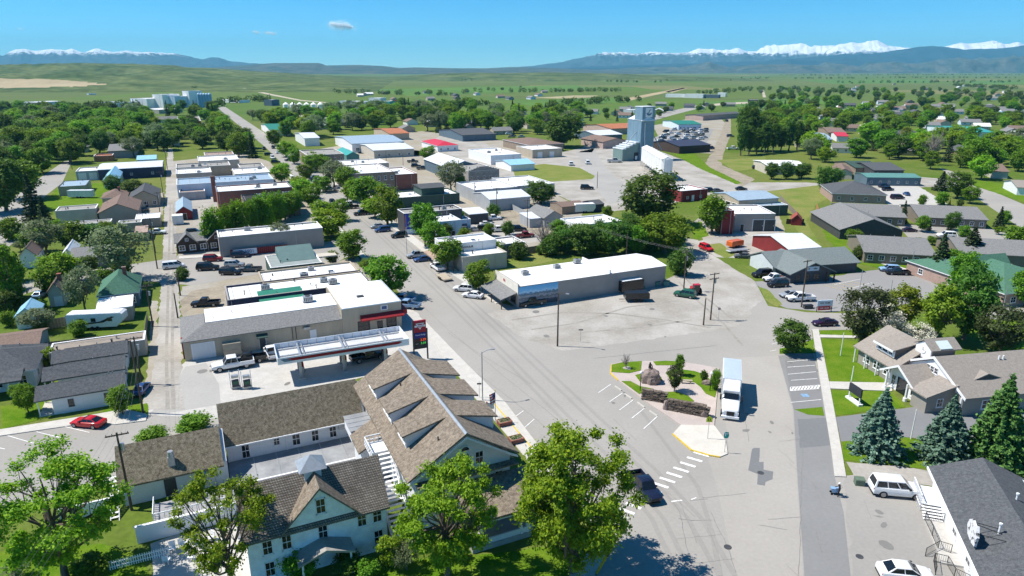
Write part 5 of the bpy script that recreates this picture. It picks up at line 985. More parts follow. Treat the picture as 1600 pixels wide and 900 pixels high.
for x in (9.5, 10.2): b = MB(); b.tube([(x, -1.2, 5.6), (x, -1.2, 6.3)], .12, 8); b.build('roof_vent', WHITE, LB)
# monument sign on the lawn
ms = thing('lawn_sign', 'dark message board on a white base on the lawn beside the entrance walk', 'sign', (*G(1334, 628), 0), R(100)); b = MB(); b.box(-1.5, 1.5, -.35, .35, 0, .3); b.build('base', WHITE, ms)
for x in (-1.2, 1.05): b = MB(); b.box(x, x + .15, -.08, .08, .3, 2.2); b.build('post', WHITE, ms)
b = MB(); b.box(-1.3, 1.3, -.12, .12, 1.2, 2.5); b.build('board', mat('sign_black', (.03, .035, .045), .5, .1, 1), ms)

# ------------------------------------------------------------------ charcoal-roofed house, lower right corner
DH = thing('corner_house', 'white house with charcoal shingle roof in the lower right corner', 'house', (46.86, 66.9, 0), R(-18))
b = MB(); b.prism([(.5, 0), (9.3, 0), (9.3, 3.2), (4.9, 4.9), (.5, 3.2)], -30, -.6, 'y'); b.build('wall', SIDEW, DH)
b = MB(); b.prism([(-.1, 3.0), (4.8, 5.1), (9.7, 3.0), (9.7, 2.8), (4.8, 4.88), (-.1, 2.8)], -30.4, 0, 'y'); b.build('roof', DKSH, DH)
b = MB(); b.box(-.22, -.1, -30.4, .02, 2.72, 3.0); b.build('gutter', WHITE, DH)
for y in (-9.5, -14, -19): o = link('window', win_mesh(WHITE), DH); o.location = (.5, y, .9); o.rotation_euler = (0, 0, -math.pi / 2); o.scale = (1.3, 1, 1.3)
b = MB(); b.box(-1.4, .5, -4.6, -.9, .9, 1.0); b.build('porch_floor', WHITE, DH)
for i in range(5): b = MB(); b.box(-1.4, .45, -4.9 - i * .3, -4.62 - i * .3, .72 - i * .17, .77 - i * .17); b.build('step', WHITE, DH)
b = MB(); b.box(-1.5, -1.4, -4.6, -.9, 1.85, 1.95)
for i in range(9): b.box(-1.49, -1.41, -4.6 + i * .45, -4.53 + i * .45, 0, 1.9)
b.box(-1.5, -1.42, -4.6, -.9, .6, .68); b.build('porch_rail', WHITE, DH)
b = MB(); b.box(-1.4, .5, -13.4, -6.5, 0, .25); b.build('patio_slab', CONC, DH)
def rail(t, pts, h=1.0, m=BLACK, nm='rail_panel'):
    for (x0, y0, z0), (x1, y1, z1) in zip(pts[:-1], pts[1:]):
        L_ = math.hypot(x1 - x0, y1 - y0); n = max(2, int(L_ / .16)); b = MB(); b.tube([(x0, y0, z0 + h), (x1, y1, z1 + h)], .03, 5); b.tube([(x0, y0, z0 + .12), (x1, y1, z1 + .12)], .02, 5)
        for i in range(n + 1):
            u = i / n; x, y, z = x0 + (x1 - x0) * u, y0 + (y1 - y0) * u, z0 + (z1 - z0) * u; b.tube([(x, y, z), (x, y, z + h)], .035 if i in (0, n) else .011, 4)
        b.build(nm, m, t)
rl = thing('patio_railing', 'black metal railing along the ramp beside the charcoal-roofed house', 'railing', (46.86, 66.9, 0), R(-18)); rail(rl, [(.4, -6.3, .25), (-1.4, -6.6, .25), (-1.3, -9.2, .25), (-1.2, -11.2, .1), (-2.6, -12.6, 0)]); rail(rl, [(-1.2, -11.2, .1), (-.2, -11.6, .2)])
rl = thing('stair_railing', 'black metal railing round the basement steps at the right edge', 'railing', (46.86, 66.9, 0), R(-18)); rail(rl, [(-2.3, -15.2, 0), (-2.0, -13.2, 0), (-.9, -13.3, 0), (-.7, -15.0, 0), (.3, -15.6, 0)])
sgn = thing('roof_sign', 'dark round-edged signboard seen edge-on, propped on the charcoal roof', 'sign', (46.86, 66.9, 0), R(-18))
b = MB(); b.prism([(-14.9, 3.6), (-14.0, 3.45), (-12.9, 3.6), (-12.4, 4.3), (-12.6, 5.0), (-13.3, 5.5), (-14.0, 5.3), (-14.6, 5.6), (-15.1, 4.7)], .3, .5, 'x'); b.build('board', mat('speckled_white_board', (.7, .7, .72), .6, .3, 2.5, col2=(.05, .05, .05), lo=.55, hi=.6), sgn)
for y in (-14.7, -13.6, -12.8): b = MB(); b.tube([(.4, y, 4.9 if y != -13.6 else 5.2), (2.9, y + .4, 4.35)], .035, 5); b.build('brace', BLACK, sgn)
for x, y in ((5.9, -7.0), (2.7, -13.0)): b = MB(); b.tube([(x, y, 4.2), (x, y, 5.2)], .09, 8); b.tube([(x, y, 5.2), (x, y, 5.35)], .15, 8); b.build('vent_pipe', WHITE, DH)

# ------------------------------------------------------------------ grey store with the painted mural
cx, cyy, hx, hy = rectof([(800, 440), (1019, 417), (774, 424), (996, 396)], 4.7, TA)
ST = thing('mural_store', 'long warm-grey store with white roof and a blue landscape mural', 'shop', (cx, cyy, 0), R(TA))
b = MB(); b.box(-hx, hx, -hy, hy, 0, 4.55); b.box(-hx, -hx + .25, -hy, hy, 4.55, 5.0); b.build('wall', GREYW, ST); b = MB(); b.prism([(-hy - .15, 4.56), (0, 5.3), (hy + .15, 4.56)], -hx + .25, hx + .15, 'x'); b.build('roof', WROOF, ST)
b = MB(); b.box(hx * .18, hx * .18 + .3, -hy - .2, hy, 4.6, 5.4); b.build('roof_parapet', WROOF, ST)
for u, v in ((-.78, -.1), (-.33, .1), (.02, .5)): unit(ST, hx * u, hy * v, 5.1, .8)
b = MB(); b.box(-hx - .04, -hx - .01, -hy, hy, 2.9, 5.0); b.build('front_panel', mat('cream_front', (.7, .66, .58), .8, .08, .8), ST)
def mural(name):
    m, n, l, b_ = nt(name); tc = n.new('ShaderNodeTexCoord'); sp = n.new('ShaderNodeSeparateXYZ'); l.new(tc.outputs['Object'], sp.inputs[0]); no = n.new('ShaderNodeTexNoise'); no.inputs['Scale'].default_value = 2.2; no.inputs['Detail'].default_value = 8; l.new(tc.outputs['Object'], no.inputs[0])
    ad = n.new('ShaderNodeMath'); ad.operation = 'MULTIPLY_ADD'; ad.inputs[1].default_value = 1.3; l.new(no.outputs[0], ad.inputs[0]); l.new(sp.outputs[2], ad.inputs[2]); mr = n.new('ShaderNodeMapRange'); mr.inputs[1].default_value = .4; mr.inputs[2].default_value = 5.2; l.new(ad.outputs[0], mr.inputs[0])
    cr = n.new('ShaderNodeValToRGB'); e = cr.color_ramp.elements; e[0].position = 0; e[0].color = (.03, .035, .05, 1); e[1].position = 1; e[1].color = (.12, .42, .75, 1)
    for p, c in ((.28, (.07, .08, .1, 1)), (.34, (.3, .3, .32, 1)), (.42, (.12, .13, .15, 1)), (.5, (.36, .37, .4, 1)), (.58, (.16, .2, .2, 1)), (.63, (.1, .2, .33, 1)), (.68, (.45, .66, .82, 1)), (.78, (.22, .53, .8, 1))): q = e.new(p); q.color = c
    l.new(mr.outputs[0], cr.inputs[0]); l.new(cr.outputs[0], b_.inputs['Base Color']); b_.inputs['Roughness'].default_value = .8; return m
b = MB(); b.box(-hx + .15, -hx + 9.0, -hy - .05, -hy - .005, .2, 4.35); b.build('mural', mural('landscape_mural'), ST)
b = MB(); b.prism([(-hx - 3.6, 2.2), (-hx, 3.2), (-hx, 3.05), (-hx - 3.6, 2.05)], -hy + .3, hy - .5, 'y'); aw = b.build('awning', GREYSH, ST)
for y in (-hy + .6, 0, hy - .8): b = MB(); b.box(-hx - 3.4, -hx - 3.25, y, y + .15, 0, 2.1); b.build('awning_post', DKBR, ST)
for y in (-hy * .6, hy * .45): o = link('shop_window', win_mesh(DARK), ST); o.location = (-hx, y, .6); o.rotation_euler = (0, 0, -math.pi / 2); o.scale = (2.4, 1, 1.7)
marks(ST, 4, .9, (-hx - .06, hy * .15, 4.1), (math.pi / 2, 0, -math.pi / 2), CP['red'])

# ------------------------------------------------------------------ grain elevator, bins
EL = thing('grain_elevator', 'tall blue-grey grain elevator tower with an emblem on its headhouse', 'grain elevator', (66.5, 359.8, 0), R(25))
ELW = ribmat('blue_grey_elevator_siding', (.17, .27, .34), .5, var=.14); ELG = ribmat('green_grey_siding', (.17, .25, .235), .4)
b = MB(); b.box(0, 8.2, 0, 12.4, 0, 20.6); b.build('tower', ELW, EL); b = MB(); b.prism([(-.2, 20.4), (4.1, 22.2), (8.4, 20.4)], -.2, 12.6, 'y'); b.build('tower_roof', WHMET, EL)
b = MB(); b.box(.2, 8.0, -.15, 6.5, 20.5, 27); b.build('headhouse', ELW, EL); b = MB(); b.box(0, 8.2, -.35, 6.7, 27, 27.3); b.build('headhouse_roof', WHMET, EL); b = MB(); b.box(-.3, 8.5, -1.0, 0, 20.1, 20.5); b.build('eave_band', WHMET, EL)
b = MB(); b.box(2.1, 6.4, -.22, -.151, 21.9, 26.6); b.build('emblem_panel', WHITE, EL)
EB = mat('emblem_blue', (.08, .17, .26), .6, .1, 1)
b = MB(); b.prism([(4.25 + 1.7 * math.cos(t), 24.3 + 1.6 * math.sin(t)) for t in np.linspace(math.pi * 1.05, math.pi * 1.95, 10)] + [(4.25 + 1.1 * math.cos(t), 24.5 + .9 * math.sin(t)) for t in np.linspace(math.pi * 1.9, math.pi * 1.1, 8)], -.26, -.221, 'y'); b.build('emblem_arc', EB, EL)
b = MB(); b.prism([(3.6, 23.9), (4.2, 23.6), (4.5, 25.0), (5.6, 25.9), (4.3, 25.5)], -.26, -.221, 'y'); b.build('emblem_wheat', EB, EL)
b = MB(); b.prism([(-10, 0), (0, 0), (0, 9.5), (-10, 6.0)], 1, 10, 'y'); b.build('annex', ELG, EL)
for i in range(5): b = MB(); b.box(-10.2 + i * 2, -8.1 + i * 2, .7, 10.3, 6.0 + i * .75, 6.5 + i * .75); b.build('stepped_roof', WHMET, EL)
b = MB(); b.box(-2.9, -.3, .9, 1.0, 0, 4.2); b.build('drive_door', BLACK, EL); b = MB(); b.box(-2.2, -.8, .8, .9, .5, 2.4); b.build('parked_trailer_end', WHITE, EL)
b = MB(); b.tube([(2.1, -.3, 19), (2.1, -.3, 14), (2.8, -.5, 3)], .22, 8); b.build('spout', WHMET, EL); b = MB(); b.tube([(-6, 4, 8.5), (.0, 4, 14.5)], .2, 6); b.build('spout', STEEL, EL); b = MB(); b.tube([(8.2, 3, 15), (13, -1, 5)], .22, 6); b.build('spout', STEEL, EL)
BN = thing('grain_bins', 'long row of white hopper-bottomed grain bins right of the elevator', 'grain bin', (66.0, 292, 0), R(90))
for i in range(9):
    x = 2.6 + i * 5.4; b = MB(); b.tube([(x, 0, .9), (x, 0, 2.6), (x, 0, 9.2), (x, 0, 9.7)], [.5, 2.75, 2.75, .7], 20); b.build('bin', mat('white_bin', (.74, .74, .71), .5, .05, .4), BN, smooth=40)
b = MB(); b.box(0, 48.5, -1.4, 1.4, 2.7, 9.3); b.build('bin_filler', MATS['white_bin'], BN); b = MB(); b.prism([(-2.6, 9.0), (2.6, 9.0), (0, 10.1)], .5, 48, 'x'); b.build('bin_cover', MATS['white_bin'], BN)
for i in range(10):
    for y in (-2.3, 2.3): b = MB(); b.box(i * 5.3, i * 5.3 + .22, y - .11, y + .11, 0, 3.2); b.build('leg', STEEL, BN)

# ------------------------------------------------------------------ traffic island: kerb, paving, grass, boulders, walls
PAV = mat('pinkish_pavers', (.44, .38, .35), .9, .08, .5, coord='World', fine=.1, bscale=8)
slab('island_paving', [(953.7, 583.7), (955.5, 570), (972, 566), (1020, 565), (1065, 566), (1095, 571), (1124, 576), (1116, 666), (1064, 665), (1007, 627), (966, 595)], PAV, .13)
slab('island_nose', [(1064, 665), (1116, 666), (1134, 690), (1137, 710), (1125, 715), (1107, 712), (1080, 704), (1051, 679)], mat('bright_concrete', (.56, .53, .47), .9, .06, .5, coord='World', fine=.04, bscale=3), .14)
Z5 = lambda p: [(900 + x / 4, 520 + y / 4) for x, y in p]
for p in ([(222, 205), (290, 190), (410, 182), (405, 240), (330, 258), (222, 250)], [(482, 185), (560, 181), (660, 185), (640, 208), (500, 208)], [(560, 255), (590, 238), (640, 232), (740, 245), (800, 265), (850, 310), (882, 350), (868, 410), (810, 385), (780, 345), (740, 315), (660, 305), (590, 300)], [(285, 308), (340, 308), (400, 340), (480, 355), (395, 388)], [(555, 375), (630, 375), (700, 400), (738, 432), (715, 447), (570, 415)], [(370, 270), (430, 255), (530, 280), (540, 300), (480, 320), (400, 312)]):
    b = MB(); b.vprism([G(*q) for q in Z5(p)], .13, .19); struct(b.build('island_lawn', LAWN))
ROCK = mat('lichen_boulder', (.24, .19, .17), .95, .35, .9, bump=.9, bscale=4, fine=.2); DROCK = mat('layered_stone', (.15, .12, .095), .95, .4, 1.2, bump=.9, bscale=5, fine=.25, stretch=(1, 1, 3))
def rock(w, d, h, seed, m, name, parent=None, loc=(0, 0, 0), rz=0, flat=0):
    r = np.random.default_rng(seed); b = MB(); n, k = 14, 9; ph = r.uniform(0, 6, 8)
    for i in range(k + 1):
        for j in range(n):
            a = 2 * math.pi * j / n; t = math.pi / 2 * i / k; s = 1 + .16 * math.sin(3 * a + ph[0]) * math.cos(2 * t + ph[1]) + .1 * math.sin(5 * a + ph[2] + 3 * t) + r.uniform(-.06, .06)
            rr = math.cos(t) ** .5 * s if i < k else 0.02; b.v.append((w / 2 * rr * math.cos(a), d / 2 * rr * math.sin(a), h * math.sin(t) ** .8 * (1 + r.uniform(-.05, .05)) - (.1 if i == 0 else 0)))
    for i in range(k):
        for j in range(n): b.f.append((i * n + j, i * n + (j + 1) % n, (i + 1) * n + (j + 1) % n, (i + 1) * n + j)); b.m.append(0)
    return b.build(name, m, parent, loc, rz)
bt = tag(rock(2.9, 2.4, 2.0, 5, ROCK, 'boulder', None, (*G(1017, 598), .15)), 'large pinkish boulder carrying the dark statue on the traffic island', 'boulder')
stt = thing('statue', 'small dark bronze seated figure on top of the large boulder', 'statue', (*G(1014, 594), 2.0), R(-60)); BRZ = mat('dark_bronze', (.035, .03, .025), .5, .2, 6, metal=.4)
b = MB(); b.tube([(0, 0, .0), (0, 0, .2), (.02, 0, .5), (.03, 0, .75)], [.2, .22, .19, .12], 10); b.tube([(0, .1, .12), (.45, .14, .2), (.5, .14, -.3)], [.12, .1, .07], 8); b.tube([(0, -.1, .12), (.45, -.14, .2), (.5, -.14, -.3)], [.12, .1, .07], 8); b.tube([(0, .2, .65), (.15, .32, .4), (.4, .2, .3)], [.08, .07, .05], 8); b.tube([(0, -.2, .65), (.2, -.3, .5), (.35, -.1, .7)], [.08, .07, .05], 8); b.tube([(.03, 0, .72), (.03, 0, .8), (.03, 0, .9), (.03, 0, 1.02)], [.07, .12, .13, .05], 10); b.build('figure', BRZ, stt, smooth=60)
def stonewall(a, c, h, lb, seed):
    X0, Y0 = G(*a); X1, Y1 = G(*c); L_ = math.dist((X0, Y0), (X1, Y1)); t = thing('stone_wall', lb, 'wall', (X0, Y0, .14), math.atan2(Y1 - Y0, X1 - X0)); r = random.Random(seed); z = 0; row = 0
    while z < h:
        hh = r.uniform(.14, .24); x = (row % 2) * .2
        while x < L_ * (1 - .25 * z / h * r.random()):
            w = r.uniform(.3, .75); b = MB(); d = .45 + r.uniform(-.08, .08) - z * .1; b.box(x + .015, x + w - .015, -d + r.uniform(-.05, .05), d, z, z + hh - .02); s_ = b.build('stone', DROCK, t); s_.rotation_euler = (r.uniform(-.04, .04), r.uniform(-.03, .03), 0); x += w
        z += hh; row += 1
    return t
stonewall((1002, 623), (1039, 630), 1.5, 'left of two dark dry-stone walls on the traffic island', 1); stonewall((1042, 640), (1106, 652), 1.6, 'longer dark dry-stone wall on the traffic island, nearer the truck', 2)
tag(rock(1.0, .9, 1.3, 9, ROCK, 'boulder', None, (*G(1041, 640), .14)), 'upright boulder at the start of the longer stone wall', 'boulder'); tag(rock(.9, .7, .8, 11, ROCK, 'boulder', None, (*G(1100, 652), .14)), 'small pale boulder at the end of the longer stone wall', 'boulder'); tag(rock(1.5, 1.0, .7, 13, ROCK, 'boulder', None, (*G(1105, 602), .14)), 'low flat boulder among the island shrubs', 'boulder')
for i, (px, py) in enumerate(((980, 577), (1060, 588))):
    t = rock(1.3, 1.2, .14, 20 + i, GRAVEL, 'tree_ring', None, (*G(px, py), .16)); tag(t, ('gravel ring at the foot of the bare sapling' if i == 0 else 'gravel ring at the foot of the leafy sapling') + ' on the island', 'gravel bed')
bn = thing('bench', 'tan stone bench on the curved island lawn', 'bench', (*G(1072, 600), .16), R(-5)); b = MB(); b.box(-.9, .9, -.22, .22, .4, .5); b.build('seat', TANW, bn)
for x in (-.7, .55): b = MB(); b.box(x, x + .15, -.18, .18, 0, .4); b.build('leg', TANW, bn)
for a, c in (((961, 604), (971, 610.5)), ((976, 616), (987, 623)), ((996, 629), (1007, 637)), ((1015, 642.5), (1027, 650.5))):
    X0, Y0 = G(*a); X1, Y1 = G(*c); L_ = math.dist((X0, Y0), (X1, Y1)); b = MB(); b.prism([(-.1, 0), (.1, 0), (.07, .14), (-.07, .14)], 0, L_, 'x'); tag(b.build('wheel_stop', WALK, None, (X0, Y0, .01), math.atan2(Y1 - Y0, X1 - X0)), 'concrete wheel stop at the parking bays beside the traffic island', 'wheel stop', 'wheel stops beside the island')

# ------------------------------------------------------------------ white semi truck and trailer
X, Y = G(1140, 657); TR = thing('semi_truck', 'white highway tractor with sleeper cab parked beside the traffic island', 'truck', (X, Y, .02), R(-107))
b = MB(); loft(b, [(-4.3, .9, 3.6, 1.15), (-4.0, .8, 3.8, 1.2), (-3.0, .8, 3.75, 1.22), (-2.4, .8, 3.3, 1.2)]); b.build('sleeper_cab', CP['white'], TR, smooth=35)
b = MB(); loft(b, [(-2.5, .7, 2.75, 1.2), (-2.0, .7, 2.2, 1.2), (-1.7, .65, 1.95, 1.17), (-.5, .6, 1.75, 1.1), (-.05, .6, 1.55, 1.02), (.05, .65, 1.35, .9)]); b.build('hood', CP['white'], TR, smooth=35)
b = MB(); b.poly([(-1.95, -.98, 2.25), (-1.95, .98, 2.25), (-2.55, .95, 3.15), (-2.55, -.95, 3.15)]); b.box(-2.6, -2.4, -1.0, 1.0, 2.2, 3.15); b.build('windscreen', AGLASS, TR)
b = MB(); b.box(.04, .12, -.5, .5, .75, 1.35); b.build('grille', BLACK, TR); b = MB(); b.box(-.1, .22, -1.15, 1.15, .35, .65); b.build('bumper', CP['white'], TR)
b = MB(); b.prism([(-4.1, 3.7), (-2.8, 3.5), (-3.7, 4.1), (-4.2, 4.15)], -1.05, 1.05, 'y'); b.build('wind_deflector', CP['white'], TR)
for s in (1, -1): b = MB(); b.box(-.35, .08, s * .9 - .16, s * .9 + .16, .95, 1.2); b.build('headlight', HEADL, TR); b = MB(); b.box(-2.1, -1.9, s * 1.4 - .1, s * 1.4 + .1, 2.0, 2.8); b.build('wing_mirror', BLACK, TR); b = MB(); b.box(-4.2, -3.0, s * 1.0 - .25, s * 1.0 + .25, .45, .95); b.build('fuel_tank', STEEL, TR)
def bigwheel(t, x, y):
    b = MB(); k = 16
    for rr, d0, d1, mi in ((.5, -.16, .16, 0), (.28, .161, .2, 1)):
        s = 1 if y > 0 else -1; n = len(b.v); b.v += [(x + rr * math.cos(q * 2 * math.pi / k), y + s * d0, .5 + rr * math.sin(q * 2 * math.pi / k)) for q in range(k)] + [(x + rr * math.cos(q * 2 * math.pi / k), y + s * d1, .5 + rr * math.sin(q * 2 * math.pi / k)) for q in range(k)]
        for q in range(k): b.f.append((n + q, n + (q + 1) % k, n + k + (q + 1) % k, n + k + q)); b.m.append(mi)
        b.f.append(tuple(range(n, n + k))); b.m.append(mi); b.f.append(tuple(range(n + k, n + 2 * k))); b.m.append(mi)
    b.build('wheel', [TYRE, RIM], t)
for x in (-1.0, -5.0, -6.2):
    for y in (1.08, -1.08): bigwheel(TR, x, y)
b = MB(); b.box(-6.8, -2, -.45, .45, .7, .95); b.build('chassis', BLACK, TR)
TRX = -12.2; TL = thing('box_trailer', 'long white box trailer coupled to the highway tractor', 'trailer', (X, Y, .02), R(-107)); TRF = mat('trailer_roof_sheet', (.42, .5, .56), .5, .06, .4)
b = MB(); b.box(TRX, -4.75, -1.28, 1.28, 1.15, 4.0); b.build('box', CP['white'], TL); b = MB(); b.box(TRX + .1, -4.85, -1.2, 1.2, 4.001, 4.05); b.build('roof', TRF, TL); b = MB(); b.box(-4.75, -4.4, -.9, .9, 2.4, 3.4); b.build('reefer_unit', STEEL, TL)
for x in (TRX + 1.7, TRX + 2.9):
    for y in (1.08, -1.08): bigwheel(TL, x, y)
b = MB(); b.box(TRX + .9, TRX + 3.9, -.5, .5, .75, 1.15); b.build('bogie', BLACK, TL)
for y in (-.9, .9): b = MB(); b.box(-7.8, -7.6, y - .08, y + .08, .1, 1.2); b.build('landing_leg', STEEL, TL)
# ------------------------------------------------------------------ town buildings, block by block
B = building
# left of the main street
B('long grey shop with white roof behind the row of parked cars', [(341, 371), (497, 352), (495, 346)], 5.2, wall=GREYW, units=2, doors=[('E', 0, 1, 2.1)], wins=[('E', 3, .8, 1.6, 1.6)])
t = B('dark brown single-storey shop with twin gables over its front', [(272, 378), (357, 372), (358, 366)], 3.0, 'gable', DKBR, GREYSH, rh=1.6, wins=[('S', 5, .7, 1.5, 1.4)], doors=[('S', .1, 1, 2.1)], depth=8)
hx, hy, h = t['ext']
for x in (-hx * .55, hx * .5):
    b = MB(); b.prism([(x - 2.2, 2.9), (x, 5.0), (x + 2.2, 2.9)], -hy - .3, 0, 'y'); b.build('front_gable', DKBR, t); b = MB(); b.prism([(x - 2.6, 2.7), (x, 5.2), (x + 2.6, 2.7), (x + 2.6, 2.5), (x, 5.0), (x - 2.6, 2.5)], -hy - .6, .2, 'y'); b.build('gable_roof', GREYSH, t)
    o = link('window', win_mesh(WHITE), t); o.location = (x, -hy - .3, 3.3); o.scale = (.8, 1, .8)
B('red brick commercial block with white roof and long side wall', [(339, 300), (454, 290), (444, 284)], 7.0, wall=BRICK, units=2, wins=[('E', 4, 4.2, 1.0, 1.6), ('E', 3, .6, 2.2, 2.0)], cop=STEEL)
B('brown brick block with black roof crowded with air-conditioning units', [(381, 314), (462, 302), (382, 304)], 6.0, wall=BRICKB, rm=BLKR, units=7, cop=DARK, wins=[('E', 3, .6, 2.0, 2.0)])
B('low shop with pale blue-grey metal roof behind the brick chimney', [(276, 289), (425, 277), (283, 279)], 5.0, wall=LBW, rm=BLUEMET, units=3)
B('beige flat-roofed shop in the row left of the main street', [(367, 272), (420, 267), (372, 263)], 5.4, wall=BEIGE, rm=WROOF, units=1)
B('low white-roofed store near the alley, behind the blue-grey roof', [(275, 272), (330, 267), (278, 264)], 4.4, wall=GREYW, units=1)
B('long narrow pale-roofed shop, second row from the far trees', [(275, 262), (360, 258), (280, 256)], 4.4, wall=TANW, rm=GRAVR, units=2)
B('dark flat-roofed shop beside the street trees left of the main street', [(375, 262), (412, 259), (378, 256)], 4.6, wall=BRICKB, rm=GRAVR)
B('white-roofed shop closest to the far grove left of the main street', [(310, 252), (372, 247), (316, 244)], 4.4, wall=BEIGE, units=1)
B('rust-roofed shop beside the far grove', [(320, 243), (365, 240), (324, 238)], 4.0, wall=PINKW, rm=RUST)
t = thing('brick_chimney', 'tall square red brick chimney standing by the alley', 'chimney', (*G(337, 315), 0), R(TA)); b = MB(); b.box(-.7, .7, -.7, .7, 0, 8.8); b.build('stack', BRICK, t); b = MB(); b.box(-.8, .8, -.8, .8, 8.8, 9.2); b.build('cap', BRICK, t)
B('small dark-red shed with blue gable roof beside the alley', [(274, 326), (301, 330), (288, 315)], 2.6, 'gable', REDW, BLUEMET, ridge='y', rh=1.8, name='shed', cat='shed', over=.2, vents=0, doors=[('S', 0, 1.2, 2)])
B('long low shed with rusty roof behind the brick block', [(280, 301), (320, 298), (282, 295)], 3.0, wall=GREYMET, rm=RUST, name='shed', cat='shed')
t = thing('storage_container', 'white storage container parked on the alley edge', 'container', (*G(279, 350), 0), R(TA)); b = MB(); b.box(-1.5, 1.5, -1.6, 1.6, .2, 2.8); b.build('box', WHMET, t); b = MB(); b.box(-1.5, 1.5, -1.6, 1.6, 2.802, 2.88); b.build('roof', WROOF, t)
B('long white-roofed warehouse on the left residential block', [(158, 264), (254, 260), (160, 255)], 4.6, 'gable', DKBLUE, WHMET, rh=.8, over=.2, name='warehouse', wins=[('S', 3, 1.5, 1, 1)])
B('low pale annex with white doors at the end of the warehouse', [(120, 268), (157, 264), (124, 262)], 4.0, wall=GREYMET, rm=WROOF, name='warehouse', doors=[('S', -.5, 2.6, 3, ROLLUP), ('S', .4, 2.6, 3, ROLLUP)])
B('pale blue gable house in front of the long warehouse', [(160, 282), (187, 278), (170, 268)], 3.2, 'gable', LBW, LBLUE, ridge='y', rh=2.4, name='house', cat='house', over=.3, wins=[('S', 1, .9, 1, 1.2)])
B('small tan building with dark flat roof beside the left street', [(95, 292), (135, 289), (100, 283)], 3.4, wall=TANW, rm=BLUEMET, name='garage', cop=DARK, par=.1)
t = thing('utility_trailer', 'long white enclosed trailer parked on the grass', 'trailer', (*G(128, 309), 0), R(4)); b = MB(); b.box(-4.3, 4.3, -1.2, 1.2, .5, 2.9); b.build('box', WHMET, t)
for x in (-1, .2): b = MB(); b.tube([(x, -1.25, .35), (x, 1.25, .35)], .35, 12); b.build('wheel', TYRE, t)
B('tan gable-fronted house with slate-blue roof on the alley', [(200, 311), (250, 308), (215, 297)], 3.2, 'gable', TANW, DKSH, ridge='y', rh=2.6, name='house', cat='house', wins=[('S', 3, .8, 1.2, 1.3), ('W', 3, .8, 1.2, 1.3)], doors=[('S', .1, 1, 2)])
B('taupe house with hipped brown roof left of the tan gable house', [(157, 310), (200, 306), (165, 301)], 3.2, 'hip', PINKW, BRSH, rh=1.8, name='house', cat='house', chim=True, wins=[('S', 4, .9, .8, 1.1)])
B('grey hall with wide brown gable roof facing the viewer', [(152, 333), (217, 329), (175, 316)], 3.6, 'gable', GREYW, BRSH, ridge='y', rh=2.6, name='hall')
B('plain tan flat-roofed building behind the left garden trees', [(87, 330), (150, 325), (92, 323)], 4.6, wall=BEIGE, rm=GRAVR, par=.2)
B('low tan shed row in front of the tan flat-roofed building', [(105, 352), (173, 347), (108, 347)], 2.8, wall=TANW, rm=GRAVR, name='shed', cat='shed', par=.1)
B('low grey garage row beside the alley', [(184, 350), (221, 346), (187, 345)], 2.8, wall=GREYW, rm=GRAVR, name='garage', par=.1)
B('rust-orange roofed little shed beside the alley', [(211, 364), (231, 361), (212, 356)], 2.4, 'shed', TANW, RUST, rh=.5, name='shed', cat='shed', over=.15, vents=0)
B('pinkish container-like shed on the alley edge', [(211, 343), (250, 339), (214, 335)], 2.8, wall=PINKW, rm=WROOF, name='shed', cat='shed', par=.08)
B('pale house with brown gable roof among the left trees', [(29, 402), (60, 397), (40, 386)], 3.0, 'gable', WHITE, BRSH, ridge='y', rh=2.2, name='house', cat='house', wins=[('E', 2, .9, 1, 1.2)])
B('long single-storey house with pale grey roof behind the willow', [(110, 405), (172, 398), (118, 389)], 2.8, 'gable', SIDEG, GREYSH, rh=1.5, name='house', cat='house', wins=[('S', 4, .8, 1, 1.1)])
B('narrow white-roofed gable end of the long grey-roofed house', [(98, 396), (118, 398), (104, 384)], 2.8, 'gable', WHITE, WHMET, ridge='y', rh=1.6, name='house', cat='house')
B('blue-grey house with green hipped roof beside the alley', [(152, 458), (218, 456), (166, 437)], 3.0, 'hip', BLUEW, GRNSH, rh=3.0, name='house', cat='house', chim=True, wins=[('S', 3, .8, 1.3, 1.3), ('E', 2, .8, 1.2, 1.3)])
B('small cream house with rusty-brown gable roof left of the green-roofed house', [(71, 460), (102, 457), (80, 444)], 2.8, 'gable', BEIGE, BRSH, ridge='y', rh=2.2, name='house', cat='house', chim=True, wins=[('E', 2, .8, .9, 1.1)], doors=[('S', .2, 1.3, 2, WHITE)])
B('dark brown-roofed house cut by the left edge', [(-40, 470), (22, 458), (-30, 446)], 3.0, 'gable', BRICK, BRSH, rh=2.2, name='house', cat='house', wins=[('E', 1, .9, 1, 1.2)])
B('white garden shed with bright blue metal roof', [(21, 496), (61, 490), (40, 478)], 2.5, 'gable', WHITE, LBLUE, ridge='y', rh=1.5, name='shed', cat='shed', over=.2, wins=[('S', 1, .9, .7, .8)], vents=0)
B('plain white-roofed garage behind the long camper trailer', [(151, 484), (207, 478), (154, 471)], 2.8, 'shed', GREYW, WROOF, rh=.6, name='garage', over=.2)
B('tan-grey shingled garage behind the dark hipped house', [(-30, 556), (60, 546), (-20, 524)], 2.8, 'gable', SIDEG, BRSH, rh=1.3, name='garage', over=.3)
t = B('white bungalow with dark hipped roof and porch at the left edge', [(-55, 594), (61, 566), (-40, 552)], 2.9, 'hip', SIDEW, DKSH, rh=2.4, name='house', cat='house', wins=[('S', 3, .7, 1.1, 1.5), ('E', 2, .8, 1, 1.2)])
hx, hy, h = t['ext']; b = MB(); b.prism([(-hy - 2.4, 2.5), (-hy + .5, 3.3), (-hy + .5, 3.1), (-hy - 2.4, 2.3)], -hx * .6, hx * .7, 'x'); b.build('porch_roof', DKSH, t)
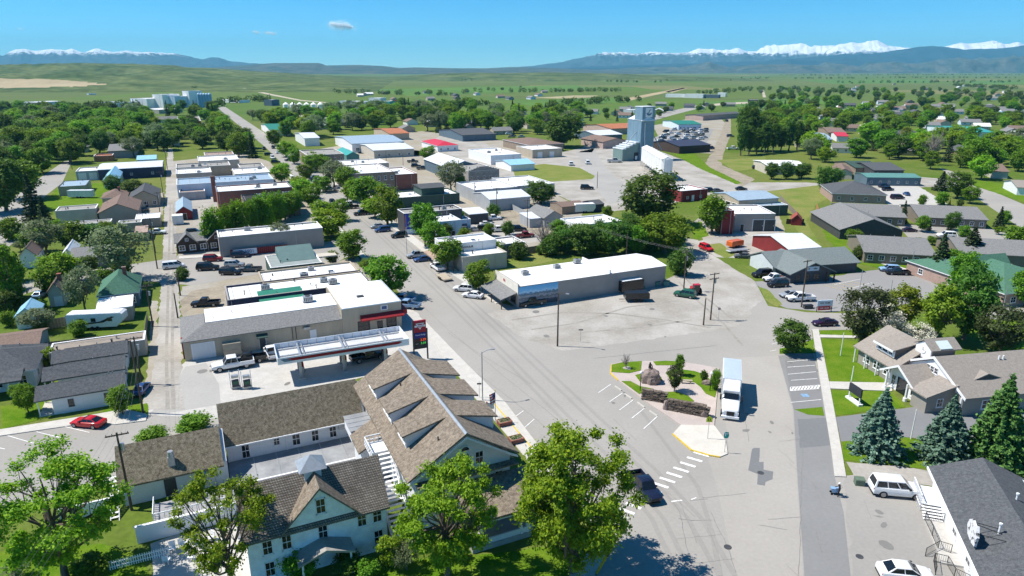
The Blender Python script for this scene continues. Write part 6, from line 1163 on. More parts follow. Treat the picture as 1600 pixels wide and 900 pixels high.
for x in (-.5, -.05, .35, .62): b = MB(); b.box(hx * x - .1, hx * x + .1, -hy - 2.2, -hy - 2.0, 0, 2.35); b.build('porch_post', WHITE, t)
for i, (e0, e1, r0, lb) in enumerate((((75, 624), (196, 604), (81, 600), 'front white cabin with charcoal roof nearest the side street'), ((86, 592), (196, 576), (95, 567), 'middle white cabin of three with charcoal roof'), ((99, 566), (200, 550), (102, 545), 'rear white cabin of three with charcoal roof'))):
    t = B(lb, [e0, e1], 2.6, 'gable', SIDEW, DKSH, rh=1.25, name='cabin', cat='cabin', over=.3, depth=5.2, wins=[('S', 2, .9, .7, 1.1)], doors=[('E', 0, .9, 2)], fm=DARK)
    hx, hy, h = t['ext']; b = MB(); b.prism([(-hy + .1, h - .1), (0, h + 1.15), (hy - .1, h - .1), (hy - .1, h - .25), (0, h + 1.0), (-hy + .1, h - .25)], -hx - 1.7, -hx, 'x'); b.build('porch_roof', DKSH, t); b = MB(); b.box(-hx - 1.5, -hx + .3, -hy + .3, hy - .3, 0, .18); b.build('porch_floor', WALK, t)
    for y in (-hy + .4, hy - .5): b = MB(); b.box(-hx - 1.45, -hx - 1.3, y, y + .15, .18, 2.4); b.build('porch_post', WHITE, t)
B('low brown flat-roofed garage behind the white cabins', [(79, 546), (226, 531), (82, 537)], 2.7, wall=BEIGE, rm=mat('brown_roll_roof', (.28, .24, .2), .95, .12, .5), name='garage', par=.06)
# behind the fuel station
B('white-roofed shop with dark blue side wall behind the fuel station', [(366, 462), (581, 441), (351, 447)], 4.4, wall=DKBLUE, units=3, cop=GREYW)
B('green shed-roofed extension squeezed between the white-roofed shops', [(408, 474), (473, 459), (402, 462)], 3.6, 'shed', GREYW, GRNMET, rh=.9, over=.1, name='shed', cat='shed', vents=1)
B('second white-roofed shop with tan trim, behind the fuel station', [(407, 434), (562, 425), (410, 424)], 4.2, wall=TANW, units=2, cop=TANW)
t = B('small drive-in with green-grey double roof beside the main street', [(420, 413), (503, 410), (424, 399)], 3.0, wall=DKGRN, rm=mat('grey_green_roof', (.26, .3, .29), .8, .1, .5), name='cafe', par=.05, wins=[('E', 2, .8, 1.4, 1.4)])
hx, hy, h = t['ext']; b = MB(); b.prism([(-hy * .3, 3.0), (hy * 1.0, 5.0), (hy * 1.3, 3.0)], -hx * .55, hx * .9, 'x'); b.build('upper_roof', mat('slate_green_roof', (.1, .17, .165), .7, .1, .5), t); b = MB(); b.box(hx, hx + 4.5, -.5, 2.8, 2.7, 3.0); b.build('drive_canopy', BEIGE, t)
for x in (hx + 3.6, hx + 4.2): b = MB(); b.box(x, x + .2, .2, .4, 0, 2.7); b.build('canopy_post', DARK, t)
fn = thing('board_fence', 'dark red board fence along the pavement beside the phone-number banner', 'fence', (*G(361, 402), 0), R(TA)); L_ = 14.0
for i in range(28): b = MB(); b.box(i * .5, i * .5 + .47, 0, .05, .05, 1.9); b.build('board', REDW, fn)
bnr = thing('phone_banner', 'white banner with a blue phone number on the red fence', 'banner', (*G(362, 402.5), 0), R(TA)); b = MB(); b.box(.5, 6.2, -.12, -.06, .5, 1.9); b.build('cloth', mat('banner_white', (.62, .7, .8), .7, .05, 1), bnr); text(bnr, '285-6901', 1.15, (3.35, -.14, 1.2), (math.pi / 2, 0, 0), CP['blue'])
# right of the main street
B('low beige shop with white roof nearest the mural store', [(722, 402), (792, 394), (718, 389)], 3.8, wall=BEIGE, units=0, cop=BEIGE)
t = B('white-walled shop with faded lettering on its side', [(694, 382), (775, 374), (690, 371)], 5.6, wall=mat('offwhite_render', (.68, .68, .66), .8, .06, .6), units=1); hx, hy, h = t['ext']; marks(t, 9, .95, (-hx * .3, -hy - .03, 4.5), (math.pi / 2, 0, 0), DARK); b = MB(); b.prism([(-hx - 3, 2.5), (-hx, 3.3), (-hx, 3.1), (-hx - 3, 2.3)], -hy, hy, 'y'); b.build('awning', RUST, t)
B('white flat-roofed rear extension beside the car lot', [(776, 379), (820, 378), (778, 371)], 3.6, wall=GREYW)
B('pale blue-walled white box building by the car lot', [(683, 347), (716, 341), (674, 334)], 5.0, wall=LBW, doors=[('S', .3, 1, 2)])
B('small pale annex beside the blue-walled box building', [(716, 344), (735, 342), (718, 338)], 3.4, wall=LBW, doors=[('S', 0, 1.6, 2.2, BLUEW)])
t = B('narrow shop with a bright blue and red painted side wall', [(622, 328), (722, 326), (640, 319)], 6.2, wall=DARK, rm=GRAVR, units=1, depth=7)
hx, hy, h = t['ext']; BM = mat('blue_mural', (.02, .05, .35), .7, .3, 1.2, col2=(.35, .03, .05), lo=.5, hi=.56); b = MB(); b.box(-hx + .05, -hx + 8.5, -hy - .06, -hy - .01, 1.6, 6.0); b.build('mural', BM, t); b = MB(); b.box(-hx + .05, -hx + 8.5, -hy - .05, -hy - .01, .2, 1.58); b.build('mural_base', LBW, t)
t = B('dark green store with slate roof and stepped side wings', [(622, 309), (718, 302), (640, 298)], 3.6, wall=DKGRN, rm=WROOF, units=1, cop=DKGRN); hx, hy, h = t['ext']; b = MB(); b.box(-hx * .2, hx * .55, -hy * .7, hy * .8, 3.2, 6.0); b.build('upper_wall', DKGRN, t); b = MB(); b.prism([(-hy * .8, 6.0), (0, 6.8), (hy * .9, 6.0)], -hx * .24, hx * .6, 'x'); b.build('upper_roof', DKSH, t)
B('two-storey brown stone block with a row of upper windows', [(543, 271), (617, 268), (540, 258)], 7.4, wall=BRICKB, units=1, wins=[('S', 7, 4.4, 1.0, 1.7), ('S', 3, .8, 1.6, 1.8)])
B('red-brown brick rear part of the two-storey block', [(618, 273), (650, 270), (612, 262)], 6.2, wall=BRICK, units=1)
B('white-roofed shop behind the two-storey stone block', [(540, 258), (607, 254), (545, 250)], 6.0, wall=BEIGE, units=2)
B('dark two-storey brick corner block with flat roof', [(480, 243), (537, 240), (484, 234)], 7.4, wall=BRICKB, rm=GRAVR, wins=[('S', 6, 4.4, .9, 1.6), ('W', 4, 4.4, .9, 1.6), ('S', 3, .6, 1.6, 2)])
B('long hall with blue-grey metal roof beyond the street trees', [(543, 222), (632, 221), (548, 212)], 5.0, 'gable', WHITE, BLUEMET, rh=1.6, name='hall', wins=[('S', 5, .8, 2.2, 1.8)])
B('white-roofed hall with pale walls in front of the blue-roofed hall', [(583, 235), (648, 232), (578, 224)], 4.2, 'gable', BEIGE, WHMET, rh=1.2, name='hall', wins=[('S', 4, .8, 1.4, 1.3)])
B('small teal-roofed building beside the dark corner block', [(541, 243), (560, 241), (544, 234)], 4, 'gable', TEAL, ribmat('teal_metal_roof', (.05, .32, .28), .45), ridge='y', rh=1.6, over=.2)
t = B('grey sandstone building with stepped parapet and small windows', [(726, 266), (780, 265), (724, 256)], 6.0, wall=STONE, rm=GRAVR, wins=[('S', 5, 2.6, .8, 1.3)]); hx, hy, h = t['ext']
for k in range(5): b = MB(); w = hx * (1 - k * .17); b.box(-w, w, -hy, -hy + .5, 6.0 + k * .35, 6.36 + k * .35); b.build('parapet_step', STONE, t)
B('big metal-roofed hall behind the sandstone building', [(688, 258), (752, 259), (700, 246)], 5.0, 'gable', BLUEW, WHMET, ridge='y', rh=2.6, name='hall')
B('long white-roofed warehouse with grey side behind the street trees', [(742, 297), (806, 291), (726, 284)], 4.6, wall=GREYMET, name='warehouse', doors=[('S', -.3, 3, 3, DARK)])
B('second long white-roofed warehouse near the weedy block', [(806, 291), (862, 285), (795, 276)], 4.2, wall=GREYMET, name='warehouse')
B('metal shed with pale ribbed roof and grey-green walls', [(765, 312), (828, 306), (762, 299)], 4.0, 'gable', GREYMET, WHMET, rh=1.3, name='warehouse', over=.2)
B('small grey gable house by the back alley', [(847, 340), (882, 338), (852, 327)], 3.0, 'gable', SIDEG, GREYSH, ridge='y', rh=2.0, name='house', cat='house', wins=[('S', 3, .8, 1, 1.1)])
B('lean-to shed with pale roof beside the small grey gable house', [(828, 342), (848, 340), (831, 333)], 2.8, 'shed', GREYMET, WHMET, rh=.5, name='shed', cat='shed', over=.1, vents=0)
B('dark open-fronted shed with pale roof near the car lot', [(733, 335), (763, 332), (731, 327)], 3.2, 'shed', DARK, WHMET, rh=.5, name='shed', cat='shed', over=.1, vents=0)
B('cottage with bright red metal roof beyond the parking lot', [(683, 228), (713, 226), (690, 219)], 3.4, 'hip', WHITE, REDMET, rh=1.8, name='house', cat='house', wins=[('S', 3, .8, 1, 1.2)])
B('white flat-roofed market building with red sign band', [(767, 243), (813, 240), (738, 233)], 4.6, wall=WHITE, units=2, doors=[('S', .4, 2.5, 3, ROLLUP)])
B('tan roll-door garage near the big cottonwood', [(832, 234), (876, 231), (829, 227)], 4.6, wall=TANMET, rm=WROOF, name='garage', doors=[('S', -.5, 2.6, 3, ROLLUP), ('S', .3, 2.6, 3, ROLLUP)])
B('brown-roofed hall behind the tan garage', [(822, 226), (882, 224), (828, 216)], 4.4, 'hip', BRICKB, BRSH, rh=1.8, name='hall')
B('slate-blue gabled store among the trees beyond the red roof', [(717, 210), (776, 209), (724, 201)], 4.2, 'gable', BLUEW, DKSH, rh=2.2, name='hall')
B('pale blue-roofed cottage with rust lean-to at the road fork', [(798, 258), (835, 255), (802, 249)], 3.0, 'gable', WHITE, LBLUE, rh=1.4, name='house', cat='house')
B('white building half hidden behind the poplars and shrubs', [(902, 352), (972, 345), (890, 340)], 4.2, wall=WHITE, units=0)
B('barn-red shop with white roof near the grain bins', [(1062, 298), (1106, 295), (1050, 290)], 4.0, wall=REDW, wins=[('S', 2, 1, 1, 1)], doors=[('S', -.1, 1, 2.1, WHITE)])
t = B('tan garage hall with blue-grey roof and four tall end bays', [(1147, 311), (1218, 309), (1128, 300)], 5.0, 'gable', TANMET, BLUEMET, ang=18, rh=1.2, over=.2, name='garage', doors=[('W', -.72, 2.4, 3.6, GLASS), ('W', -.24, 2.4, 3.6, GLASS), ('W', .24, 2.4, 3.6, GLASS), ('W', .72, 2.4, 3.6, GLASS)])
B('low dark green shop between the tan garage and the grey garage', [(1183, 322), (1231, 320), (1181, 315)], 3.4, wall=DKGRN, rm=BLUEMET, ang=10, par=.1)
B('grey fire-hall with two dark garage doors', [(1148, 334), (1212, 334), (1150, 329)], 5.2, wall=GREYW, rm=WROOF, ang=2, name='garage', doors=[('S', .2, 3.2, 3.4, DARK), ('S', .75, 3.2, 3.4, DARK), ('S', -.6, 1, 2.1)], depth=14)
B('dark red timber hose tower at the corner of the fire-hall', [(1129, 329), (1146, 328), (1131, 324)], 7.0, wall=REDW, rm=GRAVR, ang=2, name='tower', depth=5)
B('long white-roofed shed beyond the trimmed trees', [(1200, 259), (1262, 259), (1200, 250)], 4.0, 'gable', BEIGE, WROOF, ang=0, rh=.8, name='warehouse')
B('brown gabled house just left of the elevator', [(942, 222), (967, 220), (948, 214)], 4, 'gable', PINKW, BRSH, ridge='y', rh=2, name='house', cat='house')
B('white-roofed double gable shed behind the brown gabled house', [(931, 211), (965, 210), (935, 204)], 4.4, 'gable', BLUEW, WHMET, rh=1.8, name='hall')
B('orange-roofed shop up the road from the elevator', [(955, 201), (981, 200), (958, 193)], 4.4, 'gable', PINKW, ORANGER, rh=1.8, name='hall')
B('long pale shop with green metal roof behind the vehicle yard', [(1059, 194), (1097, 194), (1062, 188)], 4.4, 'gable', LBW, GRNMET, ang=5, rh=1.4, name='hall', wins=[('S', 6, 1, 1.2, 1.2)])
B('dark house with blue-black gable roof right of the grain bins', [(1057, 228), (1092, 227), (1063, 219)], 4.2, 'gable', DKBR, DKBLUE, rh=2, name='house', cat='house')
B('long low roof of the old rail depot in the distance', [(1099, 181), (1134, 175), (1102, 178)], 4.4, 'gable', PINKW, DKSH, ang=40, rh=1, name='depot')
B('dark blue shed near the fork of the yard road', [(926, 320), (943, 318), (928, 313)], 2.6, 'gable', DKBLUE, DKSH, rh=.9, name='shed', cat='shed', over=.1, vents=0)
B('low rust-brown shed among scrap by the yard road', [(874, 322), (916, 320), (878, 315)], 2.6, 'gable', BRICKB, BRSH, rh=.8, name='shed', cat='shed', over=.1)
# right side
t = B('brick clinic with slate hipped gable roof beside the pale parking lot', [(1300, 302), (1379, 300), (1294, 288)], 3.2, 'hip', brickmat('pink_brick', (.4, .26, .21), (.46, .31, .25), (.32, .25, .22), rowh=.09, bw=.22, var=.25), DKSH, ang=-12, rh=3.0, name='clinic', wins=[('S', 4, .9, 1.1, 1.2)])
HSW = mat('sage_siding', (.2, .175, .14), .85, .06, .6)
B('rear grey-roofed retirement home block, left of the driveway trees', [(1318, 336), (1415, 338), (1312, 318)], 2.8, 'gable', HSW, GREYSH, ang=-13, rh=2.0, name='housing_block', wins=[('S', 6, .8, 1.2, 1.2)])
B('right-hand grey-roofed retirement home block beside the street', [(1434, 338), (1546, 344), (1426, 320)], 2.8, 'gable', HSW, GREYSH, ang=-14, rh=2.0, name='housing_block', wins=[('S', 7, .8, 1.2, 1.3)])
B('retirement home centre block with broad gable front', [(1307, 356), (1414, 361), (1340, 332)], 2.8, 'gable', DARK, GREYSH, ang=-5, ridge='y', rh=3.2, name='housing_block')
B('front grey-roofed retirement home block behind the brewpub', [(1349, 393), (1465, 400), (1342, 368)], 2.8, 'gable', HSW, GREYSH, ang=-13, rh=2.2, name='housing_block', wins=[('S', 6, .8, 1.3, 1.3)])
B('farther right retirement home wing behind the dark pines', [(1500, 395), (1640, 400), (1510, 372)], 2.8, 'gable', HSW, GREYSH, ang=-13, rh=2.0, name='housing_block')
t = B('brick office with a broad green shingle roof and roof lantern', [(1478, 428), (1655, 452), (1530, 398)], 3.0, 'hip', MATS['pink_brick'], GRNSH, ang=13, rh=3.0, name='office', wins=[('W', 3, .8, 1.4, 1.3), ('S', 4, .8, 1.4, 1.3)])
hx, hy, h = t['ext']; b = MB(); b.prism([(-.6, 4.6), (1.4, 6.8), (3.2, 5.0), (3.2, 4.2), (-.6, 4.0)], -3.5, 4.5, 'x'); b.build('lantern_roof', GRNSH, t); b = MB(); b.box(-3.5, 4.5, -.75, -.61, 4.3, 4.8); b.build('lantern_fascia', WHITE, t)
# brewpub
bo = G(1238, 441); BP = thing('brewpub', 'dark slate-sided brewpub with gabled front facing its parking lot', 'pub', (*bo, 0), R(12))
b = MB(); b.prism([(-1.2, 0), (8.6, 0), (8.6, 2.5), (4.0, 4.3), (-1.2, 2.5)], -.9, 10, 'y'); b.build('front_wall', SIDED, BP); b = MB(); b.prism([(-1.9, 2.4), (4.0, 4.75), (9.6, 2.4), (9.6, 2.2), (4.0, 4.5), (-1.9, 2.2)], -1.7, 11.5, 'y'); GSL = shingle('grey_green_shingle', (.14, .17, .17), (.2, .23, .23)); b.build('front_roof', GSL, BP)
b = MB(); b.prism([(4.4, 0), (15, 0), (15, 2.5), (10, 4.3), (4.4, 2.5)], 4, 19.6, 'x'); b.build('rear_wall', SIDED, BP); b = MB(); b.prism([(3.8, 2.4), (10, 4.7), (15.6, 2.4), (15.6, 2.2), (10, 4.45), (3.8, 2.2)], -2.2, 20.2, 'x'); b.build('rear_roof', GSL, BP)
b = MB(); b.box(-1.3, -1.21, 2, 10, 0, .9); b.build('brick_skirt', BRICK, BP); b = MB(); b.prism([(5.0, 0), (14.6, 0), (14.6, 2.4), (10, 4.2), (5.0, 2.4)], -2.0, -1.0, 'x'); b.build('white_gable', mat('pale_gable', (.55, .6, .62), .7, .06, .8), BP)
b = MB(); b.box(2.6, 5.6, -1.0, -.91, 2.7, 3.7); sb = b.build('sign_board', mat('pub_sign_blue', (.5, .62, .72), .5, .05, 1), BP); marks(BP, 7, .5, (4.1, -1.02, 3.2), (math.pi / 2, 0, 0), CP['navy'])
for x, w in ((.6, 1.2), (3.0, 1.0), (5.2, 1.6)): o = link('window', win_mesh(DARK), BP); o.location = (x, -.9, .6); o.scale = (w, 1, 1.4)
for x in (7.2, 9.2): b = MB(); b.box(x, x + .25, -1.6, -1.35, 0, 2.4); b.build('porch_post', DKBR, BP)
ps = thing('pub_roadside_sign', 'blue and white roadside sign with a red letter board beside the pub lot', 'sign', (*G(1287, 487), 0), R(8))
for x in (-1.6, 1.5): b = MB(); b.box(x, x + .12, -.06, .06, 0, 2.4); b.build('post', DARK, ps)
b = MB(); b.box(-1.6, 1.6, -.12, .12, 1.25, 2.4); b.build('name_board', MATS['pub_sign_blue'], ps); b = MB(); b.box(-1.3, 1.3, -.1, .1, .35, 1.2); b.build('letter_board', mat('letter_red', (.45, .06, .07), .6, .2, 4), ps); marks(ps, 8, .42, (0, -.14, 1.85), (math.pi / 2, 0, 0), CP['navy']); marks(ps, 8, .38, (0, -.12, .8), (math.pi / 2, 0, 0), WHITE)
t = B('small barn-red shed with split white metal roof beside the pub', [(1228, 388), (1271, 387), (1222, 364)], 3.0, 'gable', REDW, WHMET, ang=15, rh=1.8, name='shed', cat='shed', over=.3, vents=0)
B('long blue-green mobile home beyond the clinic', [(1355, 277), (1438, 277), (1357, 270)], 3.4, 'gable', BLUEW, TEAL, ang=-4, rh=.8, name='mobile_home', cat='house', over=.2, wins=[('S', 6, 1, .9, 1)])
B('dark green-roofed house behind the long mobile home', [(1337, 262), (1365, 262), (1340, 252)], 3.2, 'gable', BRICKB, DKGRN, ang=0, rh=1.6, name='house', cat='house')
B('dark two-part house behind the long mobile home', [(1366, 266), (1408, 265), (1368, 254)], 3.4, 'gable', DARK, DKSH, ang=0, rh=1.8, name='house', cat='house')
B('small brown-roofed house beside a white camper', [(1305, 268), (1334, 270), (1312, 260)], 3, 'gable', BEIGE, BRSH, ang=-20, ridge='y', rh=1.6, name='house', cat='house')
B('pale house with tan roof at the far right street corner', [(1588, 292), (1640, 295), (1592, 283)], 3, 'gable', WHITE, TANSH, ang=-20, rh=1.6, name='house', cat='house')
B('cream house with rust roof behind the bare tree, right side', [(1547, 266), (1568, 268), (1552, 257)], 3.2, 'gable', BEIGE, BRSH, ang=-20, rh=1.8, name='house', cat='house')
B('teal-roofed house among the trees on the right', [(1497, 206), (1522, 206), (1500, 197)], 4, 'gable', LBW, ribmat('teal_metal_roof', (.05, .3, .3), .45), ang=-10, rh=1.6, name='house', cat='house')
B('barn-roofed red shed with hoop top behind the wooden fence', [(1236, 342), (1254, 344), (1240, 338)], 1.8, 'gable', REDW, mat('faded_red_roof', (.3, .07, .05), .7, .2, 1), ang=-20, ridge='y', rh=1.6, name='shed', cat='shed', over=.15, vents=0)
B('purple-roofed house among trees, right of the poplars', [(1294, 207), (1322, 207), (1298, 199)], 4, 'gable', BRICKB, BRSH, ang=-15, rh=1.6, name='house', cat='house')
B('red-roofed cottage among trees, right of the poplars', [(1306, 212), (1327, 213), (1310, 207)], 3.6, 'gable', WHITE, REDMET, ang=-15, rh=1.4, name='house', cat='house')
B('slate metal-roofed garage among trees, right of the poplars', [(1268, 217), (1298, 216), (1272, 207)], 3.8, 'gable', SIDEG, BLUEMET, ang=-15, rh=1.4, name='garage')
B('brown-roofed school hall with tan brick beyond the left grove', [(277, 190), (314, 189), (280, 182)], 6, wall=ORANGER, rm=GRAVR, units=1, name='hall')
B('grey-roofed house in the left grove clearing', [(173, 236), (212, 234), (176, 226)], 4, 'gable', SIDEG, GREYSH, rh=2, name='house', cat='house')
B('orange-roofed carport beside the left grove', [(146, 244), (176, 242), (150, 241)], 3, wall=ORANGER, rm=ORANGER, name='shed', cat='shed')
B('dark-roofed house in the left trees, near the edge', [(33, 208), (55, 209), (38, 203)], 4.5, 'gable', SIDEG, DKSH, rh=2, name='house', cat='house')
B('small light blue-roofed house behind the warehouse', [(213, 250), (245, 247), (216, 244)], 3.6, 'gable', LBW, LBLUE, rh=1.2, name='house', cat='house')
B('green-roofed long house left of the far main street', [(421, 203), (453, 201), (424, 193)], 4.5, 'gable', WHITE, GRNMET, rh=1.8, name='house', cat='house')
B('white quonset-like shed beyond the street trees', [(475, 216), (498, 214), (476, 207)], 5, 'gable', WHITE, WHMET, rh=1.6, name='shed', cat='shed')
B('tan house with orange roof beyond the blue-roofed hall', [(609, 209), (632, 208), (612, 200)], 4.4, 'gable', TANW, ORANGER, rh=1.6, name='house', cat='house')
# factory and far sheds
FW = mat('factory_white', (.88, .87, .84), .6, .06, .05)
def fact(lb, px, py, wpx, hpx, dep, m=FW, roof=WROOF, name='factory_building'):
    k = mpp(px, py); return B(lb, None, hpx * k, wall=m, rm=roof, ang=-25, at=(px, py), size=(wpx * k, dep), name=name, cop=m, par=.3)
fact('white factory hall standing apart at the far left', 69, 170, 34, 11, 30); fact('long low factory warehouse with pale blue roof', 178, 169, 62, 9, 30, roof=BLUEMET); fact('stepped white mill building of the distant factory', 235, 168, 36, 14, 30); fact('tall white block in the middle of the distant factory', 262, 168, 22, 20, 25); fact('blue-shaded tower block of the distant factory', 280, 168, 16, 17, 20, LBW)
fact('tall white processing tower of the distant factory', 303, 167, 14, 24, 20); fact('low white shed right of the distant factory', 365, 160, 46, 4, 20); fact('low pale store behind the left grove', 250, 176, 50, 6, 30, BEIGE)
for i in range(5):
    X, Y = G(313 + i * 4.2, 168); t = thing('factory_silo', 'blue-grey factory silo in the tight row at the far left', 'silo', (X, Y, 0), 0, 'factory silos'); b = MB(); b.tube([(0, 0, 0), (0, 0, 16), (0, 0, 17.5)], [2.2, 2.2, .4], 16); b.build('shell', ribmat('silo_steel', (.2, .36, .52), .6, dirx=(0, 0, 1)), t, smooth=40)
for i in range(6):
    X, Y = G(447 + i * 10.8, 169); t = thing('storage_bin', 'small white round bin in the row of six beyond the town', 'bin', (X, Y, 0), 0, 'row of white bins'); b = MB(); b.tube([(0, 0, 0), (0, 0, 4.6), (0, 0, 7)], [3.5, 3.5, .4], 14); b.build('shell', FW, t, smooth=40)
for px, py, w, h, m, lb in ((425, 165, 16, 9, BLUEW, 'blue-grey shed left of the white bins'), (445, 178, 60, 5, BLUEW, 'long dark blue shed in front of the white bins'), (555, 162, 50, 4, WHMET, 'long pale shed among the far sheds'), (605, 163, 20, 5, ribmat('teal_metal_roof', (.05, .3, .3), .45), 'teal shed among the far sheds'), (622, 161, 10, 5, REDW, 'red shed among the far sheds'), (590, 160, 22, 7, WHITE, 'white gabled far shed'), (1056, 152, 30, 5, FW, 'white airport hangar nearest the strip'), (1085, 153, 28, 6, FW, 'white airport hangar, second from the strip'), (1112, 153, 24, 5, BLUEW, 'dark-walled airport hangar between the white ones'), (1128, 151, 12, 6, FW, 'small bright airport hangar'), (1190, 160, 40, 4, DARK, 'long dark shed beside the far road'), (1565, 180, 30, 5, LBLUE, 'pale blue long roof at the far right'), (985, 176, 18, 5, WHITE, 'white farmhouse beyond the elevator road'), (143, 148, 6, 2, WHITE, 'tiny shed below the left hill')):
    fact(lb, px, py, w, h, 14, m, m if m in (LBLUE,) else WROOF, 'far_shed')

# ------------------------------------------------------------------ houses too alike to tell apart, among the trees
HM = [(WHITE, GREYSH), (SIDEG, DKSH), (BEIGE, BRSH), (TANW, GREYSH), (LBW, GREYSH), (WHITE, BRSH), (BRICKB, DKSH), (BEIGE, WROOF)]
placed = []
def pick(poly, n, mind, seed, tries=400):
    r = random.Random(seed); xs = [p[0] for p in poly]; ys = [p[1] for p in poly]; out = []
    def ins(x, y):
        c = False; j = len(poly) - 1
        for i in range(len(poly)):
            if (poly[i][1] > y) != (poly[j][1] > y) and x < (poly[j][0] - poly[i][0]) * (y - poly[i][1]) / (poly[j][1] - poly[i][1]) + poly[i][0]: c = not c
            j = i
        return c
    for _ in range(n * tries):
        if len(out) >= n: break
        x, y = r.uniform(min(xs), max(xs)), r.uniform(min(ys), max(ys))
        if not ins(x, y): continue
        X, Y = G(x, y)
        if any((X - a) ** 2 + (Y - b_) ** 2 < mind ** 2 for a, b_ in out): continue
        out.append((X, Y))
    return out
KEEP = []
for o in SC.objects:
    if 'ext' in o.keys(): KEEP.append((o.location.x, o.location.y, max(o['ext'][0], o['ext'][1])))
def clear(X, Y, m=3): return all(math.hypot(X - a, Y - b_) > e * .9 + m for a, b_, e in KEEP)
ZONES = [('streets beyond the elevator', [(900, 176), (1010, 166), (1140, 160), (1150, 170), (1010, 182), (930, 192)], 12), ('left grove', [(0, 180), (120, 172), (260, 180), (330, 186), (400, 240), (300, 240), (180, 240), (90, 250), (0, 290)], 9), ('middle belt', [(420, 178), (640, 172), (900, 182), (910, 200), (820, 212), (700, 205), (640, 208), (560, 205), (470, 200)], 34), ('right suburb', [(1240, 175), (1400, 160), (1600, 172), (1600, 240), (1440, 245), (1330, 240), (1260, 230)], 85), ('far farms', [(560, 148), (760, 142), (960, 145), (940, 152), (720, 160), (560, 158)], 16), ('far right farms', [(1250, 130), (1600, 135), (1600, 160), (1300, 150)], 12), ('far left streets', [(60, 176), (240, 172), (250, 178), (60, 184)], 6)]
for zn, poly, n in ZONES:
    for i, (X, Y) in enumerate(pick(poly, n, 26, len(zn))):
        if not clear(X, Y, 8): continue
        w_, r_ = random.choice(HM); a = random.choice((TA, TA + 90)) if X < 80 else random.choice((-15, 75)); px = 800 + FPX * X / (Y * _c + CAM_H * _s)
        t = thing('distant_house', 'small house half hidden by trees in the ' + zn, 'house', (X, Y, 0), R(a), 'houses of the ' + zn); hx, hy = random.uniform(5, 8), random.uniform(4, 5)
        b = MB(); b.prism([(-hy, 0), (hy, 0), (hy, 3), (0, 4.9), (-hy, 3)], -hx, hx, 'x'); b.build('wall', w_, t); b = MB(); b.prism([(-hy - .5, 2.8), (0, 5.2), (hy + .5, 2.8), (hy + .5, 2.6), (0, 5.0), (-hy - .5, 2.6)], -hx - .4, hx + .4, 'x'); b.build('roof', r_, t)
        for u in (-.6, 0, .6): o = link('window', win_mesh(WHITE), t); o.location = (hx * u, -hy, .9); o.scale = (1.2, 1, 1.2)
        KEEP.append((X, Y, hx))
# ------------------------------------------------------------------ trees: first those one can point at
def T(px, py, h, key, label, w=None): return tree(px, py, h, key, label, w)
TP['h0'] = (tree_data, (200, LEAFB), dict(rx=4.6, H=10, trunk=1.8, nc=95, per=220, leaf=.115, cr=.46, gap=.3, limbs=26, tr=.25, hollow=.45, lobes=6)); TP['h1'] = (tree_data, (201, LEAFB), dict(rx=4.6, H=10, trunk=1.0, nc=150, per=260, leaf=.112, cr=.5, hollow=.4, limbs=30, tr=.27, lobes=7, gap=.2))
TP['h2'] = (tree_data, (203, LEAFB), dict(rx=4.5, H=10, trunk=2.4, nc=70, per=180, leaf=.115, cr=.44, gap=.3, limbs=26, tr=.22, lobes=6)); TP['h3'] = (tree_data, (207, LEAFB), dict(rx=4.5, H=10, trunk=1.8, nc=105, per=230, leaf=.115, cr=.46, gap=.3, limbs=28, tr=.25, lobes=6))
for px, py, h, w, key, lb in ((105, 905, 13.5, 12, 'h0', 'large ash tree with open crown in the bottom left corner'), (365, 930, 12.5, 9.0, 'h2', 'thin-crowned ash tree in front of the white front house'), (700, 905, 12.9, 10, 'h3', 'ash tree with bare lower twigs before the hotel front'), (893, 893, 15.2, 11.6, 'h1', 'dense tall ash tree at the street corner by the hotel')):
    X, Y = G(px, py); tree_at(X, Y, key, h, lb, w)
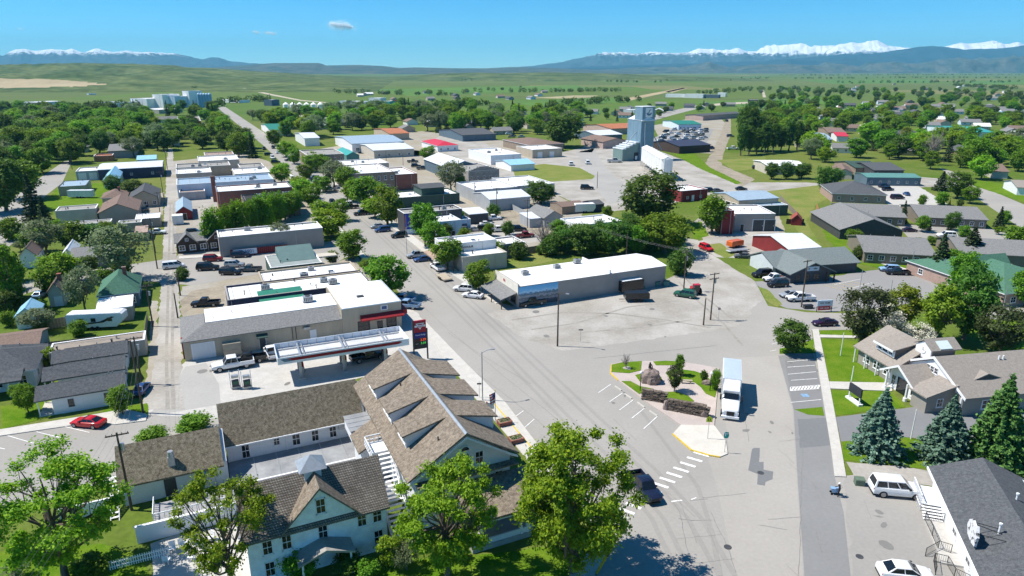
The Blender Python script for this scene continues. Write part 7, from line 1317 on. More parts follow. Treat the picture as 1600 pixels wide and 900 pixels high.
for a in ((1368, 708, 100, 'e0', 'blue spruce nearest the sidewalk', 84), (1472, 718, 100, 'e0', 'middle blue spruce of the row', 86), (1548, 728, 140, 'e1', 'tallest green spruce of the row beside the charcoal roof', 104), (1608, 722, 110, 'e0', 'blue spruce cut by the right edge', 90),
          (1234, 552, 54, 'k0', 'round dark tree on the small lawn by the sidewalk', 56), (1345, 540, 88, 'u0', 'bronze-green crabapple left of the visitor building', 76), (1405, 520, 70, 'y0', 'yellow-green tree behind the visitor building, left one', 60), (1462, 535, 85, 'y0', 'brightest yellow-green tree behind the visitor building', 60), (1385, 528, 50, 'w0', 'grey blossoming shrub tree behind the visitor building', 60), (1505, 530, 120, 'k0', 'tall dark green tree behind the visitor building', 80), (1560, 556, 75, 'u0', 'bronze crabapple right of the visitor building', 80), (1430, 545, 40, 'w0', 'pale flowering tree between the yellow-green trees', 50),
          (978, 577, 30, 'x0', 'bare sapling on the traffic island', 18), (1061, 588, 36, 'd1', 'leafy young sapling on the island lawn', 15), (1053, 613, 40, 'u0', 'bronze shrub tree in the middle of the island', 26), (1117, 610, 32, 's0', 'bright green shrub at the island edge beside the truck', 18), (1100, 596, 18, 's1', 'small bronze shrub among the island rocks', 14),
          (610, 465, 66, 'd2', 'street tree beside the fuel station front', 64), (552, 405, 48, 'd0', 'street tree with round crown left of the main street', 52), (518, 370, 44, 'b0', 'bright green street tree beside the drive-in', 56), (520, 412, 20, 's0', 'shrub at the kerb beside the drive-in', 22), (575, 425, 22, 'd3', 'small street tree behind the fuel station', 26),
          (472, 312, 34, 'b1', 'bright street tree beside the brown brick block', 40), (440, 285, 30, 'b0', 'street tree beside the beige shop row', 32), (700, 422, 50, 'd3', 'street tree before the beige shop', 44), (748, 455, 50, 'd0', 'street tree beside the mural store', 44), (665, 385, 70, 'd1', 'tall street tree before the blue-walled building', 46), (680, 395, 50, 'd2', 'street tree behind the white pickup', 40),
          (606, 352, 62, 'd0', 'street tree in front of the dark green store', 52), (572, 328, 54, 'd1', 'street tree left of the dark green store', 62), (522, 292, 42, 'g0', 'pale street tree before the two-storey stone block', 44), (545, 300, 40, 'd2', 'street tree under the stone block windows', 40), (495, 268, 28, 'd3', 'street tree beside the dark corner block', 36), (505, 300, 26, 'd1', 'street tree at the kerb across from the brick block', 30),
          (440, 385, 40, 'g1', 'grey-green tree before the long grey shop', 36), (1010, 350, 82, 'k1', 'large dark cottonwood beside the shop yard', 100), (1038, 395, 62, 'd3', 'bushy green tree right of the mural store', 76), (1112, 365, 60, 'p1', 'bright upright poplar before the fire-hall', 36), (960, 400, 60, 'k0', 'dark tree behind the mural store', 60), (915, 400, 50, 'k1', 'dark bushy tree behind the mural store, left one', 60), (990, 398, 46, 'd2', 'green tree over the end of the mural store roof', 44), (1060, 430, 44, 's1', 'bronze shrub beside the road to the yard', 42), (850, 395, 62, 'x0', 'bare grey tree in the weedy lot', 36), (780, 402, 24, 's0', 'round shrub behind the beige shop, left one', 26), (812, 405, 28, 's1', 'dark round shrub behind the beige shop', 32), (860, 400, 34, 's1', 'dark scrub behind the weedy lot', 40), (885, 395, 40, 'k1', 'scrubby elm behind the weedy lot', 44),
          (845, 318, 36, 'k1', 'round dark tree beside the metal shed', 52), (705, 300, 52, 'g1', 'silvery willow before the sandstone building', 46), (880, 230, 54, 'k0', 'very large dark cottonwood left of the yard road', 64), (720, 300, 24, 's0', 'weedy shrub behind the dark green store', 24), (670, 250, 22, 'd0', 'round tree beside the parking lot', 26),
          (195, 440, 92, 'g0', 'huge silver-green willow over the cross street', 84), (95, 445, 54, 'b1', 'bright round tree beside the cross street', 60), (135, 490, 80, 'g1', 'grey-green tree left of the green-roofed house', 50), (25, 485, 105, 'd0', 'tall tree at the left edge beside the brown-roofed house', 52), (75, 400, 60, 'g0', 'greyish tree among the left gardens', 56), (60, 395, 40, 'd1', 'green tree among the left gardens, behind the greyish one', 50), (115, 392, 46, 'd2', 'dark leafy tree behind the long grey-roofed house', 46), (150, 385, 36, 's1', 'dark hedge tree behind the long grey-roofed house', 50), (212, 310, 32, 'k0', 'round dark tree beside the pale blue house', 44), (180, 300, 26, 'k1', 'small dark tree beside the pale blue house', 30), (55, 345, 72, 'c0', 'dark conifer beside the left street', 40), (72, 352, 46, 'c1', 'shorter dark conifer beside the left street', 34), (10, 330, 90, 'k0', 'big dark tree at the left edge', 80), (40, 310, 60, 'd2', 'leafy tree shading the left street', 64), (20, 375, 34, 's0', 'bright hedge at the street edge', 40),
          (45, 645, 46, 'd3', 'young tree on the cabin lawn, nearer the street', 34), (32, 625, 26, 'd1', 'young tree on the cabin lawn, beside the bungalow', 28), (192, 648, 48, 'd0', 'round tree at the corner of the front cabin', 40), (75, 575, 32, 'b0', 'bright small tree between bungalow and cabins', 28), (125, 525, 24, 's0', 'shrub beside the camper trailer', 30), (286, 438, 20, 's1', 'round dark shrub beside the parked cars', 24), (15, 510, 24, 's0', 'shrub beside the blue-roofed shed', 26), (65, 520, 22, 'k1', 'small tree beside the blue-roofed shed', 26),
          (240, 694, 24, 's0', 'leafy shrub behind the hotel store wing, left one', 50), (305, 676, 26, 's0', 'leafy shrub behind the hotel store wing, right one', 56), (635, 890, 40, 'g1', 'grey-leaved shrub at the foot of the hotel ash tree', 44), (470, 898, 36, 's0', 'bright shrub before the front house entrance', 60), (540, 895, 26, 's1', 'dark shrub under the front house windows', 50), (610, 885, 46, 'b0', 'young tree at the corner of the front house', 40), (575, 900, 22, 's0', 'low shrub beside the hotel path', 40), (305, 790, 34, 's1', 'shrub in the hotel back yard', 30), (140, 895, 22, 's0', 'low bright shrub on the corner lawn', 60), (30, 905, 30, 'g0', 'pale shrub in the corner garden', 40),
          (1288, 300, 40, 'k1', 'dark tree left of the brick clinic', 34), (1300, 290, 30, 'k0', 'tree behind the brick clinic', 34), (1495, 310, 44, 'k0', 'dark conifer-like tree beside the right street', 40), (1470, 298, 30, 'c0', 'dark conifer beside the clinic lot', 28), (1515, 318, 28, 'd1', 'green tree at the right street corner', 28), (1465, 432, 66, 'c0', 'dark pine before the retirement home', 44), (1515, 405, 50, 'c0', 'dark pine right of the retirement home', 50), (1500, 470, 80, 'd1', 'green tree before the green-roofed office', 50), (1560, 355, 32, 'c1', 'spruce at the end of the retirement home', 22), (1410, 350, 36, 'c1', 'small spruce beside the retirement home drive', 18), (1440, 362, 26, 'd2', 'young tree on the retirement home lawn', 22), (1485, 360, 30, 'k1', 'tree beside the white car at the retirement home', 26), (1455, 258, 66, 'x0', 'tall bare grey tree on the right', 36), (1205, 280, 28, 'k0', 'trimmed round tree beside the long white shed, left one', 24), (1228, 280, 28, 'k1', 'trimmed round tree beside the long white shed, middle one', 26), (1252, 279, 26, 'k0', 'trimmed round tree beside the long white shed, right one', 30), (1600, 480, 60, 'd2', 'green tree at the right edge beside the office', 50), (1340, 405, 22, 's1', 'shrub at the end of the brewpub', 22), (1590, 395, 44, 'd3', 'leafy tree at the right edge behind the green roof', 44)):
    T(a[0], a[1], a[2], a[3], a[4], a[5])
for i in range(9): T(332 + i * 13, 388 - i * 3.6, 62, ('p1', 'b0', 'd1')[i % 3], 'upright poplar in the close row behind the long grey shop', 24)['group'] = 'poplar row behind the grey shop'
for i in range(6): T(425 + i * 7, 352 - i * 3, 40, 'd%d' % (i % 4), 'leafy tree in the clump beside the brown brick block', 34)['group'] = 'clump beside the brick block'
for i in range(9): T(1157 + i * 12.5, 243 - i * 1.2, 52 - (i % 3) * 5, 'p0', 'tall dark poplar in the windbreak row on the right', 18)['group'] = 'poplar windbreak on the right'
for i in range(5): T(1163 + i * 9, 236, 74 if i < 2 else 55, 'k0', 'big dark tree at the head of the poplar windbreak', 34)['group'] = 'trees at the windbreak head'
# ------------------------------------------------------------------ groves whose trees nothing tells apart
def grove(name, poly, n, keys, hr, mind, seed, lab):
    r = random.Random(seed)
    for X, Y in pick(poly, n, mind, seed):
        if not clear(X, Y, 1.5): continue
        k = r.choice(keys); h = r.uniform(*hr); tree_at(X, Y, k, h, lab, h * r.uniform(.85, 1.15) * (.5 if k[0] in 'cp' else 1), name)
DK = ['d0', 'd1', 'd2', 'd3', 'k0', 'k1', 'b0', 'b1', 'd0', 'd2']
grove('trees of the dense left grove', [(0, 200), (60, 185), (250, 182), (262, 236), (250, 248), (150, 246), (120, 255), (60, 275), (0, 285)], 130, DK + ['g0', 'c0'], (11, 16), 7.5, 3, 'leafy tree in the dense grove at the left')
grove('trees between the alley and the main street', [(265, 196), (330, 180), (380, 230), (410, 250), (372, 246), (300, 236), (270, 234)], 44, DK + ['c0', 'c1'], (10, 15), 7, 4, 'leafy tree in the block between the alley and the far main street')
grove('trees of the far left belt', [(0, 172), (200, 172), (330, 170), (340, 180), (200, 182), (0, 186)], 70, ['c0', 'c1', 'k0', 'k1', 'd0'], (8, 13), 9, 5, 'dark tree in the belt before the distant factory')
grove('trees of the middle belt', [(380, 185), (420, 178), (640, 168), (900, 176), (915, 195), (850, 212), (760, 205), (690, 212), (640, 205), (540, 207), (480, 222), (430, 208)], 170, DK + ['g0', 'g1', 'c0', 'c1'], (10, 16), 7.5, 6, 'tree in the wooded belt across the middle of town')
grove('trees of the right suburb', [(1150, 170), (1260, 160), (1400, 158), (1600, 172), (1600, 275), (1540, 262), (1470, 255), (1400, 250), (1330, 250), (1270, 262), (1255, 232), (1200, 228), (1160, 190)], 235, DK + DK + ['g0', 'b0', 'b1', 'y0', 'c0'], (8, 14), 7.5, 7, 'leafy tree in the wooded suburb on the right')
grove('trees of the right plain', [(1180, 142), (1400, 140), (1600, 146), (1600, 168), (1400, 156), (1200, 158)], 95, ['d0', 'k0', 'k1', 'g0', 'd2'], (8, 13), 12, 8, 'tree on the green plain beyond the right suburb')
grove('street trees by the right road', [(1460, 268), (1540, 285), (1600, 262), (1600, 240), (1500, 246), (1440, 262)], 9, DK, (8, 11), 9, 9, 'leafy street tree beside the right-hand road')
grove('scrub behind the mural store', [(830, 392), (880, 372), (1000, 362), (1060, 372), (1050, 400), (960, 392)], 20, ['s1', 'k0', 'k1', 's0', 'd2'], (4.5, 7.5), 4.5, 10, 'scrubby tree in the thicket behind the mural store')
grove('garden trees left of the alley', [(0, 400), (60, 360), (150, 340), (235, 330), (238, 420), (200, 470), (140, 500), (60, 520), (0, 530)], 26, ['s0', 's1', 'd1', 'k1', 'g1', 'b0'], (3, 6.5), 5, 12, 'small garden tree or hedge shrub in the left back gardens')
grove('yard shrubs right of the main street', [(640, 375), (720, 340), (860, 330), (930, 330), (1060, 340), (1040, 372), (880, 395), (740, 420)], 16, ['s0', 's1', 'k0'], (2.5, 5), 5, 13, 'weedy shrub in the lots right of the main street')
grove('shrubs round the retirement homes', [(1280, 330), (1440, 310), (1560, 330), (1600, 400), (1480, 420), (1350, 410), (1300, 370)], 24, ['s0', 's1', 'd3', 'c1'], (2, 5), 5, 14, 'small shrub or young tree on the retirement home lawns')
for i, (px, py) in enumerate(((478, 282), (486, 262), (460, 256), (447, 245), (430, 228), (505, 345), (530, 345), (586, 340), (552, 315), (470, 300), (488, 322))): T(px, py, 34 if py > 300 else 26, 'db'[i % 2] + str(i % 2), 'kerbside street tree in the rows along the far main street', 36 if py > 300 else 28)['group'] = 'street trees along the far main street'
grove('elevator side trees', [(900, 180), (1000, 170), (1140, 160), (1150, 172), (1100, 178), (1010, 188), (930, 196)], 22, ['c0', 'k0', 'd1'], (6, 9), 14, 11, 'small tree beside the road past the elevator')
# far-off windbreaks and woods that read as one dark mass
r = np.random.default_rng(77)
def wood(name, segs, hgt, m=LEAFD):
    P = []
    for (x0, y0, x1, y1, n, sp) in segs:
        for _ in range(n):
            u = r.random(); X, Y = G(x0 + (x1 - x0) * u, y0 + (y1 - y0) * u); X += r.normal() * sp; Y += r.normal() * sp; h = hgt * r.uniform(.6, 1.2); k = 70
            d = r.normal(size=(k, 3)); d /= np.linalg.norm(d, axis=1, keepdims=True); P.append(np.array([X, Y, h * .52]) + d * r.uniform(.6, 1, (k, 1)) * np.array([h * .5, h * .5, h * .48]))
    P = np.concatenate(P); V = leaf_quads(P, hgt * .13, r, .3); V[:, 2] = np.maximum(V[:, 2], 0); o = link(name, quadmesh(name, V, m)); tag(o, None, None, None, 'stuff'); o['label'] = 'far-off trees and windbreaks scattered across the plain'; return o
wood('distant_woods', [(1230, 118, 1600, 117, 150, 60), (0, 172, 210, 170, 70, 5), (210, 169, 345, 166, 60, 4), (345, 162, 420, 158, 25, 5), (1040, 121, 1090, 125, 40, 25), (1240, 123, 1350, 123, 30, 40), (1500, 134, 1570, 140, 60, 14), (1220, 140, 1330, 145, 40, 25), (1330, 130, 1600, 128, 50, 60), (945, 128, 990, 129, 14, 20), (700, 126, 740, 127, 12, 15), (800, 145, 960, 143, 40, 12), (520, 146, 700, 150, 26, 12), (680, 148, 800, 140, 14, 20), (1100, 148, 1190, 140, 30, 18), (880, 165, 1000, 158, 30, 5), (660, 168, 760, 164, 30, 6), (1380, 122, 1600, 122, 50, 40), (1010, 130, 1200, 122, 20, 60), (300, 140, 330, 141, 3, 4)], 9)

# ------------------------------------------------------------------ vehicles
S, N_ = -65, 115
for a in ((139, 665, 'sportscar', 'red', 170, 'bright red coupe parked on the side street below the cabins', 1.0), (1399, 772, 'suv', 'white', -9, 'long white SUV parked beside the charcoal-roofed house', 1.15), (1413, 903, 'sedan', 'white', -8, 'white sedan cut by the bottom edge', 1.05), (1006, 768, 'pickup', 'navy', -74, 'dark blue pickup driving past the crosswalk', .98), (1288, 508, 'sportscar', 'plum', 185, 'dark plum coupe on the street before the brewpub', 1.0),
          (1190, 432, 'suv', 'black', 200, 'black SUV parked nearest the brewpub wall', 1.0), (1210, 439, 'pickup', 'white', 195, 'white pickup parked between two black SUVs', .95), (1215, 448, 'suv', 'black', 190, 'black SUV parked right of the white pickup', .95), (1250, 470, 'pickup', 'white', 185, 'white long-bed pickup beside the tall wooden pole', 1.0), (1234, 464, 'sedan', 'silver', 190, 'pale sedan half hidden behind the white long-bed pickup', .95), (1389, 424, 'suv', 'lblue', 170, 'blue-grey SUV in the far corner of the brewpub lot', .9), (1402, 429, 'pickup', 'black', 175, 'black pickup in the far corner of the brewpub lot', .9), (1377, 470, 'suv', 'black', 100, 'black boxy jeep half behind the yellow-green tree', .9),
          (930, 459, 'sedan', 'red', 10, 'red sedan beside the long grey store wall', 1.0), (831, 477, 'pickup', 'black', 205, 'black pickup parked below the mural', 1.0), (1070, 464, 'suv', 'green', 150, 'dark green wagon beside the wooden pole', .95), (725, 455, 'suv', 'white', 165, 'white SUV parked before the shingled awning', .95), (739, 465, 'sedan', 'white', 160, 'white sedan parked before the shingled awning', 1.0), (683, 421, 'pickup', 'white', 118, 'white pickup with black bed towing a flat trailer', .95),
          (624, 371, 'suv', 'black', 205, 'black SUV turning in from the car lot', .95), (566, 336, 'pickup', 'black', 205, 'black pickup under the street trees', .95), (520, 319, 'suv', 'black', -65, 'black SUV driving towards the viewer on the main street', .95), (516, 298, 'pickup', 'silver', 205, 'silver pickup at the end of the angled row', .95), (504, 290, 'suv', 'grey', 205, 'grey SUV in the angled row, second from the street tree', .95), (497, 284, 'sedan', 'white', 205, 'white sedan in the angled row, third from the silver pickup', .95), (491, 280, 'suv', 'silver', 205, 'silver SUV at the far end of the angled row', .95), (457, 281, 'van', 'white', -65, 'white van parked on the far left kerb', .95), (413, 234, 'suv', 'black', -65, 'black car far up the main street, left lane', .95), (427, 232, 'suv', 'black', -65, 'black car far up the main street, right lane', .95), (453, 252, 'pickup', 'black', 170, 'black pickup crossing the far main street', .95), (431, 255, 'suv', 'black', 20, 'dark car waiting at the far side street', .95), (426, 248, 'van', 'white', -65, 'white van behind the dark waiting car', 1.1),
          (272, 419, 'van', 'white', 25, 'white minivan at the alley end of the parked row', 1.0), (325, 422, 'suv', 'black', 10, 'large black SUV in the parked row', 1.05), (333, 408, 'suv', 'dred', 10, 'dark red SUV before the twin-gabled shop', .95), (376, 402, 'suv', 'navy', 10, 'navy SUV before the phone banner', .92), (367, 417, 'suv', 'silver', 5, 'silver SUV in the middle of the parked row', .95), (360, 429, 'suv', 'black', 0, 'black SUV nearest the viewer in the parked row', .98), (391, 424, 'pickup', 'grey', 185, 'grey pickup at the right end of the parked row', .9), (304, 366, 'suv', 'black', 15, 'black SUV under the poplar row', .95), (301, 378, 'van', 'white', 20, 'white van behind the twin-gabled shop', .9),
          (365, 575, 'pickup', 'white', 205, 'white work truck parked beside the storage cabinet', 1.1), (389, 566, 'pickup', 'black', 200, 'black pickup parked behind the white work truck', .95), (424, 556, 'pickup', 'white', 120, 'white pickup emerging from under the canopy', .9), (575, 562, 'pickup', 'black', 30, 'black pickup refuelling under the canopy', 1.0), (630, 471, 'pickup', 'lblue', 165, 'light blue pickup at the station front, rear one', .9), (636, 481, 'pickup', 'lblue', 165, 'light blue pickup at the station front, nearer one', .95), (322, 478, 'pickup', 'black', 190, 'black truck parked in the dirt yard', .95), (63, 464, 'sedan', 'lblue', 100, 'pale blue car in the driveway of the cream house', .95), (245, 366, 'pickup', 'white', 10, 'white pickup beside the alley poles', .9), (222, 612, 'sedan', 'blue', 100, 'dark blue car half hidden beside the front cabin', .9), (225, 330, 'sedan', 'grey', 80, 'grey car beside the tan gable house', .9),
          (692, 362, 'pickup', 'white', 10, 'white pickup behind the tall street tree', .95), (716, 360, 'pickup', 'white', 15, 'white pickup in the car lot, front row left', .9), (727, 362, 'suv', 'grey', 15, 'grey SUV in the car lot front row', .9), (741, 361, 'sedan', 'silver', 15, 'silver sedan in the car lot front row', .9), (757, 360, 'suv', 'black', 15, 'black SUV in the car lot front row', .9), (778, 362, 'pickup', 'white', 10, 'white pickup at the right end of the car lot', .95), (760, 352, 'sedan', 'white', 15, 'white sedan in the middle of the car lot', .9), (770, 344, 'pickup', 'white', 15, 'white pickup at the back of the car lot', .95), (752, 347, 'sedan', 'lblue', 15, 'pale blue sedan at the back of the car lot', .9), (810, 361, 'suv', 'black', 10, 'black SUV alone right of the car lot', 1.0), (820, 371, 'pickup', 'dred', 20, 'dark red truck beside the white rear extension', .95), (803, 372, 'sedan', 'silver', 20, 'silver car beside the white rear extension', .9),
          (917, 296, 'suv', 'black', 0, 'black SUV alone on the yard road', 1.1), (892, 258, 'van', 'white', 90, 'white cargo van in the elevator yard, left one', 1.1), (918, 256, 'van', 'white', 90, 'white cargo van in the elevator yard, right one', 1.1), (960, 254, 'pickup', 'silver', 0, 'silver truck beside the elevator annex', 1.3), (1381, 293, 'suv', 'navy', 10, 'navy SUV in the clinic lot, rear one', .95), (1387, 298, 'suv', 'navy', 10, 'navy SUV in the clinic lot, second one', .95), (1402, 311, 'van', 'plum', 5, 'dark purple van in the clinic lot', 1.0), (1416, 305, 'sedan', 'blue', 80, 'dark blue car in the middle of the clinic lot', .9), (1478, 371, 'suv', 'white', 170, 'white SUV on the retirement home drive', 1.0), (1421, 362, 'sedan', 'plum', 0, 'dark car behind the retirement home gable', .9), (1103, 391, 'suv', 'red', -70, 'red SUV beside the shop verge', .95), (1161, 403, 'sedan', 'grey', 170, 'dark grey car beside the brewpub', .95), (1109, 300, 'suv', 'black', 10, 'black SUV beside the barn-red shop', 1.0), (1121, 300, 'sedan', 'grey', 10, 'grey car beside the barn-red shop', 1.0), (1158, 297, 'sedan', 'black', 5, 'black car behind the tan garage hall', 1.0), (1183, 264, 'suv', 'black', 0, 'black SUV near the trimmed trees', 1.0), (1141, 214, 'suv', 'grey', 0, 'grey car beside the dirt road', 1.1), (1145, 234, 'pickup', 'white', 0, 'white truck beside the dirt road', 1.2), (1135, 190, 'suv', 'black', 90, 'black car on the dirt road', 1.1), (650, 261, 'suv', 'black', 10, 'black SUV behind the brick rear block', 1.0), (660, 265, 'pickup', 'grey', 15, 'grey truck behind the brick rear block', 1.0), (645, 254, 'pickup', 'black', 10, 'black truck at the parking lot edge', 1.0)):
    car(a[0], a[1], a[2], a[3], a[4], a[5], a[6], small=a[1] < 380)
for i, (px, py) in enumerate(((468, 296), (474, 302), (480, 309), (497, 330), (503, 336), (535, 316), (541, 322), (548, 326), (590, 356), (598, 362), (443, 262), (437, 240), (420, 243), (652, 402), (660, 408))): car(px, py, ('suv', 'pickup', 'sedan')[i % 3], ('grey', 'white', 'black', 'silver', 'blue')[i % 5], 205 if px > 510 else 30, 'car parked nose-in at the kerb under the main street trees', .95, 'cars parked along the main street kerbs', True)
kinds = ['suv', 'pickup', 'van', 'sedan']; cols = ['white', 'silver', 'white', 'grey', 'black', 'tan', 'white']
for i, (X, Y) in enumerate(pick([(1015, 214), (1060, 199), (1112, 203), (1104, 218), (1060, 222), (1030, 224)], 34, 6.5, 91)):
    px = 800; t = car(800, 500, kinds[i % 4], cols[i % 7], random.choice((30, 210)), 'vehicle standing in the crowded yard behind the elevator', 1.1, 'vehicles in the yard behind the elevator', True); t.location = (X, Y, .02)
for i, (X, Y) in enumerate(pick([(1040, 222), (1062, 230), (1110, 226), (1118, 232), (1080, 238), (1040, 232)], 12, 6, 92)):
    t = car(800, 500, kinds[i % 4], ['dred', 'white', 'blue', 'orange'][i % 4], random.choice((30, 120)), 'old vehicle parked round the dark house right of the bins', 1.0, 'vehicles round the dark house', True); t.location = (X, Y, .02)
for i, (X, Y) in enumerate(pick([(780, 205), (820, 214), (800, 220), (760, 214)], 7, 6, 93)):
    t = car(800, 500, kinds[i % 4], cols[i % 7], 30, 'car parked before the slate-blue gabled store', 1.0, 'cars before the slate-blue store', True); t.location = (X, Y, .02)
def trailer(lb, px, py, L_, w, z0, z1, m, rz, name='trailer', roof=None, nose=0):
    t = thing(name, lb, 'trailer', (*G(px, py), .02), R(rz)); b = MB(); b.prism([(-L_ / 2, z0), (L_ / 2 - nose, z0), (L_ / 2, z0 + (z1 - z0) * .45), (L_ / 2, z1 - .2), (L_ / 2 - .3, z1), (-L_ / 2 + .2, z1), (-L_ / 2, z1 - .2)], -w / 2, w / 2, 'y'); b.build('box', m, t)
    if roof: b = MB(); b.box(-L_ / 2 + .25, L_ / 2 - .4, -w / 2 + .1, w / 2 - .1, z1 + .002, z1 + .08); b.build('roof', roof, t)
    for x in (-.6, .3):
        for y in (-w / 2, w / 2): b = MB(); b.tube([(x, y - .12, .35), (x, y + .12, .35)], .35, 12); b.build('wheel', TYRE, t)
    b = MB(); b.box(L_ / 2 - .2, L_ / 2 + 1.1, -.06, .06, .4, .5); b.build('hitch', BLACK, t); return t
rv = trailer('long white camper trailer with dark graphics behind the board fence', 155, 512, 9.6, 2.5, .5, 3.1, WHITE, 8, 'camper_trailer', WROOF, 1.2)
for x in (-2.6, -.6, 2.2): b = MB(); b.box(x, x + .8, -1.28, -1.251, 1.6, 2.3); b.build('window', GLASS, rv)
b = MB(); b.prism([(-3.5, 1.0), (1.5, 1.4), (3.5, 2.4), (3.0, 2.5), (.8, 1.6), (-3.5, 1.3)], -1.275, -1.251, 'y'); b.build('graphic', CP['navy'], rv)
trailer('black dump trailer beside the grey store', 994, 470, 5.0, 2.2, .7, 2.0, CP['black'], 185, 'dump_trailer'); trailer('black enclosed trailer with white roof beside the grey store', 984, 455, 5.6, 2.2, .5, 2.7, CP['black'], 25, 'cargo_trailer', WROOF); trailer('flat car trailer hitched behind the white pickup', 694, 436, 5.0, 2.2, .45, .65, TANW, 118, 'flat_trailer'); trailer('orange tank on a flat trailer in the shop yard', 1148, 386, 4.4, 2.0, .5, 1.9, CP['orange'], 30, 'tank_trailer'); trailer('long grey flat trailer in the shop yard', 1152, 394, 6, 1.8, .5, .7, STEEL, 20, 'flat_trailer'); trailer('white camper beside the small brown-roofed house', 1317, 275, 6, 2.4, .5, 3, WHITE, 80, 'camper_trailer', WROOF, .8); trailer('white and blue camper among the sheds by the yard road', 913, 332, 7, 2.4, .5, 3, WHITE, 10, 'camper_trailer', WROOF, .8)
tk = thing('tractor', 'small red tractor beside the wooden pole', 'tractor', (*G(1085, 459), .02), R(100)); b = MB(); b.box(-.3, 1.6, -.4, .4, .6, 1.3); b.build('hood', CP['red'], tk); b = MB(); b.box(-1.2, -.3, -.6, .6, .7, 2.2); b.build('cab', AGLASS, tk); b = MB(); b.box(-1.3, -.2, -.7, .7, 2.2, 2.35); b.build('cab_roof', CP['red'], tk)
for x, y, r_ in ((-.8, .8, .75), (-.8, -.8, .75), (1.3, .6, .4), (1.3, -.6, .4)): b = MB(); b.tube([(x, y - .16, r_), (x, y + .16, r_)], r_, 14); b.build('wheel', TYRE, tk)
for i in range(5):
    t = thing('waste_bin', 'green waste bin in the heap at the end of the grey store', 'waste bin', (*G(1009 + i * 8, 447 - (i % 2) * 3), 0), R(20 * i), 'green bins behind the grey store'); b = MB(); b.prism([(-.5, 0), (.5, 0), (.65, 1.1), (-.65, 1.1)], -.6, .6, 'x'); b.build('tub', CP['green'] if i % 2 else TEAL, t); b = MB(); b.box(-.68, .68, -.7, .7, 1.1, 1.18); b.build('lid', CP['green'], t)

# ------------------------------------------------------------------ poles, lamps, signs, wires
def pole(px, py, topy, lb, arms=1, r=.14, m=WOODP, rz=25, name='utility_pole', lamp=False):
    X, Y = G(px, py); lo, hi = 1.0, 30.0
    for _ in range(40):
        z = (lo + hi) / 2; zc = Y * _c - (z - CAM_H) * _s; yy = 450 - FPX * (Y * _s + (z - CAM_H) * _c) / zc
        if yy > topy: lo = z
        else: hi = z
    t = thing(name, lb, 'pole', (X, Y, 0), R(rz)); b = MB(); b.tube([(0, 0, -.05), (0, 0, z)], [r, r * .65], 8); b.build('pole', m, t)
    for k in range(arms):
        b = MB(); zz = z - .35 - k * .9; b.box(-1.1, 1.1, -.06, .06, zz, zz + .13); c = b.build('crossarm', m, t)
        for x in (-1.0, -.45, .45, 1.0): b = MB(); b.tube([(x, 0, zz + .13), (x, 0, zz + .33)], [.05, .035], 6); b.build('insulator', GREYW, c)
    if arms and r > .12: b = MB(); b.tube([(.3, 0, z - 2.1), (.3, 0, z - 1.3)], .2, 10); b.build('transformer', STEEL, t)
    if lamp: b = MB(); b.tube([(0, 0, z - .15), (.7, 0, z + .12), (1.5, 0, z + .15)], .045, 6); b.build('lamp_arm', m, t); b = MB(); b.box(1.35, 1.95, -.12, .12, z + .08, z + .2); b.build('lamp_head', STEEL, t)
    return X, Y, z
PP = {}
for k, px, py, ty, lb, arms in (('a', 206, 797, 676, 'wooden utility pole with crossarm standing in the hotel yard', 1), ('b', 1110, 500, 426, 'wooden utility pole with two crossarms at the gravel lot corner', 2), ('c', 1099, 508, 466, 'short wooden pole stub beside the crossarm pole', 0), ('d', 1068, 455, 392, 'wooden pole beside the red tractor', 1), ('e', 1252, 480, 406, 'tall dark wooden pole in front of the brewpub', 1), ('f', 224, 645, 532, 'wooden pole at the corner of the cabins, leaning one', 0), ('g', 222, 600, 526, 'wooden pole behind the cabin corner', 1), ('h', 239, 510, 445, 'wooden alley pole beside the camper fence', 1), ('i', 246, 420, 352, 'wooden alley pole beside the willow', 1), ('j', 278, 497, 458, 'slim wooden pole by the store chimney', 0), ('k', 282, 462, 425, 'slim pole at the dirt yard corner', 0), ('l', 243, 395, 340, 'wooden alley pole behind the low sheds', 1), ('m', 252, 345, 300, 'wooden alley pole beside the tan gable house', 1), ('n', 256, 310, 268, 'wooden alley pole near the warehouse', 1), ('o', 776, 330, 293, 'wooden pole beside the metal shed', 1), ('p', 742, 318, 285, 'wooden pole by the long white warehouse', 1), ('q', 824, 356, 312, 'wooden pole right of the car lot', 1), ('r', 704, 360, 330, 'slim pole in front of the blue-walled building', 0), ('s', 933, 294, 268, 'slim pole on the yard road', 0), ('u', 709, 425, 385, 'slim lamp pole before the beige shop', 0), ('v', 604, 258, 236, 'pole at the parking lot edge, left one', 0), ('w', 630, 258, 240, 'pole at the parking lot edge, right one', 0), ('x', 978, 415, 366, 'pale pole behind the mural store', 0), ('y', 113, 265, 243, 'pole beside the left residential street', 0), ('z', 262, 265, 232, 'wooden alley pole near the far grove', 1)):
    PP[k] = pole(px, py, ty, lb, arms, .15 if py > 400 else .13)
PP['big'] = pole(871, 541, 458, 'tall dark wooden lamp pole standing alone in the gravel lot', 0, .16, rz=-30, lamp=True)
pole(754, 626, 550, 'slender grey street lamp beside the hotel pavement', 0, .1, STEEL, 25, 'street_lamp', True); pole(636, 398, 355, 'grey street lamp beside the black turning SUV', 0, .08, STEEL, 25, 'street_lamp', True)
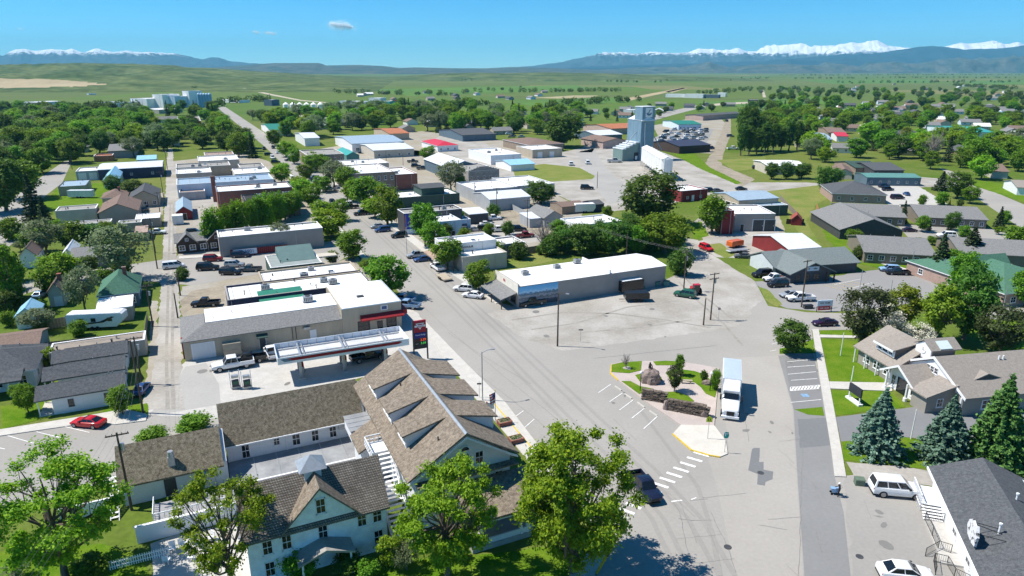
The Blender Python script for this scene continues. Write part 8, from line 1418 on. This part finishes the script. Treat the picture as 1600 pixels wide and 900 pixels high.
for px, py, ty, lb in ((1330, 596, 572, 'short white lamp post on the visitor building lawn'), (1423, 686, 640, 'white lamp post beside the blue spruces'), (1313, 556, 520, 'white flagpole-like post on the lawn'), (1343, 452, 422, 'thin lamp post in the brewpub lot, left one'), (1390, 465, 437, 'thin lamp post in the brewpub lot, right one'), (1422, 428, 392, 'lamp post at the brewpub lot edge'), (1567, 482, 448, 'lamp post beside the green-roofed office'), (1490, 405, 386, 'lamp post beside the dark pines')):
    pole(px, py, ty, lb, 0, .08, WHITE if py > 500 else STEEL, 0, 'lamp_post', False)
for px, py, ty, lb in ((1000, 612, 583, 'black lamp post with white globe at the left of the island'), (1109, 612, 584, 'black lamp post with white globe among the island shrubs')):
    X, Y, z = pole(px, py, ty, lb, 0, .07, BLACK, 0, 'globe_lamp'); t = [o for o in SC.objects if o.name.startswith('globe_lamp')][-1]
    b = MB(); b.tube([(0, 0, z - .1), (0, 0, z + .05), (0, 0, z + .2), (0, 0, z + .34)], [.1, .22, .2, .05], 12); b.build('globe', WHITE, t, smooth=60)
def sign(px, py, zt, lb, shape, m, sym=None, rz=0):
    X, Y = G(px, py); t = thing('road_sign', lb, 'sign', (X, Y, .1), R(rz)); b = MB(); b.tube([(0, .04, 0), (0, .04, zt)], .035, 6); b.build('post', STEEL, t); b = MB(); b.prism([(x * .8, zt - .45 + z * .8) for x, z in shape], -.02, .0, 'y'); b.build('plate', m, t)
    if sym: b = MB(); [b.box(*q) for q in sym]; b.build('symbol', BLACK if m.name != 'sign_green' else WHITE, t)
    return t
sign(1105.5, 687, 3.3, 'fluorescent yellow school-crossing sign on the island nose', [(-.5, -.5), (.5, -.5), (.5, .15), (0, .6), (-.5, .15)], mat('sign_yellow', (.5, .6, .02), .5, .1, 2), [(-.16, -.08, -.03, -.021, 2.6, 2.95), (.06, .14, -.03, -.021, 2.6, 2.9)])
sign(1132, 708, 2.9, 'green round-topped route sign at the tip of the island nose', [(-.3, -.55), (.3, -.55), (.42, -.1), (.3, .5), (-.3, .5), (-.42, -.1)], mat('sign_green', (.01, .35, .28), .5, .1, 2), [(-.18, -.06, -.03, -.021, 2.3, 2.75), (-.06, .2, -.03, -.021, 2.55, 2.67)])
sign(749, 622, 2.6, 'small pavement sign beside the street lamp', [(-.4, -.1), (.4, -.1), (.4, .2), (-.4, .2)], DARK); sign(907, 535, 2.6, 'thin grey sign post in the gravel lot', [(-.5, 0), (.5, 0), (.5, .25), (-.5, .25)], DARK); sign(1122, 503, 3.0, 'round-topped sign beside the crossarm pole', [(-.3, -.3), (.3, -.3), (.3, .3), (-.3, .3)], PINKW)
yp = thing('yellow_post', 'leaning yellow painted post at the bottom street corner', 'post', (*G(932, 897), .1)); yp.rotation_euler = (0, R(24), 0); b = MB(); b.tube([(0, 0, 0), (0, 0, 3.0), (0, 0, 5.4)], [.14, .13, .11], 8); b.build('shaft', mat('yellow_post_paint', (.45, .33, .02), .6, .25, 2), yp); b = MB(); b.box(-.22, .22, -.2, .2, 5.0, 6.1); b.build('lamp_head', YPAINT, yp); b = MB(); b.tube([(0, 0, 2.2), (0, 0, 2.5)], .16, 8); b.build('collar', BLACK, yp)
def wire(a, b_, sag, lb, off=0.0):
    A = Vector((a[0], a[1], a[2])) + Vector((off, 0, 0)); C = Vector((b_[0], b_[1], b_[2])) + Vector((off, 0, 0)); b = MB(); P = [tuple(A.lerp(C, i / 14) - Vector((0, 0, sag * 4 * (i / 14) * (1 - i / 14)))) for i in range(15)]; b.tube(P, .009, 4); o = b.build('overhead_wire', mat('wire_grey', (.2, .2, .2), .6, .1, 1)); tag(o, lb, 'wire', 'overhead wires')
for off in (-.9, -.4, .4, .9):
    wire(PP['a'], (-34.5, 30, 9.5), .8, 'overhead wire running from the hotel yard pole to the bottom edge', off); wire(PP['g'], (-95, 88, 8.0), .8, 'overhead wire slanting across the cabin roofs', off); wire(PP['d'], PP['b'], .4, 'overhead wire between the gravel lot poles', off); wire(PP['q'], PP['d'], 1.6, 'overhead wire from the car lot to the red tractor pole', off); wire(PP['h'], PP['i'], .8, 'overhead wire along the alley', off)
    wire(PP['g'], PP['a'], 1.0, 'overhead wire from the cabin corner to the hotel yard pole', off); wire(PP['o'], PP['q'], .9, 'overhead wire from the metal shed to the car lot', off)
# fences round the left gardens
def fence(lb, p0, p1, h, m, step=.5, name='board_fence'):
    X0, Y0 = G(*p0); X1, Y1 = G(*p1); L_ = math.dist((X0, Y0), (X1, Y1)); t = thing(name, lb, 'fence', (X0, Y0, 0), math.atan2(Y1 - Y0, X1 - X0)); n = int(L_ / step); me = MB().box(.01, step - .02, 0, .04, .03, h).mesh('board', m)
    for i in range(n): o = link('board', me, t); o.location = (i * step, 0, random.uniform(-.04, .03))
    b = MB(); b.box(0, n * step, .04, .1, h * .3, h * .3 + .1); b.box(0, n * step, .04, .1, h * .8, h * .8 + .1); b.build('rail', m, t)
WF = mat('weathered_boards', (.22, .19, .16), .9, .25, 2); OF = mat('new_cedar_boards', (.38, .2, .08), .9, .15, 2)
fence('weathered board fence behind the camper trailer', (62, 516), (135, 506), 1.9, WF); fence('long weathered board fence behind the white cabins', (60, 552), (228, 532), 1.8, WF); fence('weathered board fence beside the alley', (228, 532), (232, 500), 1.8, WF); fence('new cedar board fence round the retirement home garden, front side', (1281, 342), (1312, 343), 1.8, OF); fence('new cedar board fence round the retirement home garden, left side', (1275, 325), (1281, 342), 1.8, OF); fence('pale metal panel fence along the back alley', (795, 325), (835, 346), 1.9, GREYMET, .8); fence('weathered board fence behind the weedy lot', (790, 402), (900, 385), 1.8, WF, .8); fence('dark board fence beside the hoop-roofed shed', (1228, 350), (1258, 350), 1.6, DKBR); fence('weathered fence right of the tan garage hall', (1218, 312), (1246, 342), 1.8, WF)
# person with a blue pushchair
PE = thing('person', 'person in dark clothes and white cap pushing a blue cart across the lot', 'person', (*G(1310, 776), .02), R(170))
sk = bpy.data.meshes.new('body'); jt = {'pel': (0, 0, .95, .13), 'wst': (.01, 0, 1.12, .12), 'chs': (.04, 0, 1.36, .15), 'nck': (.06, 0, 1.52, .055), 'hdb': (.08, 0, 1.6, .085), 'hdt': (.09, 0, 1.72, .08), 'lh': (0, .1, .9, .095), 'lk': (.12, .1, .5, .065), 'la': (.05, .1, .09, .045), 'lt': (.2, .1, .04, .04), 'rh': (0, -.1, .9, .095), 'rk': (.02, -.1, .5, .065), 'ra': (-.2, -.1, .12, .045), 'rt': (-.06, -.1, .04, .04), 'ls': (.04, .2, 1.42, .065), 'le': (.12, .24, 1.17, .048), 'lw': (.38, .2, 1.08, .036), 'lf': (.48, .18, 1.06, .035), 'rs': (.04, -.2, 1.42, .065), 're': (.12, -.24, 1.17, .048), 'rw': (.38, -.2, 1.08, .036), 'rf': (.48, -.18, 1.06, .035)}
ks = list(jt); ed = [('pel', 'wst'), ('wst', 'chs'), ('chs', 'nck'), ('nck', 'hdb'), ('hdb', 'hdt'), ('pel', 'lh'), ('lh', 'lk'), ('lk', 'la'), ('la', 'lt'), ('pel', 'rh'), ('rh', 'rk'), ('rk', 'ra'), ('ra', 'rt'), ('chs', 'ls'), ('ls', 'le'), ('le', 'lw'), ('lw', 'lf'), ('chs', 'rs'), ('rs', 're'), ('re', 'rw'), ('rw', 'rf')]
sk.from_pydata([jt[k][:3] for k in ks], [(ks.index(a), ks.index(c)) for a, c in ed], []); bo_ = link('body', sk, PE); md = bo_.modifiers.new('skin', 'SKIN'); bo_.modifiers.new('sub', 'SUBSURF').render_levels = 2
for i, k in enumerate(ks): sk.skin_vertices[0].data[i].radius = (jt[k][3],) * 2
sk.skin_vertices[0].data[0].use_root = True; sk.materials.append(mat('dark_clothing', (.02, .02, .025), .9, .2, 3))
b = MB(); b.tube([(.08, 0, 1.66), (.09, 0, 1.74), (.09, 0, 1.8)], [.115, .105, .03], 12); b.box(.12, .26, -.07, .07, 1.67, 1.69); b.build('cap', WHITE, PE, smooth=50); b = MB(); b.tube([(.1, 0, 1.54), (.12, 0, 1.6), (.12, 0, 1.67)], [.05, .092, .09], 10); b.build('face', mat('skin', (.42, .26, .19), .6, .05, 3), PE, smooth=60)
ct = thing('pushcart', 'small blue wheeled cart in front of the walking person', 'cart', (*G(1303, 772), .02), R(170)); b = MB(); b.prism([(-.35, .35), (.3, .35), (.45, .8), (-.45, .8)], -.25, .25, 'y'); b.build('basket', CP['lblue'], ct); b = MB(); b.tube([(-.4, .2, .75), (-.7, .2, 1.05), (-.7, -.2, 1.05), (-.4, -.2, .75)], .02, 6); b.build('handle', BLACK, ct)
for x in (-.3, .3):
    for y in (-.24, .24): b = MB(); b.tube([(x, y - .03, .14), (x, y + .03, .14)], .14, 12); b.build('wheel', TYRE, ct)
ub = thing('utility_box', 'green utility box beside the end of the sidewalk', 'utility box', (*G(1342, 757), 0), R(-10)); b = MB(); b.box(-.5, .5, -.4, .4, 0, .75); b.build('cabinet', mat('utility_green', (.12, .17, .12), .6, .1, 2), ub); b = MB(); b.prism([(-.45, .75), (.45, .75), (.4, .85), (-.4, .85)], -.52, .52, 'x'); b.build('lid', MATS['utility_green'], ub)
for px, py in ((1262, 482),): t = thing('landscape_box', 'low dark box beside the tall wooden pole', 'utility box', (*G(px, py), 0), R(8)); b = MB(); b.box(-.9, .9, -.4, .4, 0, .7); b.build('cabinet', DARK, t); b = MB(); b.box(-.95, .95, -.45, .45, .7, .78); b.build('lid', BLACK, t)
# ------------------------------------------------------------------ clouds, above the hazy air: drifts of small bright flakes of vapour
mc, n_, l_, b_ = nt('cloud_white'); b_.inputs['Base Color'].default_value = (.97, .97, .97, 1); b_.inputs['Roughness'].default_value = 1; tr_ = n_.new('ShaderNodeBsdfTranslucent'); tr_.inputs[0].default_value = (.97, .97, .97, 1); ms_ = n_.new('ShaderNodeMixShader'); ms_.inputs[0].default_value = .3; l_.new(b_.outputs[0], ms_.inputs[1]); l_.new(tr_.outputs[0], ms_.inputs[2]); l_.new(ms_.outputs[0], n_['Material Output'].inputs['Surface'])
def cloud(px, py, wpx, hpx, seed, label, n=2600):
    r = np.random.default_rng(seed); D = 23000.0; k = D / KX; t = thing('cloud', label, 'cloud', ((px - 800) / KX * D, D, CAM_H + (YH - py) / KY * D)); m = 9
    u = np.linspace(-.8, .8, m) + r.uniform(-.08, .08, m); w = np.sqrt(1 - u * u); C = np.stack([u * wpx * .42 * k, r.uniform(-.1, .1, m) * wpx * k, (r.uniform(-.2, .25, m) * w - u * .45) * hpx * .45 * k], 1); i = r.choice(m, n, p=w / w.sum())
    P = C[i] + r.normal(size=(n, 3)) * (w[i] * hpx * k * .2 * r.choice([.6, 1, 1.7], n))[:, None] * np.array([1.5, 1.5, .8]); d = r.normal(size=(n, 3)) * .35 + np.array([-.5, -.4, .85]); d /= np.linalg.norm(d, axis=1, keepdims=True)
    a = np.cross(d, r.normal(size=(n, 3))); a /= np.linalg.norm(a, axis=1, keepdims=True); s = hpx * k * .05 * r.uniform(.6, 1.3, (n, 1)); c = np.cross(d, a) * s; a *= s
    link('vapour', quadmesh('vapour', np.stack([P - a, P - c, P + a, P + c], 1).reshape(-1, 3), mc), t)['kind'] = 'stuff'
cloud(538, 42, 40, 15, 1, 'large white fair-weather cloud, the biggest of the small clouds in the blue sky'); cloud(428, 53, 20, 7, 2, 'small white cloud low in the sky left of the large one', 1200); cloud(407, 51.5, 12, 6, 3, 'tiny white cloud puff, left one of the close pair', 900); cloud(45, 46, 11, 4, 4, 'faint white wisp of cloud over the far left mountains', 500)
# ------------------------------------------------------------------ hazy air over the whole valley, sky and clouds outside it
hm = bpy.data.materials.new('valley_haze'); hm.use_nodes = True; hn = hm.node_tree.nodes; hl = hm.node_tree.links
hn.remove(hn['Principled BSDF']); pv = hn.new('ShaderNodeVolumePrincipled'); pv.inputs['Color'].default_value = (.25, .72, 1.0, 1); pv.inputs['Density'].default_value = 5.4e-5; pv.inputs['Anisotropy'].default_value = 0.0
hl.new(pv.outputs[0], hn['Material Output'].inputs['Volume'])
hb = MB(); hb.box(-19500, 19500, -1500, 19500, -1.2, 760); ho = hb.build('haze', hm); ho['kind'] = 'stuff'
